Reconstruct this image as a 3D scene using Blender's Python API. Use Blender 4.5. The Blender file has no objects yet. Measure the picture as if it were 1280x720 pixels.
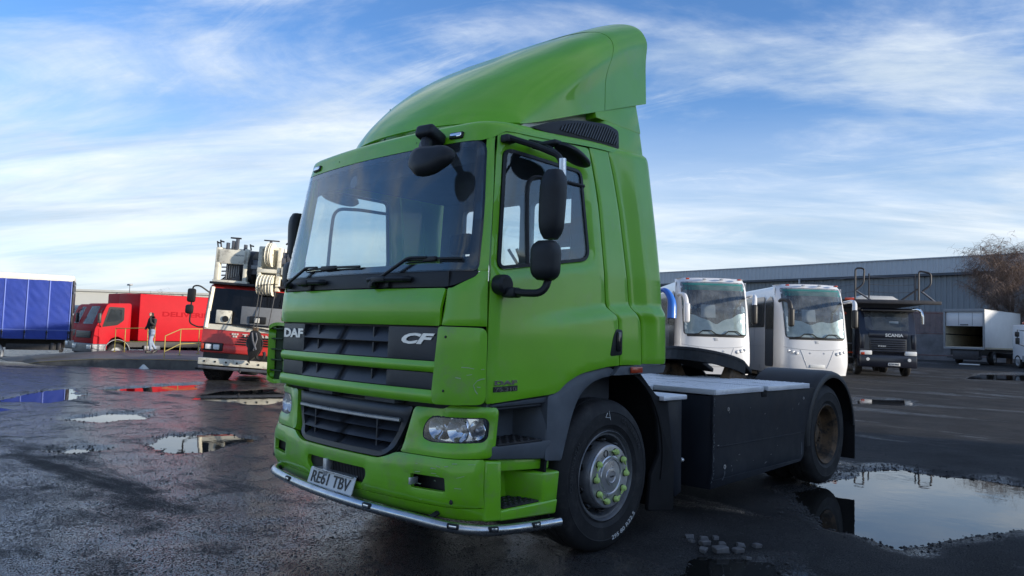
import bpy, bmesh, math, random
from mathutils import Vector, Matrix, noise, geometry
from math import sin, cos, pi, radians, sqrt, atan2

random.seed(7)
scene = bpy.context.scene
COL = scene.collection

# ------------------------------------------------------------------ camera
YAW, PIT, ROL = radians(-44.116), radians(3.426), radians(1.82)
CAM = Vector((4.2332, -4.1972, 1.4772))
_d = Vector((sin(YAW)*cos(PIT), cos(YAW)*cos(PIT), sin(PIT)))
_r = Vector((cos(YAW), -sin(YAW), 0)); _u = _r.cross(_d)
_r2 = _r*cos(ROL)+_u*sin(ROL); _u2 = -_r*sin(ROL)+_u*cos(ROL)
cd = bpy.data.cameras.new('camera'); cam = bpy.data.objects.new('camera', cd); COL.objects.link(cam)
cd.sensor_width = 36; cd.sensor_fit = 'HORIZONTAL'; cd.lens = 929.45/1280*36
cd.clip_start = .05; cd.clip_end = 3000
cam.matrix_world = Matrix(((_r2.x, _u2.x, -_d.x, CAM.x), (_r2.y, _u2.y, -_d.y, CAM.y), (_r2.z, _u2.z, -_d.z, CAM.z), (0, 0, 0, 1)))
scene.camera = cam

# ------------------------------------------------------------------ world, sun, exposure
SUN_EL = radians(9); _az = radians(22)
_back = Vector((sin(-YAW), -cos(YAW), 0)); 
SUNDIR = (_r*cos(_az)+Vector((-_d.x, -_d.y, 0)).normalized()*sin(_az)).normalized()
SUNV = (SUNDIR*cos(SUN_EL)+Vector((0, 0, sin(SUN_EL)))).normalized()
scene.view_settings.view_transform = 'Standard'; scene.view_settings.look = 'None'
scene.view_settings.exposure = 1.24; scene.view_settings.gamma = 1.0
scene.view_settings.use_curve_mapping = False
sd = bpy.data.lights.new('sun', 'SUN'); sd.energy = 2.7; sd.angle = radians(1.2); sd.color = (1, .90, .76)
so = bpy.data.objects.new('sun', sd); COL.objects.link(so)
so.rotation_euler = SUNV.to_track_quat('Z', 'Y').to_euler()

W = bpy.data.worlds.new('World'); scene.world = W; W.use_nodes = True
nt = W.node_tree; nt.nodes.clear()
def wn(t, **k):
    n = nt.nodes.new(t)
    for a, b in k.items(): setattr(n, a, b)
    return n
def wl(a, b): nt.links.new(a, b)
sky = wn('ShaderNodeTexSky', sky_type='NISHITA'); sky.sun_disc = False
sky.sun_elevation = SUN_EL; sky.sun_rotation = atan2(SUNDIR.x, SUNDIR.y)
sky.air_density = 1.0; sky.dust_density = .6; sky.ozone_density = 2.4; sky.altitude = 30
tc = wn('ShaderNodeTexCoord')
def wmath(op, a, b=None, c=None):
    n = wn('ShaderNodeMath', operation=op)
    for i, v in enumerate((a, b, c)):
        if v is None: continue
        if hasattr(v, 'links'): wl(v, n.inputs[i])
        else: n.inputs[i].default_value = v
    return n.outputs[0]
sep = wn('ShaderNodeSeparateXYZ'); wl(tc.outputs['Generated'], sep.inputs[0])
zz = wmath('ADD', wmath('MAXIMUM', sep.outputs[2], 0.0), .20)
px = wmath('DIVIDE', sep.outputs[0], zz); py = wmath('DIVIDE', sep.outputs[1], zz)
cv = wn('ShaderNodeCombineXYZ'); wl(px, cv.inputs[0]); wl(py, cv.inputs[1])
def cloud_layer(rot, sc, nscale, detail, rough, lo, hi, dist, seed):
    mp = wn('ShaderNodeMapping', vector_type='TEXTURE'); mp.inputs['Rotation'].default_value = (0, 0, rot); mp.inputs['Scale'].default_value = (1/sc[0], 1/sc[1], 1)
    mp.inputs['Location'].default_value = (seed, seed*.7, 0)
    wl(cv.outputs[0], mp.inputs[0])
    nz = wn('ShaderNodeTexNoise'); nz.inputs['Scale'].default_value = nscale; nz.inputs['Detail'].default_value = detail
    nz.inputs['Roughness'].default_value = rough; nz.inputs['Distortion'].default_value = dist
    wl(mp.outputs[0], nz.inputs['Vector'])
    mr = wn('ShaderNodeMapRange', interpolation_type='SMOOTHSTEP'); mr.inputs[1].default_value = lo; mr.inputs[2].default_value = hi
    wl(nz.outputs[0], mr.inputs[0])
    return mr.outputs[0]
R0 = radians(44)
SEED = 25
c1 = cloud_layer(R0+radians(-8), (.55, 1.15, 1), 1.3, 12, .60, .415, .67, .7, 3.1+SEED)     # broad soft banks
c2 = cloud_layer(R0-radians(34), (.6, 2.4, 1), 1.7, 12, .68, .50, .78, .9, 9.3+SEED)       # streaky cirrus
c3 = cloud_layer(R0-radians(12), (.8, 1.7, 1), 3.4, 11, .7, .30, .75, .6, 5.7)     # fine breakup
# low haze bank near the horizon
el = sep.outputs[2]
hz = wn('ShaderNodeMapRange', interpolation_type='SMOOTHSTEP'); hz.inputs[1].default_value = .33; hz.inputs[2].default_value = .02
hz.inputs[3].default_value = 0; hz.inputs[4].default_value = 1; wl(el, hz.inputs[0])
bank = cloud_layer(R0-radians(4), (.22, 1.0, 1), 1.2, 9, .6, .25, .60, .5, 1.4+SEED)
low = wmath('MULTIPLY', hz.outputs[0], wmath('ADD', wmath('MULTIPLY', bank, .50), .45))
m1 = wmath('MULTIPLY', c1, wmath('ADD', wmath('MULTIPLY', c3, .40), .55))
m2 = wmath('MULTIPLY', c2, wmath('ADD', wmath('MULTIPLY', c3, .6), .25))
inv = wmath('MULTIPLY', wmath('SUBTRACT', 1.0, m1), wmath('MULTIPLY', wmath('SUBTRACT', 1.0, m2), wmath('SUBTRACT', 1.0, low)))
cl = wmath('SUBTRACT', 1.0, inv)
cl = wmath('MINIMUM', cl, .96)
grey = wn('ShaderNodeMixRGB'); grey.inputs[1].default_value = (2.85, 3.02, 3.16, 1); grey.inputs[2].default_value = (1.70, 2.06, 2.46, 1)
g4 = cloud_layer(R0-radians(5), (.4, 1.6, 1), 1.8, 8, .6, .35, .70, .4, 14.2)
wl(g4, grey.inputs[0])
# clear sky, a little deeper blue
hs = wn('ShaderNodeMixRGB', blend_type='MULTIPLY'); hs.inputs[0].default_value = 1; hs.inputs[2].default_value = (.46, .60, .83, 1)
wl(sky.outputs[0], hs.inputs[1])
mx = wn('ShaderNodeMixRGB'); wl(cl, mx.inputs[0]); wl(hs.outputs[0], mx.inputs[1]); wl(grey.outputs[0], mx.inputs[2])
bg = wn('ShaderNodeBackground'); bg.inputs[1].default_value = .15; wl(mx.outputs[0], bg.inputs[0])
wo = wn('ShaderNodeOutputWorld'); wl(bg.outputs[0], wo.inputs[0])

# ------------------------------------------------------------------ materials
MATS = {}
def pm(name, col, rough=.5, metal=0, coat=0, var=.0, vscale=6, bump=0, bscale=40, rvar=0, spec=.5, trans=0, dirt=None, dscale=5, dlo=.55, dhi=.75, emis=0):
    m = bpy.data.materials.new(name); m.use_nodes = True; MATS[name] = m
    t = m.node_tree; b = t.nodes['Principled BSDF']
    b.inputs['Base Color'].default_value = (*col, 1); b.inputs['Roughness'].default_value = rough
    b.inputs['Metallic'].default_value = metal; b.inputs['Coat Weight'].default_value = coat; b.inputs['Coat Roughness'].default_value = .07
    b.inputs['Specular IOR Level'].default_value = spec
    if trans: b.inputs['Transmission Weight'].default_value = trans
    if emis:
        b.inputs['Emission Color'].default_value = (*col, 1); b.inputs['Emission Strength'].default_value = emis
    if var or rvar or bump or dirt:
        co = t.nodes.new('ShaderNodeTexCoord')
    def nz(scale, detail=6, rough_=.6):
        n = t.nodes.new('ShaderNodeTexNoise'); n.inputs['Scale'].default_value = scale; n.inputs['Detail'].default_value = detail
        n.inputs['Roughness'].default_value = rough_; t.links.new(co.outputs['Object'], n.inputs['Vector']); return n.outputs[0]
    colout = None
    if var:
        n = nz(vscale); mr = t.nodes.new('ShaderNodeMapRange'); mr.inputs[1].default_value = .3; mr.inputs[2].default_value = .7
        mr.inputs[3].default_value = 1-var; mr.inputs[4].default_value = 1+var; t.links.new(n, mr.inputs[0])
        mm = t.nodes.new('ShaderNodeMixRGB'); mm.blend_type = 'MULTIPLY'; mm.inputs[0].default_value = 1; mm.inputs[1].default_value = (*col, 1)
        t.links.new(mr.outputs[0], mm.inputs[2]); colout = mm.outputs[0]
    if dirt:
        n = nz(dscale, 10, .72); mr = t.nodes.new('ShaderNodeMapRange'); mr.inputs[1].default_value = dlo; mr.inputs[2].default_value = dhi
        t.links.new(n, mr.inputs[0])
        mm = t.nodes.new('ShaderNodeMixRGB'); t.links.new(mr.outputs[0], mm.inputs[0]); mm.inputs[2].default_value = (*dirt, 1)
        if colout: t.links.new(colout, mm.inputs[1])
        else: mm.inputs[1].default_value = (*col, 1)
        colout = mm.outputs[0]
    if colout: t.links.new(colout, b.inputs['Base Color'])
    if rvar:
        n = nz(vscale*.8+1.3); mr = t.nodes.new('ShaderNodeMapRange'); mr.inputs[1].default_value = .3; mr.inputs[2].default_value = .7
        mr.inputs[3].default_value = max(.02, rough-rvar); mr.inputs[4].default_value = min(1, rough+rvar); t.links.new(n, mr.inputs[0])
        t.links.new(mr.outputs[0], b.inputs['Roughness'])
    if bump:
        n = nz(bscale, 4); bp = t.nodes.new('ShaderNodeBump'); bp.inputs['Strength'].default_value = bump; bp.inputs['Distance'].default_value = .01
        t.links.new(n, bp.inputs['Height']); t.links.new(bp.outputs[0], b.inputs['Normal'])
    return m
def glass_mat(name, tint, refl_rough=.0, base_refl=1.0, film=0.0, film_col=(.5, .55, .6)):
    m = bpy.data.materials.new(name); m.use_nodes = True; t = m.node_tree; t.nodes.clear(); MATS[name] = m
    o = t.nodes.new('ShaderNodeOutputMaterial'); tr = t.nodes.new('ShaderNodeBsdfTransparent'); tr.inputs[0].default_value = (*tint, 1)
    gl = t.nodes.new('ShaderNodeBsdfGlossy'); gl.inputs['Roughness'].default_value = refl_rough
    gl.inputs[0].default_value = (base_refl, base_refl, base_refl, 1)
    fr = t.nodes.new('ShaderNodeFresnel'); ge = t.nodes.new('ShaderNodeNewGeometry'); mi = t.nodes.new('ShaderNodeMapRange')
    mi.inputs[3].default_value = 1.52; mi.inputs[4].default_value = 1/1.52; t.links.new(ge.outputs['Backfacing'], mi.inputs[0]); t.links.new(mi.outputs[0], fr.inputs[0])   # same reflectance on both faces of the pane
    mx = t.nodes.new('ShaderNodeMixShader'); t.links.new(fr.outputs[0], mx.inputs[0])
    src = tr.outputs[0]
    if film:
        df = t.nodes.new('ShaderNodeBsdfDiffuse'); df.inputs[0].default_value = (*film_col, 1)
        m2 = t.nodes.new('ShaderNodeMixShader'); m2.inputs[0].default_value = film
        co = t.nodes.new('ShaderNodeTexCoord'); n = t.nodes.new('ShaderNodeTexNoise'); n.inputs['Scale'].default_value = 3; n.inputs['Detail'].default_value = 8
        t.links.new(co.outputs['Object'], n.inputs['Vector'])
        mr = t.nodes.new('ShaderNodeMapRange'); mr.inputs[1].default_value = .3; mr.inputs[2].default_value = .75; mr.inputs[3].default_value = film*.4; mr.inputs[4].default_value = film*1.6
        t.links.new(n.outputs[0], mr.inputs[0]); t.links.new(mr.outputs[0], m2.inputs[0])
        t.links.new(tr.outputs[0], m2.inputs[1]); t.links.new(df.outputs[0], m2.inputs[2]); src = m2.outputs[0]
    t.links.new(src, mx.inputs[1]); t.links.new(gl.outputs[0], mx.inputs[2]); t.links.new(mx.outputs[0], o.inputs[0])
    return m

GREEN = (.178, .50, .006)
pm('green', GREEN, .42, 0, .6, var=.06, vscale=2.5, rvar=.08, dirt=(.23, .44, .08), dscale=3.2, dlo=.55, dhi=.95, bump=.04, bscale=1.6)
pm('green_worn', (.172, .485, .008), .44, 0, .6, var=.09, vscale=3, rvar=.1, dirt=(.20, .27, .10), dscale=5, dlo=.50, dhi=.80)
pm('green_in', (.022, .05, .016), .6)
pm('grey_plastic', (.095, .108, .125), .55, var=.12, vscale=9, bump=.05, bscale=300, dirt=(.12, .12, .12), dscale=6, dlo=.55, dhi=.9)
pm('black_plastic', (.014, .0155, .018), .5, spec=.4, var=.2, vscale=10, bump=.06, bscale=400)
pm('grille_black', (.026, .029, .036), .40, var=.15, vscale=8, bump=.05, bscale=350)
pm('black_gloss', (.010, .010, .012), .12, coat=.4)
pm('rubber', (.010, .010, .011), .75, spec=.22, var=.25, vscale=6, bump=.1, bscale=120)
pm('tyre', (.018, .018, .0195), .68, spec=.3, var=.30, vscale=7, bump=.12, bscale=90, dirt=(.05, .048, .045), dscale=7, dlo=.52, dhi=.8)
pm('tyre_pale', (.035, .035, .036), .75, var=.2, vscale=9, bump=.1, bscale=60)
pm('chassis', (.012, .012, .014), .6, var=.3, vscale=9, dirt=(.045, .035, .028), dscale=8, dlo=.5, dhi=.8)
pm('navy_panel', (.012, .0145, .021), .50, spec=.28, var=.15, vscale=3, rvar=.12, bump=.05, bscale=12, dirt=(.10, .105, .11), dscale=5.5, dlo=.66, dhi=.85)
pm('rim_steel', (.17, .175, .185), .45, .55, var=.18, vscale=10, rvar=.1, dirt=(.03, .03, .03), dscale=9, dlo=.6, dhi=.85)
pm('rim_rust', (.17, .105, .055), .75, .15, var=.45, vscale=14, bump=.5, bscale=40, dirt=(.025, .02, .016), dscale=7, dlo=.42, dhi=.6)
pm('hub_steel', (.55, .55, .56), .34, .8, var=.15, vscale=12, rvar=.1)
pm('chrome', (.62, .63, .64), .12, 1)
pm('steel_bar', (.50, .51, .52), .24, 1, var=.12, vscale=14, rvar=.14, dirt=(.10, .09, .08), dscale=10, dlo=.66, dhi=.8)
pm('alu_plate', (.72, .73, .75), .42, .25, var=.10, vscale=6, rvar=.1, dirt=(.22, .22, .22), dscale=4, dlo=.55, dhi=.8)
pm('silver_letter', (.70, .71, .72), .28, .7)
pm('lime', (.50, .68, .20), .45, var=.15, vscale=30)
pm('orange_lens', (.42, .045, .012), .25, coat=.5)
pm('plate_white', (.62, .63, .62), .35, var=.06, vscale=20, dirt=(.35, .34, .32), dscale=14, dlo=.6, dhi=.9)
pm('ink', (.012, .012, .012), .5)
pm('cream', (.60, .57, .45), .5, var=.08, vscale=4)
pm('interior', (.045, .048, .055), .75, var=.2, vscale=6)
pm('interior_light', (.20, .21, .22), .8, var=.1, vscale=5)
pm('seat', (.035, .04, .055), .85, var=.2, vscale=12)
pm('seat_red', (.22, .03, .03), .8, var=.2, vscale=10)
glass_mat('windscreen', (.90, .93, .93), .0, 1.0, film=.035, film_col=(.45, .5, .55))
glass_mat('side_glass', (.80, .87, .87), .0, 1.0, film=.010)
glass_mat('lens', (.93, .94, .95), .02)
pm('reflector', (.80, .81, .82), .10, 1)
# ------------------------------------------------------------------ mesh helpers
def new_obj(name, me, parent=None, mat=None, loc=None):
    o = bpy.data.objects.new(name, me); COL.objects.link(o)
    if me is not None and mat is not None and not me.materials:
        me.materials.append(MATS[mat] if isinstance(mat, str) else mat)
    if parent: o.parent = parent
    if loc is not None: o.location = loc
    return o
def fin(name, bm, mat, parent=None, ang=35, smooth=True, loc=None):
    bmesh.ops.recalc_face_normals(bm, faces=bm.faces)
    me = bpy.data.meshes.new(name); bm.to_mesh(me); bm.free()
    if smooth:
        for p in me.polygons: p.use_smooth = True
        me.set_sharp_from_angle(angle=radians(ang))
    return new_obj(name, me, parent, mat, loc)
def BM(): return bmesh.new()
def tag(o, label, cat, group=None):
    o['label'] = label; o['category'] = cat
    if group: o['group'] = group
    return o
def empty(name, loc=(0, 0, 0), rz=0, label=None, cat=None, group=None):
    o = bpy.data.objects.new(name, None); COL.objects.link(o); o.location = loc; o.rotation_euler = (0, 0, rz); o.empty_display_size = .2
    if label: tag(o, label, cat, group)
    return o
def struct(o): o['kind'] = 'structure'; return o
def copy_tree(o, parent=None):
    c = o.copy(); COL.objects.link(c)
    if parent is not None:
        c.parent = parent; c.matrix_parent_inverse = o.matrix_parent_inverse
    for ch in list(o.children): copy_tree(ch, c)
    return c
def merge(bm, tmp, M=None):
    vs = [bm.verts.new(M @ v.co if M else v.co) for v in tmp.verts]
    tmp.verts.index_update()
    for f in tmp.faces:
        try: bm.faces.new([vs[v.index] for v in f.verts])
        except ValueError: pass
    tmp.free()
def box(bm, x0, x1, y0, y1, z0, z1, bev=0, seg=2, M=None):
    t = bmesh.new()
    mat = Matrix.Translation(((x0+x1)/2, (y0+y1)/2, (z0+z1)/2)) @ Matrix.Diagonal((abs(x1-x0), abs(y1-y0), abs(z1-z0), 1))
    bmesh.ops.create_cube(t, size=1, matrix=mat)
    if bev: bmesh.ops.bevel(t, geom=list(t.edges), offset=bev, segments=seg, affect='EDGES', profile=.5, clamp_overlap=True)
    merge(bm, t, M); return bm
def hexa(bm, pts, bev=0, seg=2):
    """8 corner points: bottom 4 (ccw), top 4"""
    t = bmesh.new(); v = [t.verts.new(p) for p in pts]
    for f in ((0, 3, 2, 1), (4, 5, 6, 7), (0, 1, 5, 4), (1, 2, 6, 5), (2, 3, 7, 6), (3, 0, 4, 7)): t.faces.new([v[i] for i in f])
    if bev: bmesh.ops.bevel(t, geom=list(t.edges), offset=bev, segments=seg, affect='EDGES', profile=.5, clamp_overlap=True)
    merge(bm, t); return bm
def fillet(pts, r, seg=5, closed=False):
    pts = [Vector(p) for p in pts]; n = len(pts); out = []
    for i in range(n):
        if not closed and i in (0, n-1): out.append(pts[i]); continue
        a, b, c = pts[i-1], pts[i], pts[(i+1) % n]
        rr = r[i] if isinstance(r, (list, tuple)) else r
        d1 = (a-b); d2 = (c-b); L = min(rr, d1.length*.48, d2.length*.48)
        p0 = b+d1.normalized()*L; p1 = b+d2.normalized()*L
        for k in range(seg+1):
            s = k/seg; out.append(p0*(1-s)**2+b*2*s*(1-s)+p1*s*s)
    return out
def tube(bm, pts, r, n=10, caps=True, sx=1.0):
    pts = [Vector(p) for p in pts]; N = len(pts); rings = []
    t0 = (pts[1]-pts[0]).normalized(); up = Vector((0, 0, 1)) if abs(t0.z) < .9 else Vector((1, 0, 0))
    nrm = (up-t0*up.dot(t0)).normalized()
    for i in range(N):
        t = (pts[min(i+1, N-1)]-pts[max(i-1, 0)]).normalized()
        nrm = (nrm-t*nrm.dot(t)).normalized(); bi = t.cross(nrm)
        rr = r[i] if isinstance(r, (list, tuple)) else r
        rings.append([bm.verts.new(pts[i]+nrm*cos(2*pi*k/n)*rr+bi*sin(2*pi*k/n)*rr*sx) for k in range(n)])
    for a, b in zip(rings, rings[1:]):
        for k in range(n): bm.faces.new((a[k], a[(k+1) % n], b[(k+1) % n], b[k]))
    if caps: bm.faces.new(rings[0][::-1]); bm.faces.new(rings[-1])
    return bm
def lathe(bm, prof, org=(0, 0, 0), axis='x', n=32, a0=0, a1=2*pi):
    """prof list (radius, height along axis)"""
    org = Vector(org); full = abs(a1-a0-2*pi) < 1e-6; cnt = n if full else n+1; rings = []
    for r, h in prof:
        ring = []
        for k in range(cnt):
            a = a0+(a1-a0)*k/n; u, w = cos(a)*r, sin(a)*r
            p = {'x': (h, u, w), 'y': (u, h, w), 'z': (u, w, h)}[axis]
            ring.append(bm.verts.new(org+Vector(p)))
        rings.append(ring)
    for a, b in zip(rings, rings[1:]):
        for k in range(cnt if full else cnt-1):
            try: bm.faces.new((a[k], a[(k+1) % cnt], b[(k+1) % cnt], b[k]))
            except ValueError: pass
    bmesh.ops.remove_doubles(bm, verts=[v for r_ in rings for v in r_], dist=1e-5)
    return bm
def prism(bm, poly, fn, w0, w1, bev=0):
    """poly 2d outline; fn(u,v,w)->Vector; extruded from w0 to w1"""
    t = bmesh.new()
    a = [t.verts.new(fn(u, v, w0)) for u, v in poly]; b = [t.verts.new(fn(u, v, w1)) for u, v in poly]
    n = len(poly); t.faces.new(a); t.faces.new(b[::-1])
    for i in range(n): t.faces.new((a[i], b[i], b[(i+1) % n], a[(i+1) % n]))
    if bev:
        bmesh.ops.recalc_face_normals(t, faces=t.faces)
        es = [e for e in t.edges if e.calc_face_angle(0) > .5]
        bmesh.ops.bevel(t, geom=es, offset=bev, segments=2, affect='EDGES', profile=.5, clamp_overlap=True)
    merge(bm, t); return bm
XZ = lambda y: (lambda u, v, w: Vector((u, y+w, v)))
def fx(x): return lambda u, v, w: Vector((x+w, u, v))       # (y,z) outlines
def fy(y): return lambda u, v, w: Vector((u, y+w, v))       # (x,z) outlines
def fz(z): return lambda u, v, w: Vector((u, v, z+w))       # (x,y) outlines
def grid(bm, f, nu, nv, closed_u=False):
    V = [[bm.verts.new(f(i/nu if not closed_u else i/nu, j/nv)) for i in range(nu if closed_u else nu+1)] for j in range(nv+1)]
    for j in range(nv):
        for i in range(nu):
            i2 = (i+1) % nu if closed_u else i+1
            bm.faces.new((V[j][i], V[j][i2], V[j+1][i2], V[j+1][i]))
    return V
def sheet(bm, f, nu, nv, thick=.012, lip=.006):
    """structured curved sheet with thickness: f(u,v) over the unit square"""
    e = 1e-3
    def nr(u, v):
        a = f(min(1, u+e), v)-f(max(0, u-e), v); b = f(u, min(1, v+e))-f(u, max(0, v-e)); return a.cross(b).normalized()
    t = bmesh.new(); A = []; Bv = []
    for j in range(nv+1):
        ra, rb = [], []
        for i in range(nu+1):
            u, v = i/nu, j/nv; p = f(u, v); n = nr(u, v); ed = i in (0, nu) or j in (0, nv)
            ra.append(t.verts.new(p-n*(lip if ed else 0))); rb.append(t.verts.new(p-n*thick))
        A.append(ra); Bv.append(rb)
    for j in range(nv):
        for i in range(nu):
            t.faces.new((A[j][i], A[j][i+1], A[j+1][i+1], A[j+1][i])); t.faces.new((Bv[j+1][i], Bv[j+1][i+1], Bv[j][i+1], Bv[j][i]))
    for i in range(nu):
        t.faces.new((A[0][i+1], A[0][i], Bv[0][i], Bv[0][i+1])); t.faces.new((A[nv][i], A[nv][i+1], Bv[nv][i+1], Bv[nv][i]))
    for j in range(nv):
        t.faces.new((A[j][0], A[j+1][0], Bv[j+1][0], Bv[j][0])); t.faces.new((A[j+1][nu], A[j][nu], Bv[j][nu], Bv[j+1][nu]))
    merge(bm, t); return bm
def resample(poly, step):
    out = []; n = len(poly)
    for i in range(n):
        a, b = Vector(poly[i]), Vector(poly[(i+1) % n]); k = max(1, int((b-a).length/step+.5))
        for j in range(k): out.append(a+(b-a)*(j/k))
    return out
def pip(p, poly):
    x, y = p; c = False; n = len(poly); j = n-1
    for i in range(n):
        xi, yi = poly[i][0], poly[i][1]; xj, yj = poly[j][0], poly[j][1]
        if (yi > y) != (yj > y) and x < (xj-xi)*(y-yi)/(yj-yi)+xi: c = not c
        j = i
    return c
def pdist(p, poly):
    d = 1e9; n = len(poly); px_, py_ = p
    for i in range(n):
        ax, ay = poly[i][0], poly[i][1]; bx, by = poly[(i+1) % n][0], poly[(i+1) % n][1]
        dx, dy = bx-ax, by-ay; L = dx*dx+dy*dy
        t = 0 if L == 0 else max(0, min(1, ((px_-ax)*dx+(py_-ay)*dy)/L))
        e = (px_-ax-dx*t)**2+(py_-ay-dy*t)**2
        if e < d: d = e
    return sqrt(d)
def r2(poly, r, seg=5): return [(v.x, v.y) for v in fillet([(p[0], p[1], 0) for p in poly], r, seg, closed=True)]
def patch(bm, S, outline, holes=(), res=.05, thick=.012, off=0.0, lip=.006):
    """curved sheet over surface S(u,v): outline and holes in (u,v); gets thickness and a rolled edge"""
    loops = [resample(outline, res)]+[resample(h, res) for h in holes]
    pts = []; edges = []; tags_ = []
    for L in loops:
        s = len(pts); pts += [Vector((p[0], p[1])) for p in L]
        edges += [(s+i, s+(i+1) % len(L)) for i in range(len(L))]
    nb = len(pts)
    us = [p[0] for p in loops[0]]; vs = [p[1] for p in loops[0]]
    u = min(us)+res*.5
    while u < max(us):
        v = min(vs)+res*.5
        while v < max(vs):
            if pip((u, v), loops[0]) and not any(pip((u, v), h) for h in loops[1:]) and min(pdist((u, v), L) for L in loops) > res*.45: pts.append(Vector((u, v)))
            v += res
        u += res
    vo, eo, fo, ov, oe, of_ = geometry.delaunay_2d_cdt(pts, edges, [], 0, 1e-6)
    def nrm(u, v):
        e = 2e-3; a = S(u+e, v)-S(u-e, v); b = S(u, v+e)-S(u, v-e); n = a.cross(b); return n.normalized()
    P = [S(p.x, p.y) for p in vo]; Nn = [nrm(p.x, p.y) for p in vo]
    bnd = {}
    isb = [False]*len(vo)
    for i, o in enumerate(ov):
        if any(k < nb for k in o): isb[i] = True
    tris = []
    for f in fo:
        c = sum((vo[i] for i in f), Vector((0, 0)))/len(f)
        if pip(c, loops[0]) and not any(pip(c, h) for h in loops[1:]): tris.append(f)
    t = bmesh.new()
    A = [t.verts.new(P[i]+Nn[i]*(off-(lip if isb[i] else 0))) for i in range(len(vo))]
    B = [t.verts.new(P[i]+Nn[i]*(off-thick)) for i in range(len(vo))]
    ec = {}
    for f in tris:
        t.faces.new([A[i] for i in f]); t.faces.new([B[i] for i in reversed(f)])
        for k in range(3):
            e = (f[k], f[(k+1) % 3]); ec[e] = ec.get(e, 0)+1
    for (a, b) in list(ec):
        if (b, a) not in ec: t.faces.new((A[b], A[a], B[a], B[b]))
    for v in [v for v in t.verts if not v.link_faces]: t.verts.remove(v)
    merge(bm, t); return bm
_dg = None
def text_bm(s, w, h, depth=.004, bold=0.0, shear=0.0, spacing=1.0):
    """text in x (0..w), z (0..h), thickness along y (0 front .. depth)"""
    c = bpy.data.curves.new('lettering', 'FONT'); c.body = s; c.size = 1; c.offset = bold; c.shear = shear; c.space_character = spacing
    c.extrude = .5; c.resolution_u = 3
    o = bpy.data.objects.new('lettering', c); COL.objects.link(o)
    dg = bpy.context.evaluated_depsgraph_get(); me = bpy.data.meshes.new_from_object(o.evaluated_get(dg))
    COL.objects.unlink(o); bpy.data.objects.remove(o); bpy.data.curves.remove(c)
    bm = bmesh.new(); bm.from_mesh(me); bpy.data.meshes.remove(me)
    xs = [v.co.x for v in bm.verts]; ys = [v.co.y for v in bm.verts]
    x0, x1, y0, y1 = min(xs), max(xs), min(ys), max(ys)
    for v in bm.verts:
        v.co = Vector(((v.co.x-x0)/(x1-x0)*w, (0 if v.co.z > 0 else depth), (v.co.y-y0)/(y1-y0)*h))
    return bm
def text_on(name, s, origin, xdir, zdir, w, h, mat, parent, depth=.004, bold=0, shear=0, fn=None, spacing=1.0):
    bm = text_bm(s, w, h, depth, bold, shear, spacing); xd = Vector(xdir).normalized(); zd = Vector(zdir).normalized(); yd = zd.cross(xd)
    for v in bm.verts:
        if fn: v.co = fn(v.co.x, v.co.z, v.co.y)
        else: v.co = Vector(origin)+xd*v.co.x+zd*v.co.z+yd*v.co.y
    return fin(name, bm, mat, parent, ang=30)
def ss(a, b, x):
    t = max(0, min(1, (x-a)/(b-a))) if a != b else (1 if x > a else 0)
    return t*t*(3-2*t)
def lerp(a, b, t): return a+(b-a)*t
def interp(tab, x):
    if x <= tab[0][0]: return tab[0][1]
    for (a, va), (b, vb) in zip(tab, tab[1:]):
        if x <= b: return va+(vb-va)*(x-a)/(b-a)
    return tab[-1][1]
# ================================================================== GREEN TRACTOR UNIT
truck = empty('tractor_unit', (0, 0, 0), 0, 'bright green two-axle tractor unit with tall roof air deflector, parked in the foreground', 'truck')
RC, BOW = .22, .065
wz = lambda z: interp([(1.0, 1.14), (1.9, 1.14), (2.75, 1.085)], z)
yz0 = lambda z: interp([(1.0, -1.425), (1.5, -1.42), (1.73, -1.40), (1.83, -1.385), (2.63, -1.255), (2.74, -1.225)], z)
def crease(y, z):
    zc = interp([(-1.0, 1.55), (-.08, 1.677), (.2, 1.70), (.6, 1.71)], y)
    return .034*ss(-1.05, -.15, y)*ss(zc+.008, zc-.07, z)
def S(q, z):
    s = 1 if q >= 0 else -1; a = abs(q); Wd = wz(z); x1 = Wd-RC; al = math.atan(2*BOW/x1); R = RC/(1-sin(al)); y1 = yz0(z)+BOW
    qa = x1+R*(pi/2-al)
    if a <= x1: x, y = a, yz0(z)+BOW*(a/x1)**2
    elif a <= qa:
        ph = al+(a-x1)/R; x = x1+R*(sin(ph)-sin(al)); y = y1+R*(cos(al)-cos(ph))
    else: x, y = Wd, y1+R*cos(al)+a-qa
    return Vector((s*(x+crease(y, z)), y, z))
def qy(y, z):
    Wd = wz(z); x1 = Wd-RC; al = math.atan(2*BOW/x1); R = RC/(1-sin(al)); y1 = yz0(z)+BOW; qa = x1+R*(pi/2-al); ys = y1+R*cos(al)
    if y >= ys: return qa+y-ys
    return x1+R*(math.acos(max(-1, min(1, cos(al)-(y-y1)/R)))-al)
def Sy(y, z): return S(qy(y, z), z)
def mirror_obj(o, parent):
    me = o.data.copy(); me.transform(Matrix.Scale(-1, 4, (1, 0, 0))); me.flip_normals()
    return new_obj(o.name.split('.')[0], me, parent)
def mirror_tree(o, parent):
    m = mirror_obj(o, parent)
    for c in list(o.children): mirror_obj(c, m)
    return m
def ztop(y): return 2.70+.075*ss(-1.1, .05, y)

# ---- inner shell that closes the cab behind the panels
bm = BM()
box(bm, -.93, .93, -1.27, .28, 1.0, 1.50, .02); fin('cab_floor', bm, 'interior', truck)
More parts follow.
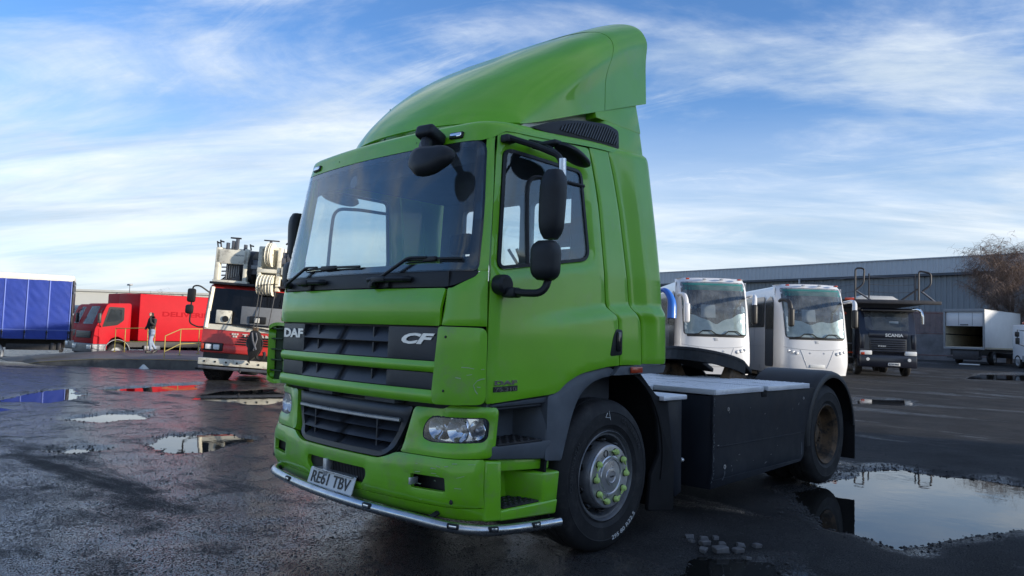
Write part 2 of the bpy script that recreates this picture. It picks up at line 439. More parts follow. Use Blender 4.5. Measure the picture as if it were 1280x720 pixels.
# ---- windscreen
ws = r2([(-1.10, 1.835), (1.098, 1.835), (1.075, 2.15), (1.012, 2.632), (-1.012, 2.632), (-1.075, 2.15)], [.05, .05, .2, .075, .075, .2], 6)
bm = BM(); patch(bm, S, ws, res=.06, thick=.006, off=.004, lip=0); windscreen = fin('windscreen', bm, 'windscreen', truck, ang=50)
inner = r2([(-1.045, 1.875), (1.045, 1.875), (1.022, 2.15), (.962, 2.60), (-.962, 2.60), (-1.022, 2.15)], [.06, .06, .2, .07, .07, .2], 6)
bm = BM(); patch(bm, S, [(p[0]*1.012, p[1]+(.006 if p[1] > 2 else -.006)) for p in ws], holes=[inner], res=.05, thick=.012, off=.0005, lip=.002); fin('windscreen_seal', bm, 'black_gloss', windscreen, ang=50)
# ---- cowl under the windscreen
cw = r2([(-.955, 1.735), (.955, 1.735), (1.095, 1.80), (1.104, 1.83), (-1.104, 1.83), (-1.095, 1.80)], [.02, .12, .05, .0, .0, .12], 5)
bm = BM(); patch(bm, S, cw, res=.05, thick=.02, off=-.002, lip=.004); cowl = fin('cowl', bm, 'black_plastic', truck, ang=50)
for xq in (-.45, .55):
    bm = BM(); t = S(xq, 1.782); lathe(bm, [(.011, .0), (.011, -.004), (.007, -.005), (0, -.005)], (t.x, t.y-.001, t.z), 'y', 10); fin('washer_cap', bm, 'grille_black', cowl)
for xq in (-.955, .93): bm = BM(); box(bm, xq-.002, xq+.002, S(xq, 1.78).y-.004, S(xq, 1.78).y+.01, 1.738, 1.828); fin('cowl_joint', bm, 'ink', cowl)
# vent / hand grips on the cowl
for xa, xb in ((-.68, -.30), (.24, .62)):
    bm = BM(); P = lambda q, z, o=.0: S(q, z)+Vector((0, -o, 0))
    tube(bm, fillet([P(xa, 1.785, .005), P(xa+.015, 1.785, .035), P((xa+xb)/2, 1.788, .04), P(xb-.015, 1.785, .035), P(xb, 1.785, .005)], .02, 4), .019, 8)
    box(bm, xa+.06, xb-.18, P((xa+xb)/2, 1.785).y-.062, P((xa+xb)/2, 1.785).y-.01, 1.768, 1.803, .008)
    box(bm, xa+.16, xa+.20, P((xa+xb)/2, 1.77).y-.02, P((xa+xb)/2, 1.77).y+.01, 1.735, 1.78, .004)
    fin('grab_handle', bm, 'black_plastic', cowl)
# ---- wipers
for (qa, za, qb, zb, qc, qd, zc) in ((-.86, 1.775, -.55, 1.895, -.60, .12, 1.885), (.30, 1.755, .62, 1.915, .56, 1.02, 1.905)):
    bm = BM(); P = lambda q, z, o: S(q, z)+Vector((0, -o, 0))
    tube(bm, fillet([P(qa, za, .0), P(qa, za, .03), P(qa+.02, za+.012, .045), P(qb, zb, .045), P(qb+.12, zb, .035)], .02, 3), [.016]*2+[.013]*30, 8) if False else None
    pts = fillet([P(qa, za, .0), P(qa+.01, za+.006, .045), P(qb, zb, .045), P(qb+.14, zb-.002, .032)], .03, 3)
    tube(bm, pts, [lerp(.015, .007, i/(len(pts)-1)) for i in range(len(pts))], 8)
    lathe(bm, [(.0, -.055), (.02, -.05), (.024, -.02), (.024, 0)], P(qa, za, 0), 'y', 12)
    wp = fin('wiper', bm, 'black_plastic', truck)
    bm = BM(); n = 14
    tube(bm, [P(lerp(qc, qd, i/n), zc-.012*abs(i/n-.5), .022) for i in range(n+1)], .008, 6)
    tube(bm, [P(lerp(qc, qd, i/n), zc-.014-.012*abs(i/n-.5), .010) for i in range(n+1)], .004, 5)
    box(bm, lerp(qc, qd, .35), lerp(qc, qd, .6), P(lerp(qc, qd, .48), zc, .034).y, P(lerp(qc, qd, .48), zc, .012).y, zc-.016, zc+.012, .004)
    fin('wiper_blade', bm, 'black_plastic', wp)
# ---- A pillars (windscreen edge to door)
for s in (1, -1):
    o = [(s*1.104, 1.8325), (s*1.168, 1.8325), (s*1.125, 2.25), (s*1.060, 2.70), (s*.99, 2.70), (s*1.018, 2.640), (s*1.081, 2.15)]
    if s < 0: o = o[::-1]
    bm = BM(); patch(bm, S, o, res=.035, thick=.02, off=.002, lip=.006); fin('a_pillar', bm, 'green', truck, ang=45)
# ---- bonnet flap
def Sf(q, z): return S(q, z)+Vector((0, -.012-.016*sin(pi*ss(1.49, 1.745, z)), 0))
bm = BM(); patch(bm, Sf, r2([(-.902, 1.503), (.902, 1.503), (.920, 1.727), (-.920, 1.727)], .012, 3), res=.045, thick=.03, off=0, lip=.008); fin('bonnet_flap', bm, 'green', truck, ang=45)
# ---- upper corner panels between flap and door
for s in (1, -1):
    o = r2([(s*.912, 1.507), (s*1.198, 1.507), (s*1.169, 1.831), (s*1.112, 1.831), (s*1.10, 1.80), (s*.96, 1.727), (s*.930, 1.727)], [.01, .01, .01, .02, .03, .08, .01], 4)
    if s < 0: o = o[::-1]
    bm = BM(); patch(bm, S, o, res=.035, thick=.02, off=.003, lip=.006); fin('corner_panel', bm, 'green', truck, ang=45)
# ---- lower corner air vanes: near one seen from outside, far one shows its ribbed hollow side
def Sv(q, z):
    p = S(q, z); return p+Vector((.018*ss(.9, 1.2, abs(q)), -.016, 0))
o = r2([(.905, 1.50), (1.200, 1.497), (1.206, 1.058), (.885, 1.048), (.872, 1.10)], [.02, .05, .05, .03, .02], 4)
bm = BM(); patch(bm, Sv, o, res=.035, thick=.014, off=.004, lip=.005); vane = fin('corner_vane', bm, 'green_worn', truck, ang=45)
for zz_ in (1.44, 1.13):
    bm = BM(); p = Sv(.965, zz_); lathe(bm, [(.008, 0), (.008, -.003), (.004, -.005), (0, -.005)], (p.x, p.y-.004, p.z), 'y', 10); fin('screw', bm, 'ink', vane)
def Sfar(u, z): return Vector((-u, -1.352-.045*ss(.98, 1.10, u)+.03*ss(1.07, 1.115, u), z))       # u runs outward on the far side
tray = r2([(.885, 1.05), (1.04, 1.03), (1.105, 1.10), (1.11, 1.44), (1.04, 1.50), (.905, 1.495)], [.02, .06, .06, .05, .05, .02], 4)
hole = r2([(.905, 1.075), (1.03, 1.06), (1.080, 1.115), (1.084, 1.43), (1.03, 1.475), (.915, 1.472)], [.015, .05, .05, .04, .04, .015], 4)
Sfm = lambda u, z: Sfar(-u, z)
neg = lambda P: [(-p[0], p[1]) for p in P]
bm = BM(); patch(bm, Sfm, neg(tray), holes=[neg(hole)], res=.03, thick=.06, off=0, lip=.006); fv = fin('corner_vane', bm, 'green', truck, ang=45)
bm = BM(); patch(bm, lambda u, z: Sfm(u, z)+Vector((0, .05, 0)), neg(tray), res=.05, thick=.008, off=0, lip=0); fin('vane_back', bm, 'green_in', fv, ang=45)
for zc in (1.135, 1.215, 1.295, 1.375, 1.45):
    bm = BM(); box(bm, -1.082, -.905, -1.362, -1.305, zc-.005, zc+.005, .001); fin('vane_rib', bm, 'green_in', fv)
# scuffs on the near vane: pale scratches
def scratch(par, pts, fn, w=.003, mat='plate_white'):
    bm = BM()
    for (a, b) in zip(pts, pts[1:]):
        d = Vector((b[0]-a[0], b[1]-a[1])); n = Vector((-d.y, d.x)).normalized()*w*random.uniform(.4, 1)
        v = [bm.verts.new(fn(*p)) for p in ((a[0]-n.x, a[1]-n.y), (b[0]-n.x, b[1]-n.y), (b[0]+n.x, b[1]+n.y), (a[0]+n.x, a[1]+n.y))]
        bm.faces.new(v)
    return fin('scratch', bm, mat, par)
# ---- scuffs
pm('scuff', (.36, .46, .28), .6)
SvO = lambda q, z: Sv(q, z)+Vector((.0055, -.0045, 0))
for pts in ([(1.06, 1.27), (1.10, 1.268), (1.13, 1.262)], [(1.03, 1.21), (1.06, 1.205)], [(1.13, 1.17), (1.15, 1.195), (1.175, 1.205), (1.195, 1.207)], [(1.13, 1.17), (1.14, 1.14), (1.155, 1.12)], [(1.17, 1.26), (1.19, 1.262)], [(1.15, 1.16), (1.17, 1.158)], [(1.09, 1.225), (1.12, 1.23)]):
    scratch(vane, pts, SvO, .0035, 'scuff')
# ---- upper grille
def Sg(o_): return lambda q, z: S(q, z)+Vector((0, o_, 0))
grille = None
bm = BM(); patch(bm, Sg(.06), [(-.895, 1.05), (.895, 1.05), (.895, 1.50), (-.895, 1.50)], res=.1, thick=.01); grille = fin('upper_grille', bm, 'grille_black', truck)
for (z0, z1, wq) in ((1.2985, 1.492, .893), (1.131, 1.226, .868)):
    for (a, b) in ((-wq, -.53), (.47, wq)):
        bm = BM(); patch(bm, Sg(-.004), r2([(a, z0), (b, z0), (b, z1), (a, z1)], .008, 2), res=.05, thick=.06, off=0, lip=.004); fin('grille_block', bm, 'grille_black', grille, ang=45)
def slat(z0, z1):     # sloping louvre: lower edge proud, upper edge deep
    bm = BM(); n = 16
    A = [S(lerp(-.53, .47, i/n), z0)+Vector((0, -.002, 0)) for i in range(n+1)]; B = [S(lerp(-.53, .47, i/n), z1)+Vector((0, .052, 0)) for i in range(n+1)]
    for i in range(n):
        hexa(bm, [A[i]+Vector((0, .02, 0)), A[i+1]+Vector((0, .02, 0)), A[i+1], A[i], B[i]+Vector((0, .004, 0)), B[i+1]+Vector((0, .004, 0)), B[i+1], B[i]])
    bmesh.ops.remove_doubles(bm, verts=bm.verts, dist=1e-4)
    fin('grille_slat', bm, 'grille_black', grille)
slat(1.300, 1.392); slat(1.398, 1.49); slat(1.132, 1.224)
for xq in (-.34, .31):
    for (z0, z1) in ((1.30, 1.392), (1.40, 1.49), (1.132, 1.224)):
        bm = BM(); y = S(xq, z0).y
        prism(bm, [(y+.012, z0+.01), (y+.012, z1-.004), (y+.055, z1-.004), (y+.055, z0+.01)], fx(xq), -.006, .006); fin('grille_fin', bm, 'grille_black', grille)
for (z0, z1) in ((1.228, 1.297), (1.046, 1.129)):
    def Sb(q, z, z0=z0, z1=z1): return S(q, z)+Vector((0, -.010-.012*sin(pi*(z-z0)/(z1-z0)), 0))
    bm = BM(); patch(bm, Sb, r2([(-.893, z0), (.893, z0), (.893, z1), (-.893, z1)], .01, 2), res=.028, thick=.05, off=0, lip=.006); fin('grille_strip', bm, 'green', grille, ang=50)
text_on('lettering', 'DAF', None, (1, 0, 0), (0, 0, 1), .325, .066, 'silver_letter', grille, .006, .045, 0, lambda u, v, w_: S(-.857+u, 1.393+v)+Vector((0, -.011+w_, 0)))
text_on('lettering', 'CF', None, (1, 0, 0), (0, 0, 1), .275, .066, 'silver_letter', grille, .006, .045, .35, lambda u, v, w_: S(.602+u, 1.391+v)+Vector((0, -.011+w_, 0)))
# ---- doors
win = r2([(-1.128, 1.842), (-.245, 1.978), (-.312, 2.588), (-1.045, 2.600)], [.07, .09, .06, .06], 6)
door_o = r2([(-1.183, 1.058), (-.66, 1.095), (-.575, 1.105), (-.50, 1.165), (-.36, 1.225), (-.06, 1.268), (.055, 1.272), (.030, 1.60), (-.080, 1.682), (-.141, 2.378), (-.235, 2.757), (-1.070, 2.702), (-1.174, 1.85)],
            [.02, .05, .05, .06, .1, .1, .02, .03, .03, .3, .03, .02, .3], 4)
def Sd(y, z):
    p = Sy(y, z); d = pdist((y, z), win); k = 1-ss(.005, .05, d) if not pip((y, z), win) else 1
    return p-Vector((.011*k, 0, 0))
bm = BM(); patch(bm, Sd, door_o, holes=[win], res=.033, thick=.035, off=.003, lip=.007); door = fin('door', bm, 'green', truck, ang=40)
def inset(poly, d):
    c = Vector((sum(p[0] for p in poly)/len(poly), sum(p[1] for p in poly)/len(poly))); out = []
    n = len(poly)
    for i in range(n):
        a, b, e = Vector(poly[i-1]), Vector(poly[i]), Vector(poly[(i+1) % n]); t = (e-a)
        if t.length < 1e-6: continue
        nn = Vector((-t.y, t.x)).normalized(); out.append((b.x+nn.x*d, b.y+nn.y*d))
    return out
bm = BM(); patch(bm, Sy, inset(win, .001), holes=[inset(win, .022)], res=.03, thick=.025, off=.0, lip=.004); fin('window_seal', bm, 'black_plastic', door, ang=50)
bm = BM(); patch(bm, Sy, inset(win, .02), res=.08, thick=.005, off=-.012, lip=0); fin('window_glass', bm, 'side_glass', door, ang=50)
dv = [Sy(y, z)+Vector((-.012, 0, 0)) for y, z in [(-.865, 1.90), (-.862, 2.20)]]+[Sy(y, z)+Vector((-.012, 0, 0)) for y, z in [(-.85, 2.455), (-.6, 2.478), (-.292, 2.482)]]
bm = BM(); tube(bm, fillet(dv, [0, .05, .10, .03, 0], 6), .014, 8); fin('window_divider', bm, 'black_plastic', door)
# handle
bm = BM(); hx = Sy(.0, 1.40).x
prism(bm, r2([(-.065, 1.338), (.072, 1.345), (.072, 1.52), (.0, 1.525), (-.03, 1.47)], .02, 3), fx(hx), -.01, .008, .003); hd = fin('door_handle', bm, 'black_plastic', door)
bm = BM(); prism(bm, r2([(.0, 1.37), (.045, 1.37), (.045, 1.505), (.0, 1.505)], .012, 3), fx(hx), .006, .020, .004); fin('handle_grip', bm, 'black_gloss', hd)
# badge
bx = Sy(-1.03, 1.16).x
text_on('badge', 'DAF', (bx+.009, -1.135, 1.168), (0, 1, 0), (0, 0, 1), .19, .026, 'chrome', door, .004, .05)
bm = BM(); prism(bm, r2([(-1.14, 1.126), (-.938, 1.130), (-.938, 1.162), (-1.14, 1.158)], .004, 2), fx(bx), .001, .006); bd = fin('badge_plate', bm, 'ink', door)
text_on('badge_number', '75.310', (bx+.009, -1.13, 1.130), (0, 1, 0), (0, 0, 1), .18, .024, 'chrome', bd, .002, .03)
mirror_tree(door, truck)
# ---- rear side panel and side fairing
E1 = [(1.272, .061), (1.56, .040), (1.60, .034), (1.675, -.064), (1.72, -.075), (2.378, -.135), (2.60, -.182), (2.79, -.236)]      # door rear edge
E2 = [(1.272, .328), (1.56, .308), (1.60, .300), (1.685, .205), (1.73, .195), (2.35, .103), (2.60, .045), (2.84, -.030)]            # seam to the fairing
E3 = [(1.279, .630), (1.70, .615), (2.3, .548), (2.84, .474)]
def edge(tab, z): return smooth_tab(tab, z, .03)
def smooth_tab(tab, x, h=.06): return sum(interp(tab, x+h*k) for k in (-1, -.5, 0, .5, 1))/5
def fsp(u, v):
    z = lerp(1.275, lerp(2.762, 2.776, u), v); return Sy(lerp(edge(E1, z)+.002, edge(E2, z)-.004, u), z)+Vector((.003, 0, 0))
bm = BM(); sheet(bm, fsp, 12, 70, .03, .006); sidep = fin('side_panel', bm, 'green', truck, ang=40); mirror_obj(sidep, truck)
def fse(u, v):
    z = lerp(1.281, lerp(2.80, 2.838, u), v); ya, yb = edge(E2, z)+.003, edge(E3, z); r_ = .085
    y = lerp(ya, yb, u); Y = max(0, (y-(yb-r_))/r_); zt_ = max(0, (z-2.74)/.10)
    x = Sy(min(y, .3), z).x+.004+.034*ss(0, .55, u)-r_*(1-sqrt(max(0, 1-min(1, Y)**2)))*.75-.045*(1-sqrt(max(0, 1-min(1, zt_)**2)))
    return Vector((x, y-.006*Y*0, z))
bm = BM(); sheet(bm, fse, 26, 72, .03, .006); fair = fin('side_fairing', bm, 'green', truck, ang=50); mirror_obj(fair, truck)
# grey trim under side panel and fairing
bm = BM(); patch(bm, Sy, r2([(-.02, 1.205), (.60, 1.215), (.632, 1.273), (.055, 1.266)], .012, 3), res=.05, thick=.05, off=.012, lip=.006); trim = fin('sill_trim', bm, 'grey_plastic', truck, ang=45); mirror_obj(trim, truck)
bm = BM(); x_ = Sy(.24, 1.24).x+.012
box(bm, x_, x_+.012, .165, .305, 1.218, 1.262, .005); fin('side_marker', bm, 'orange_lens', truck)
# ---- cab rear wall with windows
bm = BM(); 
rw = [(-1.09, 1.2), (1.09, 1.2), (1.09, 2.0), (1.04, 2.78), (-1.04, 2.78), (-1.09, 2.0)]
hol = [r2([(a, 1.70), (b, 1.70), (b, 2.56), (a, 2.56)], .05, 4) for a, b in ((-.78, -.06), (.06, .62))]
patch(bm, lambda u, v: Vector((u, .30, v)), rw, holes=hol, res=.15, thick=.05, off=0, lip=0); rear = fin('rear_wall', bm, 'interior_light', truck)
for h in hol:
    bm = BM(); patch(bm, lambda u, v: Vector((u, .31, v)), h, res=.2, thick=.004, off=0, lip=0); fin('rear_window', bm, 'lens', rear)
# ---- roof
bm = BM(); NP = 72; Q = qy(.22, 2.7); per = []
rings = []
for k, (dz, inn) in enumerate(((-.001, 0), (0.0, 0), (.026, .004), (.046, .014), (.060, .030), (.070, .052), (.076, .08))):
    ring = []
    for i in range(NP+1):
        q = lerp(-Q, Q, i/NP); p = S(q, 2.70); 
        e = 1e-3; t_ = (S(q+e, 2.70)-S(q-e, 2.70)).normalized(); n_ = Vector((t_.y, -t_.x, 0))
        side = ss(-1.12, -1.02, p.y); z0 = lerp(2.638, ztop(p.y)+.004, side) if k == 0 else ztop(p.y)+.004+dz
        base = S(q, z0 if k == 0 else ztop(p.y))
        ring.append(bm.verts.new(Vector((base.x, base.y, z0))-n_*inn+n_*.003))
    rings.append(ring)
for j in range(4):
    f = (j+1)/4; ring = []
    for v in rings[6]:
        c = Vector((0, max(-.85, min(.15, v.co.y)), v.co.z+.045)); ring.append(bm.verts.new(v.co.lerp(c, f) + Vector((0, 0, .01*sin(pi*f)))))
    rings.append(ring)
for a, b in zip(rings, rings[1:]):
    for i in range(NP): bm.faces.new((a[i], a[i+1], b[i+1], b[i]))
bmesh.ops.remove_doubles(bm, verts=bm.verts, dist=1e-5)
roof = fin('roof', bm, 'green', truck, ang=50)
bm = BM(); box(bm, -.98, .98, -1.10, .28, 2.62, 2.68, .02); fin('roof_lining', bm, 'interior', roof)
for xq in (-.80, .80):
    bm = BM(); p = S(xq, 2.682); a = atan2(BOW*2*xq/.9/.9, 1)
    M = Matrix.Translation(p) @ Matrix.Rotation(a, 4, 'Z') @ Matrix.Rotation(radians(-12), 4, 'X')
    box(bm, -.055, .055, -.018, .01, -.022, .022, .008, 2, M); ml = fin('marker_light', bm, 'black_plastic', roof)
    bm = BM(); box(bm, -.045, .045, -.024, -.01, -.014, .014, .006, 2, M); fin('marker_lens', bm, 'reflector', ml)
for xq in (-.45, .45): bm = BM(); box(bm, xq-.0015, xq+.0015, S(xq, 2.68).y-.0045, S(xq, 2.68).y+.02, 2.642, 2.69); fin('roof_joint', bm, 'green_in', roof)
bm = BM(); tube(bm, [(-.55, -.78, 2.83), (-.55, -.765, 2.93), (-.55, -.72, 3.22)], [.012, .005, .003], 6); lathe(bm, [(.03, 0), (.022, .03), (0, .035)], (-.55, -.78, 2.81), 'z', 12); fin('aerial', bm, 'black_plastic', truck)
# ---- air deflector
ZT = [(-1.085, 2.845), (-1.06, 2.905), (-1.0, 3.0), (-.9, 3.11), (-.75, 3.25), (-.5, 3.44), (-.2, 3.635), (.1, 3.80), (.35, 3.915), (.52, 3.985)]
ZB = [(-1.1, 2.80), (-.95, 2.79), (-.7, 2.845), (-.19, 3.02), (.47, 3.245), (.8, 3.35)]
def Adef(th, a):
    yc = -1.085+1.605*a; Wd = .955+.125*ss(0, .45, a)-.012*ss(.7, 1, a)
    c, s_ = cos(th), sin(th); p = lerp(.72, .22, ss(0, .6, a))
    x = Wd*(abs(c)**p)*(1 if c >= 0 else -1); k = abs(x)/Wd
    y = yc+.30*k**2.4*(1-a)**1.3-.03*ss(.6, 1, a)*(1-k)
    zt = smooth_tab(ZT, yc, .05) if a > .04 else interp(ZT, yc); zb = smooth_tab(ZB, y, .1)
    f = abs(s_)**lerp(.55, .28, ss(0, .9, a)); z = zb+max(.02, zt-zb)*f
    x *= 1-(.03+.13*f**5)*f*ss(.2, 1, a)
    # waist: lower edge tucks in under the side bulge
    x *= 1-.035*ss(.25, .0, s_)*ss(.1, .5, a)
    return Vector((x, y, z))
def aseam(th): return .70-.085*math.exp(-(min(th, pi-th)/.28)**2)
for lo, hi, nv in ((0, 1, 44), (1, 2, 18)):
    bm = BM()
    def f(u, v):
        th = pi*u; sm = aseam(th)
        a = sm*v**1.25-.0022 if lo == 0 else lerp(sm+.0022, 1, v)
        return Adef(th, max(0, a))
    grid(bm, f, 88, nv); bmesh.ops.recalc_face_normals(bm, faces=bm.faces)
    up = sum((fc.normal.z*fc.calc_area() for fc in bm.faces))
    if up < 0: bmesh.ops.reverse_faces(bm, faces=bm.faces)
    bmesh.ops.solidify(bm, geom=list(bm.faces), thickness=.012)
    if lo == 0: deflector = fin('air_deflector', bm, 'green', truck, ang=50)
    else: fin('deflector_collar', bm, 'green', deflector, ang=50)
bm = BM(); n = 60
A = [Adef(pi*i/n, aseam(pi*i/n)) for i in range(n+1)]
for a, b in zip(A, A[1:]):
    c0, c1 = Vector((0, a.y, a.z-.5)), Vector((0, b.y, b.z-.5))
    q = [a+(c0-a).normalized()*.013+Vector((0, -.02, 0)), a+(c0-a).normalized()*.013+Vector((0, .02, 0)), b+(c1-b).normalized()*.013+Vector((0, .02, 0)), b+(c1-b).normalized()*.013+Vector((0, -.02, 0))]
    bm.faces.new([bm.verts.new(v) for v in q])
fin('seam_strip', bm, 'ink', deflector)
bm = BM(); box(bm, -.93, .93, -.78, -.08, 2.80, 2.86, .01); hexa(bm, [(-.955, -.80, 2.78), (.955, -.80, 2.78), (.965, -.05, 2.78), (-.965, -.05, 2.78), (-.95, -.72, 2.88), (.95, -.72, 2.88), (.955, -.05, 3.12), (-.955, -.05, 3.12)], .01)
fin('deflector_plinth', bm, 'cream', deflector)
# columns joining deflector and side fairings
for s in (1, -1):
    bm = BM()
    hexa(bm, [(s*.86, -.06, 2.80), (s*1.075, .0, 2.80), (s*1.075, .46, 2.80), (s*.86, .46, 2.80), (s*.86, -.06, 3.03), (s*1.05, -.05, 3.03), (s*1.05, .435, 3.03), (s*.86, .435, 3.03)], .035, 3)
    hexa(bm, [(s*.86, -.12, 3.0), (s*1.055, -.12, 3.0), (s*1.055, .43, 3.0), (s*.86, .43, 3.0), (s*.86, -.12, 3.12), (s*1.02, -.12, 3.12), (s*1.02, .40, 3.25), (s*.86, .40, 3.25)], .012, 2)
    fin('deflector_column', bm, 'green', deflector)
# louvred side intake
pod = r2([(-.80, 2.775), (-.60, 2.775), (.125, 2.822), (.115, 2.955), (-.02, 2.975), (-.34, 2.932), (-.62, 2.858)], [.03, .05, .02, .03, .08, .2, .15], 5)
bm = BM(); prism(bm, pod, fx(1.0), -.15, .075, .012); intake = fin('roof_intake', bm, 'black_plastic', truck, ang=45)
lo_ = r2([(-.55, 2.815), (.098, 2.842), (.092, 2.930), (-.02, 2.955), (-.34, 2.915), (-.50, 2.865)], [.05, .01, .02, .08, .15, .05], 5)
bm = BM(); prism(bm, lo_, fx(1.0), .068, .0765); fin('louvre_recess', bm, 'ink', intake)
bm = BM(); y = -.54
while y < .09:
    segs = []
    for i in range(41):
        z = 2.80+i*.004; yy = y+(z-2.80)*.55
        if pip((yy, z), lo_): segs.append((yy, z))
    if len(segs) > 3:
        a, b = segs[0], segs[-1]
        hexa(bm, [(1.07, a[0]-.006, a[1]), (1.084, a[0]-.006, a[1]), (1.084, a[0]+.006, a[1]), (1.07, a[0]+.006, a[1]), (1.07, b[0]-.006, b[1]), (1.084, b[0]-.006, b[1]), (1.084, b[0]+.006, b[1]), (1.07, b[0]+.006, b[1])])
    y += .027
fin('louvre', bm, 'grille_black', intake)
mirror_tree(intake, truck)

# ================================================================== BUMPER, LIGHTS, STEPS
YB = [(.36, -1.37), (.42, -1.425), (.47, -1.448), (.55, -1.462), (.70, -1.460), (.745, -1.448), (.77, -1.43), (1.03, -1.405)]
def B(q, z):
    s = 1 if q >= 0 else -1; a = abs(q); Wd = 1.148; bow = .10; rc = .22; x1 = Wd-rc; al = math.atan(2*bow/x1); R = rc/(1-sin(al)); yy = smooth_tab(YB, z, .012); y1 = yy+bow
    qa = x1+R*(pi/2-al)
    if a <= x1: x, y = a, yy+bow*(a/x1)**2
    elif a <= qa:
        ph = al+(a-x1)/R; x = x1+R*(sin(ph)-sin(al)); y = y1+R*(cos(al)-cos(ph))
    else: x, y = Wd, y1+R*cos(al)+a-qa
    return Vector((s*x, y, z))
mouth = r2([(-.30, .502), (.30, .502), (.345, .56), (.335, .607), (-.335, .607), (-.345, .56)], .022, 4)
fogR = r2([(.735, .548), (.985, .552), (.975, .633), (.725, .630)], .012, 3)
fogL = [(-p[0], p[1]) for p in fogR][::-1]
bo = r2([(-1.215, .465), (1.215, .465), (1.215, .742), (.60, .742), (.515, .705), (.44, .683), (-.44, .683), (-.515, .705), (-.60, .742), (-1.215, .742)], [.02, .02, .03, .03, .03, .03, .03, .03, .03, .03], 4)
bm = BM(); patch(bm, B, bo, holes=[mouth, fogR, fogL], res=.04, thick=.035, off=0, lip=.008); bumper = fin('bumper', bm, 'green_worn', truck, ang=40)
bm = BM(); patch(bm, lambda q, z: B(q, z)+Vector((0, .004, 0)), r2([(-1.20, .385), (1.20, .385), (1.212, .460), (-1.212, .460)], .015, 3), res=.04, thick=.03, off=0, lip=.006); fin('bumper_lip', bm, 'green_worn', bumper, ang=40)
bm = BM(); box(bm, -.40, .40, -1.41, -1.30, .47, .66); fin('mouth_recess', bm, 'ink', bumper)
bm = BM()
for i in range(22): box(bm, -.05+i*.017, -.043+i*.017, -1.425, -1.40, .51, .60)
fin('radiator_mesh', bm, 'chassis', bumper)
bm = BM(); box(bm, -.10, -.06, -1.47, -1.40, .50, .61, .004); fin('tow_bracket', bm, 'hub_steel', bumper)
for s in (1, -1):
    bm = BM(); box(bm, s*.70, s*1.0, -1.30, -1.24, .53, .65); fin('fog_recess', bm, 'ink', bumper)
    bm = BM(); p = B(s*1.02, .50); lathe(bm, [(.014, 0), (.014, -.004), (.008, -.006), (0, -.006)], (p.x, p.y, p.z), 'y', 12); fin('bolt', bm, 'chassis', bumper)
bm = BM(); box(bm, .745, .76, -1.42, -1.36, .57, .61, .002); fin('fog_clip', bm, 'hub_steel', bumper)
# number plate
pl = Vector((0, -1.485, .428)); zd = Vector((0, .30, 1)).normalized()
bm = BM(); prism(bm, r2([(-.26, 0), (.26, 0), (.26, .111), (-.26, .111)], .008, 3), lambda u, v, w_: pl+Vector((u, 0, 0))+zd*v+Vector((0, w_, 0)), 0, .006); plate = fin('number_plate', bm, 'plate_white', bumper)
text_on('plate_lettering', 'RE61 TBV', pl+Vector((-.222, -.004, 0))+zd*.017, (1, 0, 0), zd, .444, .077, 'ink', plate, .003, .012)
bm = BM(); box(bm, -.20, .24, -1.475, -1.40, .530, .538, .002); fin('plate_bracket', bm, 'hub_steel', plate)
# steel light bar
bp = [(-1.0, -1.19, .405), (-.97, -1.31, .405), (-.80, -1.415, .41), (-.4, -1.487, .41), (0, -1.508, .405), (.4, -1.495, .40), (.8, -1.43, .39), (1.04, -1.36, .375), (1.15, -1.23, .355), (1.175, -1.10, .34), (1.18, -.85, .32), (1.18, -.56, .305)]
cr = []
for i in range(len(bp)-1):
    p0, p1, p2, p3 = [Vector(bp[max(0, min(len(bp)-1, i+k))]) for k in (-1, 0, 1, 2)]
    for k in range(6):
        t = k/6; cr.append(.5*((2*p1)+(p2-p0)*t+(2*p0-5*p1+4*p2-p3)*t*t+(3*p1-p0-3*p2+p3)*t**3))
cr.append(Vector(bp[-1]))
bm = BM(); tube(bm, cr, .031, 16); bar = fin('light_bar', bm, 'steel_bar', truck, ang=60)
for t in (.13, .27, .47, .66, .80, .93):
    i = int(t*(len(cr)-1)); p = cr[i]; d = (cr[i+1]-cr[i-1]).normalized(); out = Vector((d.y, -d.x, 0)).normalized()
    M = Matrix.Translation(p+out*.026+Vector((0, 0, .012))) @ Matrix(((d.x, -out.x, 0, 0), (d.y, -out.y, 0, 0), (d.z, 0, 1, 0), (0, 0, 0, 1)))
    bm = BM(); box(bm, -.035, .035, -.010, .012, -.016, .016, .007, 2, M); bl = fin('bar_lamp', bm, 'black_plastic', bar)
    bm = BM(); box(bm, -.022, .022, -.013, -.004, -.009, .009, .004, 2, M); fin('bar_lamp_lens', bm, 'reflector', bl)
for x in (-.9, .9): bm = BM(); tube(bm, [(x, -1.38, .40), (x, -1.2, .46)], .016, 8); fin('bar_bracket', bm, 'chassis', bar)
for k in range(16):
    q, z = random.uniform(.75, 1.18), random.uniform(.47, .73); a = random.uniform(-.4, .5); L = random.uniform(.01, .06)
    scratch(bumper, [(q, z), (q+cos(a)*L, z+sin(a)*L*.5)], lambda u, v: B(u, v)+Vector((.0015, -.0015, 0)), .0022, 'scuff')
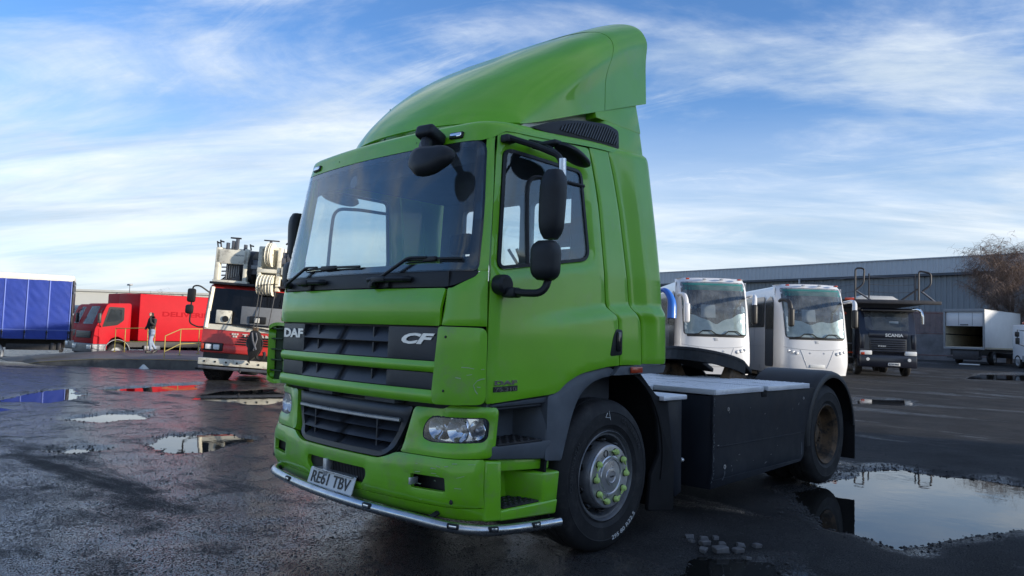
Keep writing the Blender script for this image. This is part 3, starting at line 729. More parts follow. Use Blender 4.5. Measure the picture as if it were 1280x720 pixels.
# headlights and surrounds
hl = r2([(.765, .838), (.83, .820), (1.175, .836), (1.205, .862), (1.205, .952), (1.175, .978), (.815, .972), (.765, .915)], [.03, .04, .03, .03, .03, .03, .05, .04], 4)
sur = r2([(.615, .748), (1.262, .748), (1.262, 1.035), (.95, 1.045), (.905, 1.018), (.680, 1.018)], [.02, .04, .04, .04, .04, .03], 4)
def Bh(q, z): 
    d = pdist((q, z), hl); return B(q, z)
for s in (1, -1):
    Bs = (lambda q, z, s=s: B(s*q, z))
    o, h = (sur, hl) if s > 0 else ([(p[0], p[1]) for p in sur], hl)
    bm = BM()
    if s > 0: patch(bm, B, sur, holes=[hl], res=.035, thick=.06, off=0, lip=.012)
    else: patch(bm, B, [(-p[0], p[1]) for p in sur][::-1], holes=[[(-p[0], p[1]) for p in hl][::-1]], res=.035, thick=.06, off=0, lip=.012)
    srd = fin('headlight_surround', bm, 'green_worn', truck, ang=45)
    hh = hl if s > 0 else [(-p[0], p[1]) for p in hl][::-1]
    bm = BM(); patch(bm, B, inset(hh, .003), res=.05, thick=.004, off=-.010, lip=.003); lens = fin('headlight', bm, 'lens', truck, ang=50)
    bm = BM(); patch(bm, B, inset(hh, .001), res=.04, thick=.01, off=-.075, lip=0)
    fin('headlight_housing', bm, 'reflector', lens, ang=30)
    bm = BM(); patch(bm, B, inset(hh, -.004), holes=[inset(hh, .006)], res=.03, thick=.06, off=-.012, lip=0); fin('headlight_rim', bm, 'black_plastic', lens)
    for (q, r_) in ((.848, .064), (.995, .070), (1.115, .05)):
        p = B(s*q, .90); e = 2e-3; t_ = (B(s*q+e, .9)-B(s*q-e, .9)).normalized(); n_ = Vector((t_.y, -t_.x, 0)).normalized()
        n_ = (n_+Vector((0, -1, 0))*1.2).normalized()
        c = p-n_*.03
        M = Matrix.Translation(c) @ n_.to_track_quat('Z', 'Y').to_matrix().to_4x4()
        t = bmesh.new(); prof = [(0.004, -.045)]+[(r_*k/6, -.045+.04*(k/6)**2) for k in range(1, 7)]+[(r_*1.05, -.002), (r_*1.08, -.006)]
        lathe(t, prof, (0, 0, 0), 'z', 28); bm = BM(); merge(bm, t, M); fin('reflector_bowl', bm, 'reflector', lens, ang=60)
        t = bmesh.new(); lathe(t, [(0, .0), (.012, -.004), (.015, -.018), (.015, -.04)], (0, 0, 0), 'z', 14); bm = BM(); merge(bm, t, M); fin('bulb', bm, 'hub_steel', lens)
# lower grille
lg = r2([(-.655, 1.012), (-.60, .865), (-.525, .735), (-.44, .690), (.44, .690), (.525, .735), (.60, .865), (.655, 1.012)], [.02, .1, .06, .05, .05, .06, .1, .02], 4)
lgi = r2([(-.575, .915), (-.545, .835), (-.48, .745), (-.42, .725), (.42, .725), (.48, .745), (.545, .835), (.575, .915)], [.015, .1, .05, .04, .04, .05, .1, .015], 4)
bm = BM(); patch(bm, lambda q, z: B(q, z)+Vector((0, .012, 0)), lg, holes=[lgi], res=.04, thick=.05, off=0, lip=.014); lgr = fin('lower_grille', bm, 'grille_black', truck, ang=40)
bm = BM(); n = 14
pts = [B(lerp(-.575, .575, i/n), .923)+Vector((0, .008, 0)) for i in range(n+1)]; tube(bm, pts, .013, 6, sx=.8); fin('grille_bar', bm, 'hub_steel', lgr)
for (z0, z1, wq) in ((.852, .905, .565), (.782, .845, .52), (.722, .775, .45)):
    bm = BM()
    A = [B(lerp(-wq, wq, i/n), z0)+Vector((0, .022, 0)) for i in range(n+1)]; C_ = [B(lerp(-wq-.02, wq+.02, i/n), z1)+Vector((0, .085, 0)) for i in range(n+1)]
    for i in range(n): hexa(bm, [A[i]+Vector((0, .018, 0)), A[i+1]+Vector((0, .018, 0)), A[i+1], A[i], C_[i]+Vector((0, .004, 0)), C_[i+1]+Vector((0, .004, 0)), C_[i+1], C_[i]])
    bmesh.ops.remove_doubles(bm, verts=bm.verts, dist=1e-4); fin('grille_slat', bm, 'grille_black', lgr)
for xq in (-.36, .36):
    bm = BM(); y = B(xq, .8).y; prism(bm, [(y+.03, .73), (y+.03, .91), (y+.09, .91), (y+.09, .73)], fx(xq), -.006, .006); fin('grille_fin', bm, 'grille_black', lgr)
bm = BM(); patch(bm, lambda q, z: B(q, z)+Vector((0, .10, 0)), lg, res=.1, thick=.01); fin('grille_back', bm, 'ink', lgr)
for a, b in ((-.5, -.2), (.18, .5)): bm = BM(); box(bm, a, b, -1.36, -1.28, 1.014, 1.05, .006); fin('flap_hinge', bm, 'grey_plastic', lgr)
bm = BM(); box(bm, -.62, .62, -1.20, -.6, .44, 1.05); box(bm, -.86, .86, -1.02, -.62, .44, 1.04); fin('front_structure', bm, 'ink', truck)
# ---- grey upper step module and wheel arch (near side, then mirrored)
def shelf_treads(name, x0, x1, y0_, y1_, z, par, mat='chassis'):
    bm = BM(); box(bm, x0, x1, y0_, y1_, z, z+.012, .003)
    for i in range(6):
        for j in range(4):
            cx, cy = lerp(x0+.03, x1-.03, j/3), lerp(y0_+.04, y1_-.04, i/5)
            lathe(bm, [(.014, z+.012), (.012, z+.018), (.006, z+.018), (.006, z+.012)], (cx, cy, 0), 'z', 8)
    return fin(name, bm, mat, par)
def near_parts():
    out = []
    step = BM()
    # upper cavity: back, ceiling, front cheek, shelf, fender cheek
    box(step, .86, .90, -1.13, -.60, .72, 1.10, .005)
    hexa(step, [(.88, -1.13, 1.035), (1.125, -1.13, 1.035), (1.125, -.60, 1.045), (.88, -.60, 1.045), (.88, -1.13, 1.052), (1.135, -1.13, 1.052), (1.135, -.60, 1.085), (.88, -.60, 1.085)], .006)
    hexa(step, [(.88, -1.13, .735), (1.13, -1.13, .735), (1.13, -.60, .690), (.88, -.60, .690), (.88, -1.13, .812), (1.150, -1.13, .812), (1.150, -.60, .812), (.88, -.60, .812)], .010)
    hexa(step, [(.88, -1.15, .74), (1.11, -1.15, .74), (1.11, -1.118, .74), (.88, -1.118, .74), (.88, -1.15, 1.06), (1.10, -1.15, 1.06), (1.10, -1.118, 1.06), (.88, -1.118, 1.06)], .006)
    # cheek curving out to the fender
    hexa(step, [(.88, -.72, .80), (1.145, -.665, .80), (1.145, -.60, .80), (.88, -.60, .80), (.88, -.72, 1.06), (1.140, -.64, 1.06), (1.14, -.60, 1.08), (.88, -.60, 1.08)], .012)
    o = fin('upper_step', step, 'grey_plastic', truck, ang=40); out.append(o)
    shelf_treads('step_tread', .90, 1.148, -1.09, -.70, .812, o)
    bm = BM(); tube(bm, [(1.10, -1.10, 1.022), (1.10, -.68, 1.03)], .014, 8); fin('step_rail', bm, 'black_plastic', o)
    # fender / arch trim
    fen = r2([(-.665, .688), (-.505, .672), (-.462, .81), (-.40, .99), (-.335, 1.09), (-.215, 1.165), (-.06, 1.198), (.10, 1.204), (-.02, 1.262), (-.36, 1.219), (-.50, 1.158), (-.575, 1.10), (-.66, 1.088), (-.655, .81)], [.02, .02, .1, .1, .08, .08, .1, .01, .03, .1, .06, .05, .02, .02], 3)
    def Sfen(y, z): return Vector((1.150+.006*ss(.7, 1.2, z), y, z))
    bm = BM(); patch(bm, Sfen, fen, res=.04, thick=.10, off=0, lip=.010); out.append(fin('wheel_arch_trim', bm, 'grey_plastic', truck, ang=40))
    # lower green step
    st = BM()
    hexa(st, [(.90, -1.17, .385), (1.135, -1.165, .385), (1.150, -1.04, .375), (.90, -1.04, .375), (.90, -1.17, .735), (1.125, -1.165, .735), (1.145, -1.045, .722), (.90, -1.045, .722)], .018, 3)
    hexa(st, [(.90, -1.05, .375), (1.150, -1.05, .375), (1.150, -.555, .348), (.90, -.555, .348), (.90, -1.05, .440), (1.155, -1.05, .440), (1.152, -.540, .440), (.90, -.54, .440)], .014, 3)
    box(st, .86, .93, -1.10, -.56, .40, .72, .01)
    hexa(st, [(.90, -.80, .43), (1.148, -.680, .43), (1.148, -.545, .43), (.90, -.545, .43), (.90, -.83, .62), (1.148, -.685, .615), (1.150, -.526, .612), (.90, -.545, .62)], .014, 3)
    hexa(st, [(.90, -1.06, .655), (1.10, -1.06, .655), (1.10, -.58, .625), (.90, -.58, .625), (.90, -1.06, .728), (1.10, -1.06, .728), (1.10, -.575, .69), (.90, -.575, .69)], .010, 2)
    o = fin('lower_step', st, 'green_worn', truck, ang=40); out.append(o)
    shelf_treads('step_tread', .93, 1.14, -1.02, -.71, .440, o)
    bm = BM(); box(bm, 1.02, 1.12, -1.02, -.93, .738, .752, .004); fin('step_light', bm, 'hub_steel', o)
    # wheel housing
    bm = BM(); n = 26; prof = []
    for i in range(n+1):
        a = lerp(radians(200), radians(-12), i/n); R_ = .665+.04*sin(a)
        prof.append((cos(a)*R_+.02, .55+sin(a)*R_))
    for (y1, z1), (y2, z2) in zip(prof, prof[1:]):
        hexa(bm, [(.55, y1, z1), (1.135, y1, z1), (1.135, y2, z2), (.55, y2, z2), (.55, y1*1.03, z1+.012), (1.135, y1*1.03, z1+.012), (1.135, y2*1.03, z2+.012), (.55, y2*1.03, z2+.012)])
    box(bm, .55, .58, -.62, .64, .45, 1.22)
    out.append(fin('wheel_housing', bm, 'rubber', truck))
    # rear half of the mudguard with flap
    fl = [(.30, 1.225), (.37, 1.222), (.50, 1.12), (.60, 1.045), (.70, 1.015), (.745, 1.01), (.80, .80), (.865, .50), (.868, .155), (.52, .200), (.55, .45), (.66, .60), (.62, .85), (.52, 1.03)]
    bm = BM(); prism(bm, r2(fl, .02, 2), fx(1.09), 0, .035, .006)
    hexa(bm, [(.60, .84, .16), (1.11, .84, .16), (1.11, .868, .16), (.60, .868, .16), (.60, .72, 1.0), (1.11, .72, 1.0), (1.11, .745, 1.01), (.60, .745, 1.01)])
    out.append(fin('mudguard', bm, 'rubber', truck))
    return out
NEAR = near_parts()
for o in NEAR: mirror_tree(o, truck)

# ---- wheels
def arc_text(s, r, x, a_mid, h, span, mat, par, name, depth=.002, up=1):
    bm = text_bm(s, span, h, depth, .01)
    for v in bm.verts:
        a = a_mid-up*(v.co.x-span/2)/r; rr = r+up*(v.co.z-h/2)
        v.co = Vector((x-v.co.y+depth, -cos(a)*rr*-1 if False else cos(a)*rr, sin(a)*rr))
    return fin(name, bm, mat, par)
TR, RR = .519, .3
def tyre_prof(xo, xi):
    w_ = xo-xi
    return [(.292, xo-.012), (.300, xo-.004), (.318, xo-.006), (.345, xo+.006), (.348, xo+.008), (.354, xo+.007), (.40, xo+.012), (.430, xo+.010), (.434, xo+.0125), (.440, xo+.009), (.470, xo+.002), (.497, xo-.016), (.510, xo-.034), (TR-.002, xo-.05),
            (TR, xo-.07), (TR, xo-.098), (TR-.014, xo-.10), (TR-.014, xo-.108), (TR+.001, xo-.11), (TR+.002, xo-w_/2-.006), (TR-.014, xo-w_/2-.004), (TR-.014, xo-w_/2+.004+-.008), (TR+.002, xo-w_/2-.010), (TR+.001, xi+.11), (TR-.014, xi+.108), (TR-.014, xi+.10), (TR, xi+.098), (TR, xi+.07), (TR-.004, xi+.05), (.497, xi+.016), (.44, xi-.008), (.36, xi-.004), (.30, xi+.004), (.292, xi+.012)]
def front_wheel(side):
    wh = BM(); xo = 1.125
    lathe(wh, tyre_prof(xo, xo-.295), (0, 0, .517), 'x', 96); tw = fin('front_wheel', wh, 'tyre', truck, ang=28)
    bm = BM(); lathe(bm, [(.272, xo-.06), (.292, xo-.012), (.302, xo+.002), (.306, xo-.002), (.304, xo-.01), (.296, xo-.02), (.275, xo-.022), (.262, xo-.05), (.256, xo-.11), (.252, xo-.14), (.244, xo-.145), (.238, xo-.11), (.225, xo-.03), (.214, xo+.012), (.205, xo+.022), (0.001, xo+.022)], (0, 0, .517), 'x', 72)
    rim = fin('rim', bm, 'rim_steel', tw, ang=30)
    for i in range(10):
        a = 2*pi*(i+.5)/10; t = bmesh.new(); lathe(t, [(.0, .004), (.024, .004), (.026, 0), (.026, -.01)], (0, 0, 0), 'x', 14)
        r_ = .232; M = Matrix.Translation((xo-.055, cos(a)*r_, .517+sin(a)*r_)) @ Matrix.Rotation(a, 4, 'X') @ Matrix.Rotation(radians(-75), 4, 'Z') @ Matrix.Diagonal((1, 1.5, 1.1, 1))
        bm = BM(); merge(bm, t, M); fin('vent_hole', bm, 'ink', rim)
    bm = BM(); lathe(bm, [(.213, xo+.010), (.213, xo+.022), (.206, xo+.030), (.19, xo+.032), (.14, xo+.032), (.132, xo+.036), (.118, xo+.036), (.112, xo+.030), (.108, xo+.030), (.104, xo+.036), (.060, xo+.040), (.056, xo+.046), (.040, xo+.048), (.036, xo+.044), (.0, xo+.045)], (0, 0, .517), 'x', 64)
    cap = fin('hub_cover', bm, 'hub_steel', tw, ang=25)
    text_on('hub_lettering', 'DAF', (xo+.049, -.02, .512), (0, 1, 0), (0, 0, 1), .045, .012, 'ink', cap, .002, .02)
    lime = {0, 1, 3, 4, 5, 6, 7, 8, 9}
    for i in range(10):
        a = radians(18+36*i+20); cy, cz = cos(a)*.168, .517+sin(a)*.168
        bm = BM(); lathe(bm, [(.026, xo+.0335), (.024, xo+.036), (.020, xo+.036), (.020, xo+.033)], (0, cy, cz), 'x', 16); fin('nut_hole', bm, 'ink', cap)
        if i == 2: continue
        bm = BM(); lathe(bm, [(.019, xo+.030), (.021, xo+.042), (.020, xo+.055), (.013, xo+.064), (0, xo+.066)], (0, cy, cz), 'x', 14)
        b = a+radians(16 if i % 2 else -16)
        tube(bm, [(xo+.048, cy, cz), (xo+.046, cos(b)*.172, .517+sin(b)*.172)], [.014, .004], 6); fin('nut_indicator', bm, 'lime', cap)
    if side > 0:
        for (s_, r_, am, h_, sp_) in (('CONTINENTAL', .40, radians(165), .03, .34), ('CONTINENTAL', .40, radians(45), .03, .34)):
            t = arc_text(s_, r_, xo+.0135, am, h_, sp_, 'tyre_pale', tw, 'raised_lettering', .002)
            t.location = (0, 0, .517)
        t = arc_text('295 80 R22.5', .432, xo+.013, radians(-62), .030, .30, 'plate_white', tw, 'chalk_marking', .001, -1); t.location = (0, 0, .517)
        bm = BM()
        tube(bm, [(xo+.012, -.02, .517+.43), (xo+.012, -.04, .517+.40), (xo+.011, .01, .517+.395)], .0025, 4); tube(bm, [(xo+.010, .0, .517+.44), (xo+.013, .015, .517+.38)], .0025, 4); fin('chalk_marking', bm, 'plate_white', tw)
    return tw
fw = front_wheel(1)
def mirrored_thing(o): return mirror_tree(o, truck)
fw2 = mirrored_thing(fw)
WB = 3.8
def rear_wheel():
    xo = 1.15; bm = BM(); lathe(bm, tyre_prof(xo, xo-.28), (0, WB, .517), 'x', 96); tw = fin('rear_wheel', bm, 'tyre', truck, ang=28)
    bm = BM(); lathe(bm, tyre_prof(xo-.34, xo-.62), (0, WB, .517), 'x', 64); fin('inner_tyre', bm, 'tyre', tw, ang=28)
    bm = BM(); lathe(bm, [(.302, xo-.0), (.306, xo-.002), (.302, xo+.004), (.294, xo-.004), (.285, xo-.02), (.272, xo-.03), (.262, xo-.06), (.255, xo-.11), (.245, xo-.14), (.20, xo-.165), (.17, xo-.17), (.165, xo-.165), (.115, xo-.165), (.11, xo-.145), (.10, xo-.12), (.08, xo-.112), (.0, xo-.11)], (0, WB, .517), 'x', 64)
    rim = fin('rim', bm, 'rim_rust', tw, ang=30)
    for i in range(10):
        a = 2*pi*i/10; bm = BM(); lathe(bm, [(.016, xo-.167), (.016, xo-.13), (.010, xo-.12), (0, xo-.12)], (0, WB+cos(a)*.14, .517+sin(a)*.14), 'x', 8); fin('wheel_nut', bm, 'rim_rust', rim)
    for i in range(8):
        a = 2*pi*(i+.5)/8; bm = BM(); lathe(bm, [(.026, xo-.148), (.02, xo-.150), (0, xo-.150)], (0, WB+cos(a)*.212, .517+sin(a)*.212), 'x', 12); fin('vent_hole', bm, 'ink', rim)
    return tw
rw_ = rear_wheel(); mirror_tree(rw_, truck)

# ---- chassis, side box, decks, mudguards
bm = BM()
for x in (-.42, .42): box(bm, x-.04, x+.04, -1.0, 4.65, .72, .99, .006)
for y in (.6, 2.1, 3.3, 4.55): box(bm, -.40, .40, y-.05, y+.05, .75, .95)
box(bm, -.40, .40, -.9, .9, .55, 1.2)
fin('chassis_frame', bm, 'chassis', truck)
bm = BM(); tube(bm, [(-.95, WB, .517), (.95, WB, .517)], .085, 12); lathe(bm, [(0, -.2), (.2, -.15), (.24, 0), (.2, .15), (0, .2)], (0, WB, .517), 'x', 20); tube(bm, [(-.95, 0, .47), (.95, 0, .47)], .06, 10); fin('axle', bm, 'chassis', truck)
bm = BM()
xs = 1.195
prof = r2([(1.335, .285), (1.36, .255), (3.10, .305), (3.135, .34), (3.145, .53), (3.24, .82), (3.40, 1.018), (1.335, 1.018)], [.02, .03, .03, .02, .03, .1, .02, .012], 3)
def Sbx(y, z): return Vector((xs-.035*ss(.40, .24, z), y, z))
t = BM(); patch(t, Sbx, prof, res=.09, thick=.03, off=0, lip=.008); sb = fin('side_box', t, 'navy_panel', truck, ang=40)
bm = BM(); hexa(bm, [(.50, 1.338, .25), (1.175, 1.338, .255), (1.175, 3.1, .31), (.50, 3.1, .31), (.50, 1.338, 1.012), (1.186, 1.338, 1.012), (1.186, 3.2, 1.012), (.50, 3.2, 1.012)], .008); fin('box_body', bm, 'navy_panel', sb)
for (y, z, r_) in ((1.58, .895, .016), (1.53, .425, .018), (3.10, .925, .014)):
    bm = BM(); lathe(bm, [(r_, xs-.001), (r_, xs+.003), (r_*.55, xs+.003), (r_*.5, xs-.004), (0, xs-.004)], (0, y, z), 'x', 14); fin('panel_fixing', bm, 'hub_steel', sb)
def Fx(y, z): return Sbx(y, z)+Vector((.0012, 0, 0))
scratch(sb, [(1.535, .41), (1.54, .36), (1.532, .31), (1.536, .28)], Fx, .010, 'grey_plastic')
scratch(sb, [(3.06, .50), (3.065, .43), (3.06, .38)], Fx, .012, 'grey_plastic')
for i in range(16):
    y, z = random.uniform(1.4, 3.0), random.uniform(.36, .95); a = random.uniform(-.5, 1.2); L = random.uniform(.01, .035)
    scratch(sb, [(y, z), (y+cos(a)*L, z+sin(a)*L)], Fx, .0025, 'hub_steel')
scratch(sb, [(1.36+i*.15, .33+.0008*i) for i in range(12)], Fx, .002, 'grey_plastic')
for i in range(40):       # worn paint along the front corner and a pressed swage line
    z = random.uniform(.30, 1.0); scratch(sb, [(1.338, z), (1.338+random.uniform(.004, .02), z+random.uniform(-.02, .02))], Fx, random.uniform(.003, .010), 'grey_plastic')
bm = BM(); box(bm, xs-.004, xs+.003, 1.40, 3.10, .588, .600, .002); fin('swage_line', bm, 'navy_panel', sb)
# offside tank
bm = BM(); box(bm, -1.17, -.50, 1.3, 3.0, .30, 1.0, .06, 3); fin('fuel_tank', bm, 'alu_plate', truck)
# battery / step bracket between mudguard and box
bm = BM(); hexa(bm, [(.60, .885, .25), (1.12, .885, .25), (1.12, .985, .275), (.60, .985, .275), (.60, .75, .995), (1.125, .75, .995), (1.125, .965, .995), (.60, .965, .995)], .01); fin('step_bracket', bm, 'navy_panel', truck)
bm = BM(); box(bm, .72, 1.165, .64, .975, 1.0, 1.036, .008); st2 = fin('catwalk_step', bm, 'alu_plate', truck)
bm = BM(); lathe(bm, [(.018, 0), (.018, .03), (.01, .035), (0, .035)], (1.10, .99, .52), 'y', 10); fin('bolt', bm, 'hub_steel', truck)
# chequer plates
def chequer(name, x0, x1, y0_, y1_, z, lip=.045):
    bm = BM(); box(bm, x0, x1, y0_, y1_, z-.008, z, .0025); box(bm, x1-.012, x1+.004, y0_+.004, y1_-.004, z-lip, z-.001, .003)
    box(bm, x0+.01, x1-.004, y0_-.003, y0_+.009, z-lip, z-.001, .003)
    o = fin(name, bm, 'alu_plate', truck)
    bm = BM(); ny = int((y1_-y0_)/.046); nx = int((x1-x0)/.046)
    for i in range(nx):
        for j in range(ny):
            cx, cy = x0+.023+i*.046, y0_+.023+j*.046; d = .016; e = .0046
            if (i+j) % 2: a, b = Vector((d, d, 0)), Vector((-e, e, 0))
            else: a, b = Vector((d, -d, 0)), Vector((e, e, 0))
            c = Vector((cx, cy, z)); h = Vector((0, 0, .0050))
            vs = [bm.verts.new(c+v) for v in (a, b, -a, -b)]; top = bm.verts.new(c+h)
            for k in range(4): bm.faces.new((vs[k], vs[(k+1) % 4], top))
    tr = fin('tread_pattern', bm, 'alu_plate', o, smooth=False); tr['kind'] = 'stuff'
    return o
chequer('deck_plate', .02, 1.205, 1.335, 2.205, 1.066)
chequer('deck_plate', .02, 1.205, 2.29, 3.215, 1.066)
chequer('deck_plate', -1.10, .62, .62, 1.325, 1.064)
chequer('deck_plate', -1.10, .01, 1.335, 3.0, 1.064)
bm = BM(); box(bm, 1.0, 1.196, 2.195, 2.30, .97, 1.03, .006); fin('deck_notch', bm, 'rubber', truck)
# rear mudguards
def mudguard(s):
    bm = BM(); n = 30; pts = []
    for i in range(n+1):
        a = lerp(radians(188), radians(4), i/n); pts.append((WB+.03+cos(a)*.665, .535+sin(a)*.648))
    rows = []
    for (y, z) in pts:
        ny, nz_ = (y-WB-.03)/.665, (z-.535)/.648
        rows.append([Vector((s*x, y+ny*o, z+nz_*o)) for x, o in ((.52, 0), (1.10, 0), (1.16, -.004), (1.195, -.018), (1.208, -.045), (1.206, -.075), (1.192, -.075), (1.17, -.03), (1.10, -.016), (.52, -.016))])
    for a, b in zip(rows, rows[1:]):
        va = [bm.verts.new(v) for v in a]; vb = [bm.verts.new(v) for v in b]
        for k in range(len(va)): bm.faces.new((va[k], va[(k+1) % len(va)], vb[(k+1) % len(va)], vb[k]))
    bmesh.ops.remove_doubles(bm, verts=bm.verts, dist=1e-5)
    o = fin('rear_mudguard', bm, 'black_plastic', truck, ang=40)
    bm = BM(); hexa(bm, [(s*.62, 4.475, .20), (s*1.195, 4.475, .20), (s*1.195, 4.50, .20), (s*.62, 4.50, .20), (s*.62, 4.46, .60), (s*1.20, 4.46, .60), (s*1.20, 4.488, .60), (s*.62, 4.488, .60)], .006); fin('mudflap', bm, 'rubber', o)
mudguard(1); mudguard(-1)
# fifth wheel, tipped back
bm = BM(); T = Matrix.Translation((0, 3.22, 1.28)) @ Matrix.Rotation(radians(-13), 4, 'X')
out = []
for i in range(25):
    a = lerp(radians(205), radians(-25), i/24); out.append((cos(a)*.47, -sin(a)*.50+.0))
shape = out+[(.30, .62), (.20, .66), (.075, .15), (-.075, .15), (-.20, .66), (-.30, .62)]
t = bmesh.new(); prism(t, shape, fz(0), -.05, 0, .01); merge(bm, t, T)
t = bmesh.new()
for i in range(len(out)-1):
    (x0, y0_), (x1, y1_) = out[i], out[i+1]
    hexa(t, [(x0, y0_, -.14), (x1, y1_, -.14), (x1*.95, y1_*.95, -.14), (x0*.95, y0_*.95, -.14), (x0, y0_, -.03), (x1, y1_, -.03), (x1*.95, y1_*.95, -.03), (x0*.95, y0_*.95, -.03)])
merge(bm, t, T); fifth = fin('fifth_wheel', bm, 'chassis', truck)
for x in (-.38, .38): bm = BM(); hexa(bm, [(x-.06, 2.98, 1.0), (x+.06, 2.98, 1.0), (x+.06, 3.48, 1.0), (x-.06, 3.48, 1.0), (x-.05, 3.12, 1.19), (x+.05, 3.12, 1.19), (x+.05, 3.34, 1.19), (x-.05, 3.34, 1.19)], .01); fin('fifth_wheel_pedestal', bm, 'rim_rust', fifth)
bm = BM(); box(bm, -.50, .50, 2.95, 3.6, .985, 1.02, .006); fin('mounting_plate', bm, 'rim_rust', fifth)
bm = BM(); box(bm, .46, .72, 3.75, 4.0, 1.05, 1.17, .02); fin('air_tank_bracket', bm, 'rim_rust', truck)
bm = BM(); tube(bm, fillet([(-.3, .42, 2.2), (-.32, .75, 1.9), (-.1, .95, 1.35), (.05, .8, 1.15)], .2, 6), .014, 6); tube(bm, fillet([(-.2, .42, 2.2), (-.25, .7, 1.8), (-.15, .9, 1.3), (0, .8, 1.12)], .2, 6), .014, 6); fin('air_line', bm, 'rubber', truck)

# ---- mirrors, near side then mirrored
def head(pts_fn, name, par, mat='black_plastic'): pass
def mirror_head(name, c, w_, d_, h_, rz, par, taper=.9, skew=0):
    bm = BM(); n = 20; rings = []
    for k in range(13):
        v = k/12; z = (v-.5)*h_; f = (1-abs(2*v-1)**4.5)**.35 if 0 < k < 12 else .55
        sc = lerp(taper, 1, v); ring = []
        for i in range(n):
            a = 2*pi*i/n; cx = abs(cos(a))**.55*(1 if cos(a) >= 0 else -1); cy = abs(sin(a))**.7*(1 if sin(a) >= 0 else -1)
            y = cy*d_/2*f
            if y > 0: y = min(y, d_*.30)
            ring.append(bm.verts.new(Matrix.Rotation(rz, 3, 'Z') @ Vector((cx*w_/2*f*sc, y, 0))+Vector(c)+Vector((skew*z, 0, z))))
        rings.append(ring)
    for a, b in zip(rings, rings[1:]):
        for i in range(n): bm.faces.new((a[i], a[(i+1) % n], b[(i+1) % n], b[i]))
    bm.faces.new(rings[0][::-1]); bm.faces.new(rings[-1])
    return fin(name, bm, 'black_plastic', par, ang=55)
P0 = Sy(-1.035, 2.655); PL = Sy(-1.09, 1.755)
bm = BM(); box(bm, P0.x-.01, P0.x+.055, P0.y-.035, P0.y+.045, P0.z-.03, P0.z+.02, .012)
tube(bm, fillet([P0+Vector((.04, 0, 0)), Vector((1.25, -.96, 2.60)), Vector((1.395, -.895, 2.530)), Vector((1.415, -.895, 2.42))], [0, .02, .04, 0], 4), .019, 8)
arm = fin('mirror_arm', bm, 'black_plastic', truck)
bm = BM(); tube(bm, [(1.413, -.895, 2.51), (1.415, -.895, 2.40)], .022, 10); fin('mirror_sleeve', bm, 'steel_bar', arm)
bm = BM(); lathe(bm, [(.0, .075), (.045, .075), (.06, .06), (.062, .0), (.05, -.012), (.0, -.012)], (PL.x-.01, PL.y-.02, PL.z), 'x', 18)
tube(bm, fillet([PL+Vector((.05, .0, -.03)), Vector((1.30, -1.085, 1.706)), Vector((1.415, -1.03, 1.706)), Vector((1.425, -.99, 1.82))], [0, .04, .07, 0], 6), .022, 10)
box(bm, PL.x+.02, PL.x+.12, PL.y-.03, PL.y+.05, PL.z-.075, PL.z-.015, .015)
fin('lower_arm', bm, 'black_plastic', arm)
mh = mirror_head('main_mirror', (1.425, -.985, 2.222), .155, .14, .40, radians(8), arm, .86, .04)
mirror_head('wide_angle_mirror', (1.415, -1.02, 1.895), .175, .14, .225, radians(8), arm, .95)
bm = BM(); M = Matrix.Translation((1.30, -.665, 2.60)) @ Matrix.Rotation(radians(-14), 4, 'X') @ Matrix.Rotation(radians(12), 4, 'Y') @ Matrix.Rotation(radians(12), 4, 'Z')
t = bmesh.new(); n = 28; rg = []
for (zz_, sc) in ((-.030, .55), (-.026, .9), (-.012, 1.0), (.004, .97), (.018, .75), (.026, .4)):
    rg.append([t.verts.new((abs(cos(2*pi*i/n))**.75*(1 if cos(2*pi*i/n) > 0 else -1)*.095*sc, sin(2*pi*i/n)*.17*sc, zz_)) for i in range(n)])
for a, b in zip(rg, rg[1:]):
    for i in range(n): t.faces.new((a[i], a[(i+1) % n], b[(i+1) % n], b[i]))
t.faces.new(rg[0][::-1]); t.faces.new(rg[-1]); merge(bm, t, M); box(bm, 1.12, 1.32, -.86, -.79, 2.62, 2.655, .012)
tube(bm, [(1.29, -.83, 2.64), (1.30, -.74, 2.62)], .02, 8)
fin('kerb_mirror', bm, 'black_plastic', arm, ang=50)
bm = BM(); tube(bm, [(1.08, -.84, 2.68), (1.2, -.83, 2.645), (1.37, -.90, 2.55)], .014, 6); fin('kerb_mirror_arm', bm, 'black_plastic', arm)
mirror_tree(arm, truck)
# front mirror over the windscreen
b0 = S(.66, 2.69)
bm = BM(); M = Matrix.Translation((.665, -1.265, 2.675)) @ Matrix.Rotation(radians(10), 4, 'Z') @ Matrix.Rotation(radians(-18), 4, 'X')
box(bm, -.07, .07, -.11, .05, -.04, .04, .025, 3, M); tube(bm, [(.69, -1.34, 2.63), (.75, -1.40, 2.575), (.80, -1.43, 2.53)], .038, 10)
fm = fin('front_mirror_bracket', bm, 'black_plastic', truck)
bm = BM(); t = bmesh.new(); n = 30; rg = []
ol = r2([(-.17, .075), (-.12, .10), (.12, .085), (.19, .03), (.17, -.03), (.06, -.10), (-.07, -.105), (-.17, -.02)], .05, 4)
for (d, sc) in ((.03, .80), (.034, .93), (.018, 1.0), (-.005, .96), (-.03, .80), (-.045, .5)):
    rg.append([t.verts.new((u*sc, d, v*sc)) for u, v in ol])
for a, b in zip(rg, rg[1:]):
    m_ = len(a)
    for i in range(m_): t.faces.new((a[i], a[(i+1) % m_], b[(i+1) % m_], b[i]))
t.faces.new(rg[0][::-1]); t.faces.new(rg[-1])
merge(bm, t, Matrix.Translation((.865, -1.46, 2.475)) @ Matrix.Rotation(radians(8), 4, 'Z') @ Matrix.Rotation(radians(-22), 4, 'X'))
fin('front_mirror', bm, 'black_plastic', fm, ang=50)
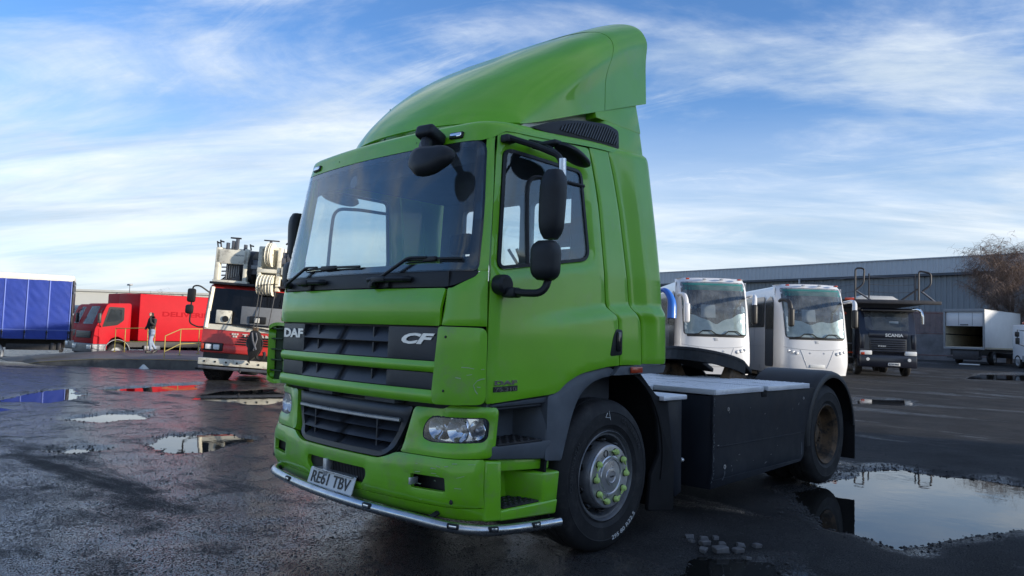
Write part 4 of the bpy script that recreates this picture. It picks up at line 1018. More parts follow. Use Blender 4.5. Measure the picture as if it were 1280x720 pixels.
# ---- interior
bm = BM(); hexa(bm, [(-1.04, -1.26, 1.40), (1.04, -1.26, 1.40), (1.02, -.82, 1.40), (-1.02, -.82, 1.40), (-1.04, -1.29, 1.80), (1.04, -1.29, 1.80), (1.02, -.86, 1.77), (-1.02, -.86, 1.77)], .04, 3)
hexa(bm, [(-.85, -1.05, 1.74), (-.30, -1.05, 1.74), (-.32, -.84, 1.72), (-.83, -.84, 1.72), (-.78, -1.0, 1.87), (-.38, -1.0, 1.87), (-.40, -.85, 1.85), (-.76, -.85, 1.85)], .03, 3); fin('dashboard', bm, 'interior', truck)
bm = BM(); c = Vector((-.58, -.70, 1.83)); tl = radians(38)
tube(bm, [c+Vector((cos(a)*.23, sin(a)*.23*cos(tl), sin(a)*.23*sin(tl))) for a in [2*pi*i/32 for i in range(33)]], .016, 8, caps=False)
tube(bm, [c+Vector((-.22, 0, 0)), c+Vector((.22, 0, 0))], .014, 6); tube(bm, [c, c+Vector((0, -.25, -.25))], .03, 8); fin('steering_wheel', bm, 'interior', truck)
for x, m_ in ((-.58, 'seat'), (.58, 'seat_red')):
    bm = BM(); box(bm, x-.24, x+.24, -.45, .05, 1.38, 1.56, .05, 3); hexa(bm, [(x-.24, -.06, 1.5), (x+.24, -.06, 1.5), (x+.24, .10, 1.5), (x-.24, .10, 1.5), (x-.20, .06, 2.12), (x+.20, .06, 2.12), (x+.20, .18, 2.12), (x-.20, .18, 2.12)], .04, 3)
    box(bm, x-.13, x+.13, .07, .17, 2.14, 2.32, .04, 3); fin('seat', bm, m_, truck)
bm = BM(); box(bm, -.95, .95, -1.10, -1.08, 2.52, 2.63, .006); fin('sun_visor', bm, 'interior', truck)

bm = BM(); grid(bm, lambda u, v: Vector((1.0-.03*sin(u*22), lerp(-.30, .22, u), lerp(1.5, 2.58, v))), 24, 4); bmesh.ops.solidify(bm, geom=list(bm.faces), thickness=.008); fin('cab_curtain', bm, 'seat_red', truck)
for k, (x, y, z, sx, sy, sz, m_) in enumerate(((.35, -1.02, 1.80, .12, .08, .05, 'tail_w'), (.05, -.98, 1.79, .16, .10, .03, 'plate_white'), (.75, -1.05, 1.81, .05, .05, .09, 'interior_light'))):
    bm = BM(); box(bm, x-sx/2, x+sx/2, y-sy/2, y+sy/2, z-sz/2, z+sz/2, .008); fin('dash_item', bm, 'plate_white' if m_ == 'tail_w' else m_, truck)
bm = BM(); prism(bm, [(.045*cos(2*pi*i/20), .045*sin(2*pi*i/20)) for i in range(20)], lambda u, v, w_: S(-.20+u, 2.50+v)+Vector((0, .012+w_, 0)), 0, .002); fin('windscreen_disc', bm, 'grey_plastic', windscreen)
# ================================================================== GROUND, PUDDLES, LOOSE STONE
FW = Vector((-.69611, .71793, 0)); RT = Vector((.71793, .69611, 0))
def cam_ld(x, y):
    p = Vector((x, y, 0))-Vector((CAM.x, CAM.y, 0)); return p.dot(RT), p.dot(FW)
PUD = [  # outline points on the ground, basin depth
    ('puddle', [(1.10, 4.15), (1.12, 3.2), (1.52, 2.42), (2.0, 2.02), (2.43, 1.88), (2.55, 2.4), (2.95, 3.4), (3.3, 4.3), (2.9, 5.5), (2.3, 5.75), (1.75, 5.5), (1.33, 5.77), (1.07, 5.15)], .075),
    ('puddle', [(-5.21, -.64), (-5.8, -.17), (-5.55, .5), (-4.95, .55), (-4.5, -.30), (-4.48, -.72)], .06),
    ('puddle', [(-11.34, -1.0), (-13.03, .0), (-13.45, .72), (-11.6, .35), (-10.9, -.33)], .07),
    ('puddle', [(-8.2, -.8), (-8.66, -.02), (-8.6, .53), (-7.85, .2), (-7.7, -.4)], .055),
    ('puddle', [(-13.2, 1.2), (-13.9, 2.69), (-14.1, 3.7), (-12.6, 3.0), (-12.4, 2.0)], .06),
    ('puddle', [(-10.3, 2.0), (-11.6, 3.2), (-11.8, 4.5), (-9.3, 3.5), (-8.85, 2.6)], .06),
    ('puddle', [(-4.6, 36), (-5.9, 44), (-4.0, 51), (-1.0, 46), (-2.2, 38)], .08),
    ('puddle', [(1.70, .02), (1.66, .45), (1.95, .70), (2.3, .55), (2.2, .1)], .05),
    ('puddle', [(-5.35, -1.7), (-5.5, -1.38), (-5.15, -1.22), (-4.95, -1.55)], .04),
    ('puddle', [(-10.2, -2.6), (-10.9, -1.6), (-9.9, -1.0), (-9.2, -1.9)], .045),
    ('puddle', [(-2.5, 15.0), (-3.2, 17.4), (-2.2, 18.2), (-1.5, 16.2)], .05),
]
WATER = -.026
def terrain(x, y):
    L, D_ = cam_ld(x, y)
    z = -.50*ss(17, 37, D_)*ss(-3.5, -13, L)*(1-ss(46, 100, D_))+.30*ss(36, 56, D_)*ss(2, 14, L)*(1-ss(75, 140, D_))
    z += (.006*ss(3, 12, D_)+.006)*noise.noise(Vector((x*.35, y*.35, 3)))*2
    return z
def ground_z(x, y, full=True):
    z = terrain(x, y)
    n = noise.noise(Vector((x*1.3, y*1.3, 1)))*.010+noise.noise(Vector((x*4.1, y*4.1, 7)))*.005+noise.noise(Vector((x*13, y*13, 4)))*.0025
    z += max(n, -.010)
    for (_, poly, dep), (bx0, bx1, by0, by1) in zip(PUD, PBB):
        if bx0 < x < bx1 and by0 < y < by1:
            d = pdist((x, y), poly); d = d if pip((x, y), poly) else -d
            wob = noise.noise(Vector((x*2.2, y*2.2, 9)))*.16+noise.noise(Vector((x*7, y*7, 2)))*.05
            z -= dep*ss(-.22, .22, d+wob)
    return z
PBB = [(min(p[0] for p in q)-.6, max(p[0] for p in q)+.6, min(p[1] for p in q)-.6, max(p[1] for p in q)+.6) for _, q, _ in PUD]
def ground_material():
    m = bpy.data.materials.new('wet_asphalt'); m.use_nodes = True; t = m.node_tree; b = t.nodes['Principled BSDF']; MATS['wet_asphalt'] = m
    co = t.nodes.new('ShaderNodeTexCoord')
    def nz(scale, det=8, ro=.62, vec=None, dist=0):
        n = t.nodes.new('ShaderNodeTexNoise'); n.inputs['Scale'].default_value = scale; n.inputs['Detail'].default_value = det; n.inputs['Roughness'].default_value = ro; n.inputs['Distortion'].default_value = dist
        t.links.new(vec or co.outputs['Object'], n.inputs['Vector']); return n.outputs[0]
    def mr(x, a, b_, c, d, sm=True):
        n = t.nodes.new('ShaderNodeMapRange'); n.interpolation_type = 'SMOOTHSTEP' if sm else 'LINEAR'
        for i, v in enumerate((a, b_, c, d)): n.inputs[i+1].default_value = v
        t.links.new(x, n.inputs[0]); return n.outputs[0]
    def mul(a, b_):
        n = t.nodes.new('ShaderNodeMath'); n.operation = 'MULTIPLY'; t.links.new(a, n.inputs[0])
        if hasattr(b_, 'links'): t.links.new(b_, n.inputs[1])
        else: n.inputs[1].default_value = b_
        return n.outputs[0]
    def add(a, b_):
        n = t.nodes.new('ShaderNodeMath'); n.operation = 'ADD'; t.links.new(a, n.inputs[0]); t.links.new(b_, n.inputs[1]); return n.outputs[0]
    mp = t.nodes.new('ShaderNodeMapping'); mp.inputs['Rotation'].default_value = (0, 0, radians(-50)); mp.inputs['Scale'].default_value = (.30, 1.3, 1)
    t.links.new(co.outputs['Object'], mp.inputs[0])
    tracks = nz(.55, 8, .65, mp.outputs[0], .4)      # tyre-dragged streaks
    patch_ = nz(.28, 6, .6)
    grit = nz(92, 3, .65); grit2 = nz(120, 2, .5)
    vo = t.nodes.new('ShaderNodeTexVoronoi'); vo.inputs['Scale'].default_value = 95; vo.inputs['Randomness'].default_value = 1; t.links.new(co.outputs['Object'], vo.inputs['Vector'])
    vo2 = t.nodes.new('ShaderNodeTexVoronoi'); vo2.inputs['Scale'].default_value = 42; t.links.new(co.outputs['Object'], vo2.inputs['Vector'])
    sx = t.nodes.new('ShaderNodeSeparateXYZ'); t.links.new(co.outputs['Object'], sx.inputs[0])
    ym = mul(sx.outputs[1], 1.2); side = mr(add(sx.outputs[0], ym), -3.5, 4.5, .095, -.055)      # the west half of the yard lies lower and stays wetter
    at = t.nodes.new('ShaderNodeAttribute'); at.attribute_name = 'damp'
    wet = mr(add(add(mul(tracks, .62), mul(patch_, .38)), side), .40, .58, 0, 1)
    mx_ = t.nodes.new('ShaderNodeMath'); mx_.operation = 'MAXIMUM'; t.links.new(mul(wet, mr(nz(2.2, 9, .75, None, .5), .30, .56, .66, 1)), mx_.inputs[0]); t.links.new(at.outputs['Fac'], mx_.inputs[1]); wet = mx_.outputs[0]
    # grains of stone stand out of a thin film of water where the yard is wet
    gsum = add(mul(grit, .74), mul(nz(38, 4, .6), .26))
    sub = t.nodes.new('ShaderNodeMath'); sub.operation = 'ADD'; t.links.new(gsum, sub.inputs[0]); t.links.new(mr(wet, 0, 1, .16, -.032, False), sub.inputs[1])
    grain = mr(sub.outputs[0], .47, .58, 0, 1)
    om = t.nodes.new('ShaderNodeMath'); om.operation = 'SUBTRACT'; om.inputs[0].default_value = 1; t.links.new(grain, om.inputs[1])
    film = mul(wet, om.outputs[0])
    cr = t.nodes.new('ShaderNodeMixRGB'); cr.inputs[1].default_value = (.012, .0125, .0135, 1); cr.inputs[2].default_value = (.055, .055, .056, 1)
    t.links.new(mr(grit, .35, .72, 0, 1), cr.inputs[0])
    sp = t.nodes.new('ShaderNodeMixRGB'); sp.inputs[2].default_value = (.12, .12, .12, 1); t.links.new(cr.outputs[0], sp.inputs[1])
    t.links.new(mul(mr(vo.outputs['Color'], .93, .97, 0, 1), .7), sp.inputs[0])
    br = t.nodes.new('ShaderNodeMixRGB'); br.blend_type = 'MULTIPLY'; br.inputs[2].default_value = (1.08, 1.02, .95, 1); t.links.new(sp.outputs[0], br.inputs[1]); t.links.new(mr(nz(.45, 5, .6), .48, .66, 0, 1), br.inputs[0])
    dk = t.nodes.new('ShaderNodeMixRGB'); dk.blend_type = 'MULTIPLY'; dk.inputs[0].default_value = 1; t.links.new(br.outputs[0], dk.inputs[1])
    t.links.new(mr(nz(.9, 6, .6), .3, .7, .65, 1.4), dk.inputs[2])
    t.links.new(dk.outputs[0], b.inputs['Base Color'])
    t.links.new(mr(film, 0, 1, .82, .21), b.inputs['Roughness']); t.links.new(mr(film, 0, 1, .16, .72), b.inputs['Specular IOR Level'])
    hgt = add(mul(grain, mr(grit2, .2, .8, .5, 1.0)), mul(nz(9, 5, .6), .25))
    bp = t.nodes.new('ShaderNodeBump'); bp.inputs['Distance'].default_value = .008; bp.inputs['Strength'].default_value = 1.0
    t.links.new(hgt, bp.inputs['Height']); t.links.new(bp.outputs[0], b.inputs['Normal'])
ground_material()
NA, NB_, NR = 460, 70, 470
angs = [radians(-46+92*i/NA) for i in range(NA)]+[radians(46+268*i/NB_) for i in range(NB_)]
rads = [1.2*(1.0138**i) for i in range(NR)]
verts = []; faces = []; DAMP = []
cxy = Vector((CAM.x, CAM.y, 0))
trig = [((FW*cos(a)+RT*sin(a)).x, (FW*cos(a)+RT*sin(a)).y) for a in angs]
for r in rads:
    for (tx, ty) in trig:
        x, y = cxy.x+tx*r, cxy.y+ty*r
        verts.append((x, y, ground_z(x, y) if r < 70 else terrain(x, y)))
        dm = 0
        if r < 70:
            for (_, poly, dep), (bx0, bx1, by0, by1) in zip(PUD, PBB):
                if bx0-.4 < x < bx1+.4 and by0-.4 < y < by1+.4:
                    d = pdist((x, y), poly); dm = max(dm, 1 if pip((x, y), poly) else 1-ss(.02, .45, d+.3*noise.noise(Vector((x*1.7, y*1.7, 6)))))
        DAMP.append(dm)
NT = len(angs)
for j in range(NR-1):
    for i in range(NT):
        i2 = (i+1) % NT; faces.append((j*NT+i, j*NT+i2, (j+1)*NT+i2, (j+1)*NT+i))
verts.append((cxy.x, cxy.y, 0)); DAMP.append(0); c0 = len(verts)-1
for i in range(NT): faces.append((c0, (i+1) % NT, i))
me = bpy.data.meshes.new('ground'); me.from_pydata(verts, [], faces); me.update()
bmg = bmesh.new(); bmg.from_mesh(me); bmesh.ops.recalc_face_normals(bmg, faces=bmg.faces)
if sum(f.normal.z for f in bmg.faces) < 0: bmesh.ops.reverse_faces(bmg, faces=bmg.faces)
bmg.to_mesh(me); bmg.free()
for p in me.polygons: p.use_smooth = True
at_ = me.attributes.new('damp', 'FLOAT', 'POINT'); at_.data.foreach_set('value', DAMP)
ground = struct(new_obj('ground', me, None, 'wet_asphalt'))
# water sheets lie in the basins; the uneven ground cuts their shorelines
m = pm('puddle_water', (.012, .012, .011), .015, spec=.5); 
b = m.node_tree.nodes['Principled BSDF']; b.inputs['IOR'].default_value = 1.33
co = m.node_tree.nodes.new('ShaderNodeTexCoord'); n = m.node_tree.nodes.new('ShaderNodeTexNoise'); n.inputs['Scale'].default_value = 5; n.inputs['Detail'].default_value = 3
bp = m.node_tree.nodes.new('ShaderNodeBump'); bp.inputs['Strength'].default_value = .035; bp.inputs['Distance'].default_value = .02
m.node_tree.links.new(co.outputs['Object'], n.inputs['Vector']); m.node_tree.links.new(n.outputs[0], bp.inputs['Height']); m.node_tree.links.new(bp.outputs[0], b.inputs['Normal'])
for name, poly, dep in PUD:
    c = sum((Vector(p) for p in poly), Vector((0, 0)))/len(poly)
    big = [(c+(Vector(p)-c)*1.0+(Vector(p)-c).normalized()*.42) for p in poly]
    zt = terrain(c.x, c.y)+WATER
    bm = BM(); bm.faces.new([bm.verts.new((p[0], p[1], zt)) for p in big])
    o = fin(name, bm, 'puddle_water', smooth=False)
    if o.data.polygons[0].normal.z < 0: o.data.flip_normals()
    struct(o)
# loose grit
pm('stone', (.04, .04, .042), .65, var=.6, vscale=9, spec=.3)
vs, fs = [], []
rnd = random.Random(11)
def stone(x, y, s_, sink=.02):
    z = ground_z(x, y); i0 = len(vs); a0 = rnd.random()*6.28; ax = rnd.uniform(.7, 1.5)
    for (dx, dy, dz) in ((1, 0, 0), (-.2, .9, .1), (-1, -.1, 0), (.1, -1, .1), (.1, .1, .75), (0, 0, -.5)):
        u, v = dx*ax*s_, dy*s_; vs.append((x+u*cos(a0)-v*sin(a0), y+u*sin(a0)+v*cos(a0), z+dz*s_*.8+s_*sink))
    for q in ((0, 1, 4), (1, 2, 4), (2, 3, 4), (3, 0, 4), (1, 0, 5), (2, 1, 5), (3, 2, 5), (0, 3, 5)): fs.append(tuple(i0+i for i in q))
for k in range(60000):
    D_ = 2.2+13*rnd.random()**1.7; L = (rnd.random()*2-1)*D_*.80
    p = cxy+FW*D_+RT*L
    if noise.noise(Vector((p.x*.5, p.y*.5, 20))) < rnd.uniform(-.5, .5): continue
    if -1.25 < p.x < 1.1 and -1.2 < p.y < 4.4 and rnd.random() < .7: continue
    stone(p.x, p.y, .003+.008*rnd.random()**4)
for (_, poly, dep), cnt in zip(PUD[:5]+PUD[7:9], (2600, 700, 300, 300, 200, 300, 150)):
    rs = resample(poly, .02)
    for k in range(cnt):
        p = rnd.choice(rs); x, y = p.x+rnd.gauss(0, .12), p.y+rnd.gauss(0, .12); stone(x, y, .004+.014*rnd.random()**3, .35)
me = bpy.data.meshes.new('loose_grit'); me.from_pydata(vs, [], fs); me.update()
g = new_obj('loose_grit', me, None, 'stone'); g['kind'] = 'stuff'; g['label'] = 'dark loose grit scattered over the wet yard'
# small heap of broken tarmac pieces by the truck
pm('rubble', (.11, .11, .115), .7, var=.3, vscale=20, bump=.3, bscale=60)
LBL = ['flat', 'largest', 'thin', 'squarish', 'narrow', 'tilted', 'small', 'pointed', 'tiny', 'broad', 'low', 'rounded']
sites = [(1.36, .76, .05), (1.44, .80, .06), (1.50, .70, .07), (1.58, .78, .055), (1.63, .66, .08), (1.70, .74, .06), (1.66, .86, .05), (1.55, .60, .05), (1.74, .92, .06), (1.48, .88, .045), (1.78, .70, .045), (1.42, .68, .04)]
WH = ['at the left end of the heap', 'at the back left of the heap', 'in the middle left of the heap', 'in the middle of the heap', 'at the front centre of the heap', 'just right of the heap centre', 'at the back right of the heap', 'at the front left of the heap', 'at the far right of the heap', 'at the back of the heap', 'at the front right of the heap', 'on the left front edge of the heap']
for k, (x, y, s_) in enumerate(sites):
    bm = BM(); t = bmesh.new(); bmesh.ops.create_cube(t, size=1)
    for v in t.verts: v.co = Vector((v.co.x*s_*rnd.uniform(.8, 1.5), v.co.y*s_*rnd.uniform(.6, 1.2), v.co.z*s_*rnd.uniform(.4, .7)))
    bmesh.ops.bevel(t, geom=list(t.edges), offset=s_*.08, segments=1, affect='EDGES'); merge(bm, t)
    o = fin('rubble_piece', bm, 'rubble', ang=30); x = 1.57+(x-1.57)*1.15; y = .75+(y-.75)*1.15; o.location = (x, y, ground_z(x, y)+s_*.16); o.rotation_euler = (rnd.uniform(-.2, .2), rnd.uniform(-.2, .2), rnd.uniform(0, 6))
    tag(o, '%s piece of broken tarmac %s' % (LBL[k], WH[k]), 'rubble', 'broken tarmac pieces beside the truck')
# ================================================================== ADDED SHED, UNSEEN (right of the view, placed and sized to shade the truck)
pm('shade_shed_grey', (.34, .35, .36), .6, var=.1, vscale=.5)
def shade_shed():
    o = empty('shade_shed', (0, 0, 0), 0, 'unseen long grey metal building added right of the view to shade the truck', 'building')
    def W3(l, d, z): p = cxy+RT*l+FW*d; return Vector((p.x, p.y, z))
    bm = BM(); hexa(bm, [W3(27, -40, 0), W3(27, 2.5, 0), W3(31, 2.5, 0), W3(31, -40, 0), W3(27, -40, 8.8), W3(27, 2.5, 8.8), W3(31, 2.5, 8.8), W3(31, -40, 8.8)]); fin('wall', bm, 'shade_shed_grey', o)
    bm = BM(); hexa(bm, [W3(26.7, -40.3, 8.8), W3(26.7, 2.8, 8.8), W3(31.3, 2.8, 8.8), W3(31.3, -40.3, 8.8), W3(26.7, -40.3, 9.0), W3(26.7, 2.8, 9.0), W3(31.3, 2.8, 9.3), W3(31.3, -40.3, 9.3)]); fin('roof', bm, 'shade_shed_grey', o)
shade_shed()
# ================================================================== BACKGROUND, LEFT
def spot(px_, depth, z=None):
    lat = (px_-640)/929.45*depth; p = cxy+FW*depth+RT*lat; return Vector((p.x, p.y, terrain(p.x, p.y) if z is None else z))
pm('curtain_blue', (.05, .10, .52), .5, var=.10, vscale=1.5, bump=.25, bscale=5)
pm('offwhite', (.62, .61, .55), .5, var=.06, vscale=3, dirt=(.4, .38, .33), dscale=2, dlo=.6, dhi=.9)
pm('alu_post', (.14, .20, .55), .45)
pm('red_paint', (.43, .006, .014), .6, coat=.0, spec=.15, var=.06, vscale=2)
pm('red_letter', (.32, .005, .011), .7, spec=.1)
pm('red_dull', (.58, .045, .04), .4, coat=.3, var=.15, vscale=3, dirt=(.25, .10, .08), dscale=3, dlo=.6, dhi=.9)
pm('crane_white', (.76, .72, .59), .5, var=.12, vscale=3, dirt=(.22, .19, .15), dscale=4, dlo=.52, dhi=.75)
pm('dark_steel', (.03, .03, .035), .5, .2, var=.3, vscale=6)
pm('mid_steel', (.12, .125, .14), .45, .4, var=.3, vscale=6)
pm('yellow', (.36, .29, .07), .5, var=.15, vscale=4)
pm('concrete', (.14, .13, .115), .8, var=.25, vscale=2.5, bump=.3, bscale=20, dirt=(.06, .055, .05), dscale=1.5, dlo=.45, dhi=.7)
pm('tarmac', (.15, .14, .13), .75, var=.2, vscale=1.5, bump=.2, bscale=30)
pm('lamp_glass', (.75, .76, .75), .15, coat=.6)
pm('wall_pale', (.66, .65, .58), .6, var=.04, vscale=.2)
pm('grey_paint', (.25, .26, .27), .5, var=.1, vscale=3)
pm('denim', (.22, .27, .36), .9, var=.2, vscale=10)
pm('jacket', (.028, .024, .024), .85, var=.3, vscale=8)
pm('skin', (.42, .26, .19), .6)
pm('tshirt', (.01, .01, .011), .9)
glass_mat('veh_glass', (.40, .46, .48), .01, 1.0, film=.05, film_col=(.4, .45, .5))
def simple_wheel(par, x, y, z, r, w_, n=28, rimmat='grey_paint', name='wheel', s=1, rimr=.55):
    bm = BM(); lathe(bm, [(r*.6, w_/2-.01), (r*.66, w_/2), (r*.88, w_/2+.004), (r*.97, w_/2-.03), (r, w_/2-.06), (r, -w_/2+.06), (r*.97, -w_/2+.03), (r*.6, -w_/2)], (0, 0, 0), 'x', n)
    o = fin(name, bm, 'tyre', par, ang=40); o.location = (x, y, z); 
    if s < 0: o.rotation_euler = (0, 0, pi)
    bm = BM(); lathe(bm, [(r*.62, w_/2-.005), (r*.58, w_/2-.02), (r*.5, w_/2-.06), (r*.34, w_/2-.05), (r*.30, w_/2-.02), (r*.18, w_/2-.01), (r*.16, w_/2+.02), (0, w_/2+.02)], (0, 0, 0), 'x', n); fin('rim', bm, rimmat, o, ang=35)
    return o
def local_text(name, s, par, origin, xdir, w_, h_, mat, bold=.02, shear=0): return text_on(name, s, origin, xdir, (0, 0, 1), w_, h_, mat, par, .006, bold, shear)

# ---- blue curtain-sided lorry (only its rear end is in view)
ang_side = -45.9
p = spot(91, 31); bl = empty('curtain_lorry', p, radians(-17), 'white-topped lorry with blue curtain sides, cut off by the left edge', 'truck')
# local: rear end at y=0, forward -y, left side (+x) towards the camera
LW = 1.22; Lh = 6.2
bm = BM(); box(bm, -2*LW, 0, -Lh, 0, .98, 1.06); bf = fin('load_bed', bm, 'dark_steel', bl)
bm = BM(); box(bm, -2*LW+.02, -.03, -Lh, -.02, 1.06, 3.40); fin('load', bm, 'interior', bl)
bm = BM(); box(bm, -2*LW-.02, .03, -Lh, .03, 3.40, 3.66, .04); fin('top_rail', bm, 'offwhite', bl)
bm = BM(); NX = 120; NZ = 40
def cur(u, v):
    y = -.06-u*(Lh-.1); z = 1.0+v*2.42; ph = (y % .765)/.765
    d = .012*sin(pi*ph)+.020*noise.noise(Vector((y*1.6, z*2.2, 0)))*sin(pi*min(1, v*1.2))+.014*noise.noise(Vector((y*5+z*4, z*2-y, 4)))
    return Vector((.012+d, y, z))
grid(bm, cur, NX, NZ); bmesh.ops.solidify(bm, geom=list(bm.faces), thickness=.006); fin('curtain', bm, 'curtain_blue', bl)
for i in range(9):
    y = -.04-i*.765
    bm = BM(); box(bm, .0, .045, y-.018, y+.018, 1.06, 3.42, .006); fin('curtain_post', bm, 'alu_post', bl)
    bm = BM(); box(bm, .03, .06, y-.02-.02, y+.0, 1.16, 1.36, .006); box(bm, .03, .07, y-.05, y+.02, 1.24, 1.30, .006); tube(bm, [(.05, y-.02, 1.16), (.03, y-.03, .96)], .015, 5); fin('strap_buckle', bm, 'ink', bl)
bm = BM(); box(bm, .0, .04, -Lh, .0, 1.36, 1.385); fin('curtain_hem', bm, 'alu_post', bl)
bm = BM(); box(bm, -2*LW, .05, .0, .05, .95, 3.45, .01); rd = fin('rear_frame', bm, 'dark_steel', bl)
for z in (1.35, 2.0, 2.9, 3.2):
    bm = BM(); box(bm, .0, .09, .03, .10, z, z+.09, .01); fin('hinge', bm, 'mid_steel', rd)
bm = BM(); box(bm, -1.6, -1.5, -Lh, -.2, .62, .95); box(bm, -.9, -.8, -Lh, -.2, .62, .95); box(bm, -1.9, -.3, -.35, -.25, .45, .58); box(bm, -.3, -.1, -2.2, -.4, .55, .80, .02); fin('chassis_rail', bm, 'chassis', bl)
simple_wheel(bl, -.20, -2.78, .385, .385, .28, rimmat='cream'); simple_wheel(bl, -.55, -2.78, .385, .385, .25)
bm = BM(); lathe(bm, [(.50, -.32), (.52, -.32), (.52, .02), (.46, .03), (.46, .015), (.50, .0)], (-.05, -2.78, .40), 'x', 20, radians(-15), radians(180)); fin('mudguard', bm, 'grey_paint', bl)
for y in (-.35, -.6): 
    bm = BM(); box(bm, -.35, -.02, y-.06, y+.06, .55, .85, .02); fin('underrun_bracket', bm, 'dark_steel', bl)

# ---- day-cab lorries in a row: red one in front, others behind
def day_lorry(px_, depth, dang, paint, label, box_mat='red_paint', text=None, box_len=7.0, dz=0.0, box_h=3.25, glass='veh_glass', parts=True, group=None):
    p = spot(px_, depth); p.z += dz
    o = empty('delivery_lorry', p, radians(-45.9+dang), label, 'truck', group)
    # cab: local front at y=0, side +x at x=1.15
    HW = 1.12
    prof = [(0.02, .55), (0.0, 1.05), (.06, 1.55), (.14, 1.72), (.50, 2.62), (.62, 2.72), (1.55, 2.76), (1.62, 2.70), (1.62, .95), (1.38, .95), (1.30, 1.08), (1.05, 1.20), (.78, 1.10), (.62, .85), (.60, .55)]
    bm = BM(); prism(bm, r2(prof, .05, 2), lambda u, v, w_: Vector((w_, u, v)), -HW, HW, .035); cab = fin('cab', bm, paint, o, ang=40)
    # windscreen plate and side window, slightly proud
    bm = BM(); a0, a1 = Vector((0, .145, 1.74)), Vector((0, .485, 2.58)); nn = Vector((0, -.92, .37))*.012
    def wsf(u, v): return Vector((lerp(-HW+.10, HW-.10, u), 0, 0))+a0.lerp(a1, v)+nn+Vector((0, .05*(2*u-1)**2, 0))
    grid(bm, wsf, 10, 4); bmesh.ops.solidify(bm, geom=list(bm.faces), thickness=.01); ws_ = fin('windscreen', bm, 'black_gloss', o)
    bm = BM(); prism(bm, r2([(.36, 1.62), (1.02, 1.72), (1.30, 1.95), (1.30, 2.55), (.62, 2.56)], .06, 3), fx(HW), .0, .012); fin('side_window', bm, 'black_gloss', o)
    bm = BM(); prism(bm, r2([(.50, 1.85), (1.18, 1.92), (1.20, 2.45), (.68, 2.47)], .05, 3), fx(HW), .008, .016); fin('window_pane', bm, 'veh_glass', o)
    bm = BM(); box(bm, -.82, .82, -.03, .04, 1.10, 1.42, .02); gr = fin('grille', bm, 'grille_black', o)
    for k in range(4):
        bm = BM(); box(bm, -.78, .78, -.045, .0, 1.14+k*.07, 1.165+k*.07, .004); fin('grille_bar', bm, 'dark_steel', gr)
    bm = BM(); box(bm, -HW-.02, HW+.02, -.06, .60, .42, .86, .06, 3); fin('bumper', bm, 'mid_steel' if parts else 'grey_paint', o)
    for s in (-1, 1):
        bm = BM(); box(bm, s*.62, s*1.08, -.085, .05, .60, .80, .03); fin('headlight', bm, 'lamp_glass', o)
        bm = BM(); box(bm, s*(HW+.08), s*(HW+.26), .10, .22, 1.80, 2.25, .03); tube(bm, [(s*HW, .35, 2.45), (s*(HW+.18), .2, 2.35), (s*(HW+.18), .16, 1.75), (s*HW, .3, 1.62)], .018, 6); fin('mirror', bm, 'ink', o)
        simple_wheel(o, s*.98, 1.05, .44, .44, .26, s=s)
        bm = BM(); lathe(bm, [(.56, -.15), (.58, -.15), (.58, .15), (.56, .15)], (s*1.02, 1.05, .48), 'x', 18, radians(0), radians(180)); fin('wheel_arch', bm, 'grey_paint', o)
    bm = BM(); prism(bm, r2([(.20, 1.0), (.24, 1.0), (.24, 1.55), (.20, 1.55)], .01, 2), fx(HW), 0, .004); fin('door_seam', bm, 'red_letter', o)
    bm = BM(); box(bm, -1.18, 1.18, 1.95, 1.95+box_len, 1.0, box_h, .05); bx_ = fin('box_body', bm, box_mat, o)
    bm = BM(); box(bm, -.95, .95, 1.55, 1.9+box_len, .70, .98); box(bm, .9, 1.15, 2.6, 4.6, .45, .52); fin('chassis_rail', bm, 'chassis', o)
    bm = BM(); box(bm, .98, 1.10, 2.3, 3.1, .45, .80, .05); fin('fuel_tank', bm, 'mid_steel', o)
    for s in (-1, 1): simple_wheel(o, s*.98, 5.6, .44, .44, .28, s=s)
    if text:
        for k, (t_, w_, z) in enumerate(text): local_text('lettering', t_, bx_, (1.184, 3.05+k*.55, z), (0, 1, 0), w_, .24, 'red_letter', .03)
    return o
day_lorry(108, 34.6, 50, 'red_paint', 'red day-cab lorry with red box body behind the yellow railing', text=[('DELIVERIES', 2.6, 2.20)], dz=0)
day_lorry(97, 37.8, 50, 'red_paint', 'second red lorry, mostly hidden behind the nearer red lorry', dz=.02, box_h=3.35)
day_lorry(88, 40.6, 50, 'grey_paint', 'grey-cabbed lorry at the back of the row beside the blue curtain', box_mat='offwhite', dz=.02, box_h=2.6)

# ---- pale building behind
pw = spot(120, 92, 0)
wb_ = empty('white_building', pw, radians(44), 'long pale flat-roofed building in the far left distance', 'building')
bm = BM(); box(bm, -24, 34, 0, 18, -1, 4.9); fin('wall', bm, 'wall_pale', wb_)
bm = BM(); box(bm, -24.2, 34.2, -.2, 18.2, 4.9, 5.15); fin('roof_edge', bm, 'offwhite', wb_)
for k in range(7):
    bm = BM(); box(bm, -22+k*8.2, -21.9+k*8.2, -.06, .02, -1, 4.88); fin('panel_joint', bm, 'grey_paint', wb_)
# lamp post
pl_ = spot(162, 70, -.4); o = empty('lamp_post', pl_, 0, 'thin lamp post rising behind the red lorry', 'lamp post')
bm = BM(); tube(bm, [(0, 0, 0), (0, 0, 5.2)], [.05, .03], 8); fin('post', bm, 'mid_steel', o)
bm = BM(); box(bm, -.35, .35, -.15, .15, 5.15, 5.30, .03); fin('lamp_head', bm, 'grey_paint', o)

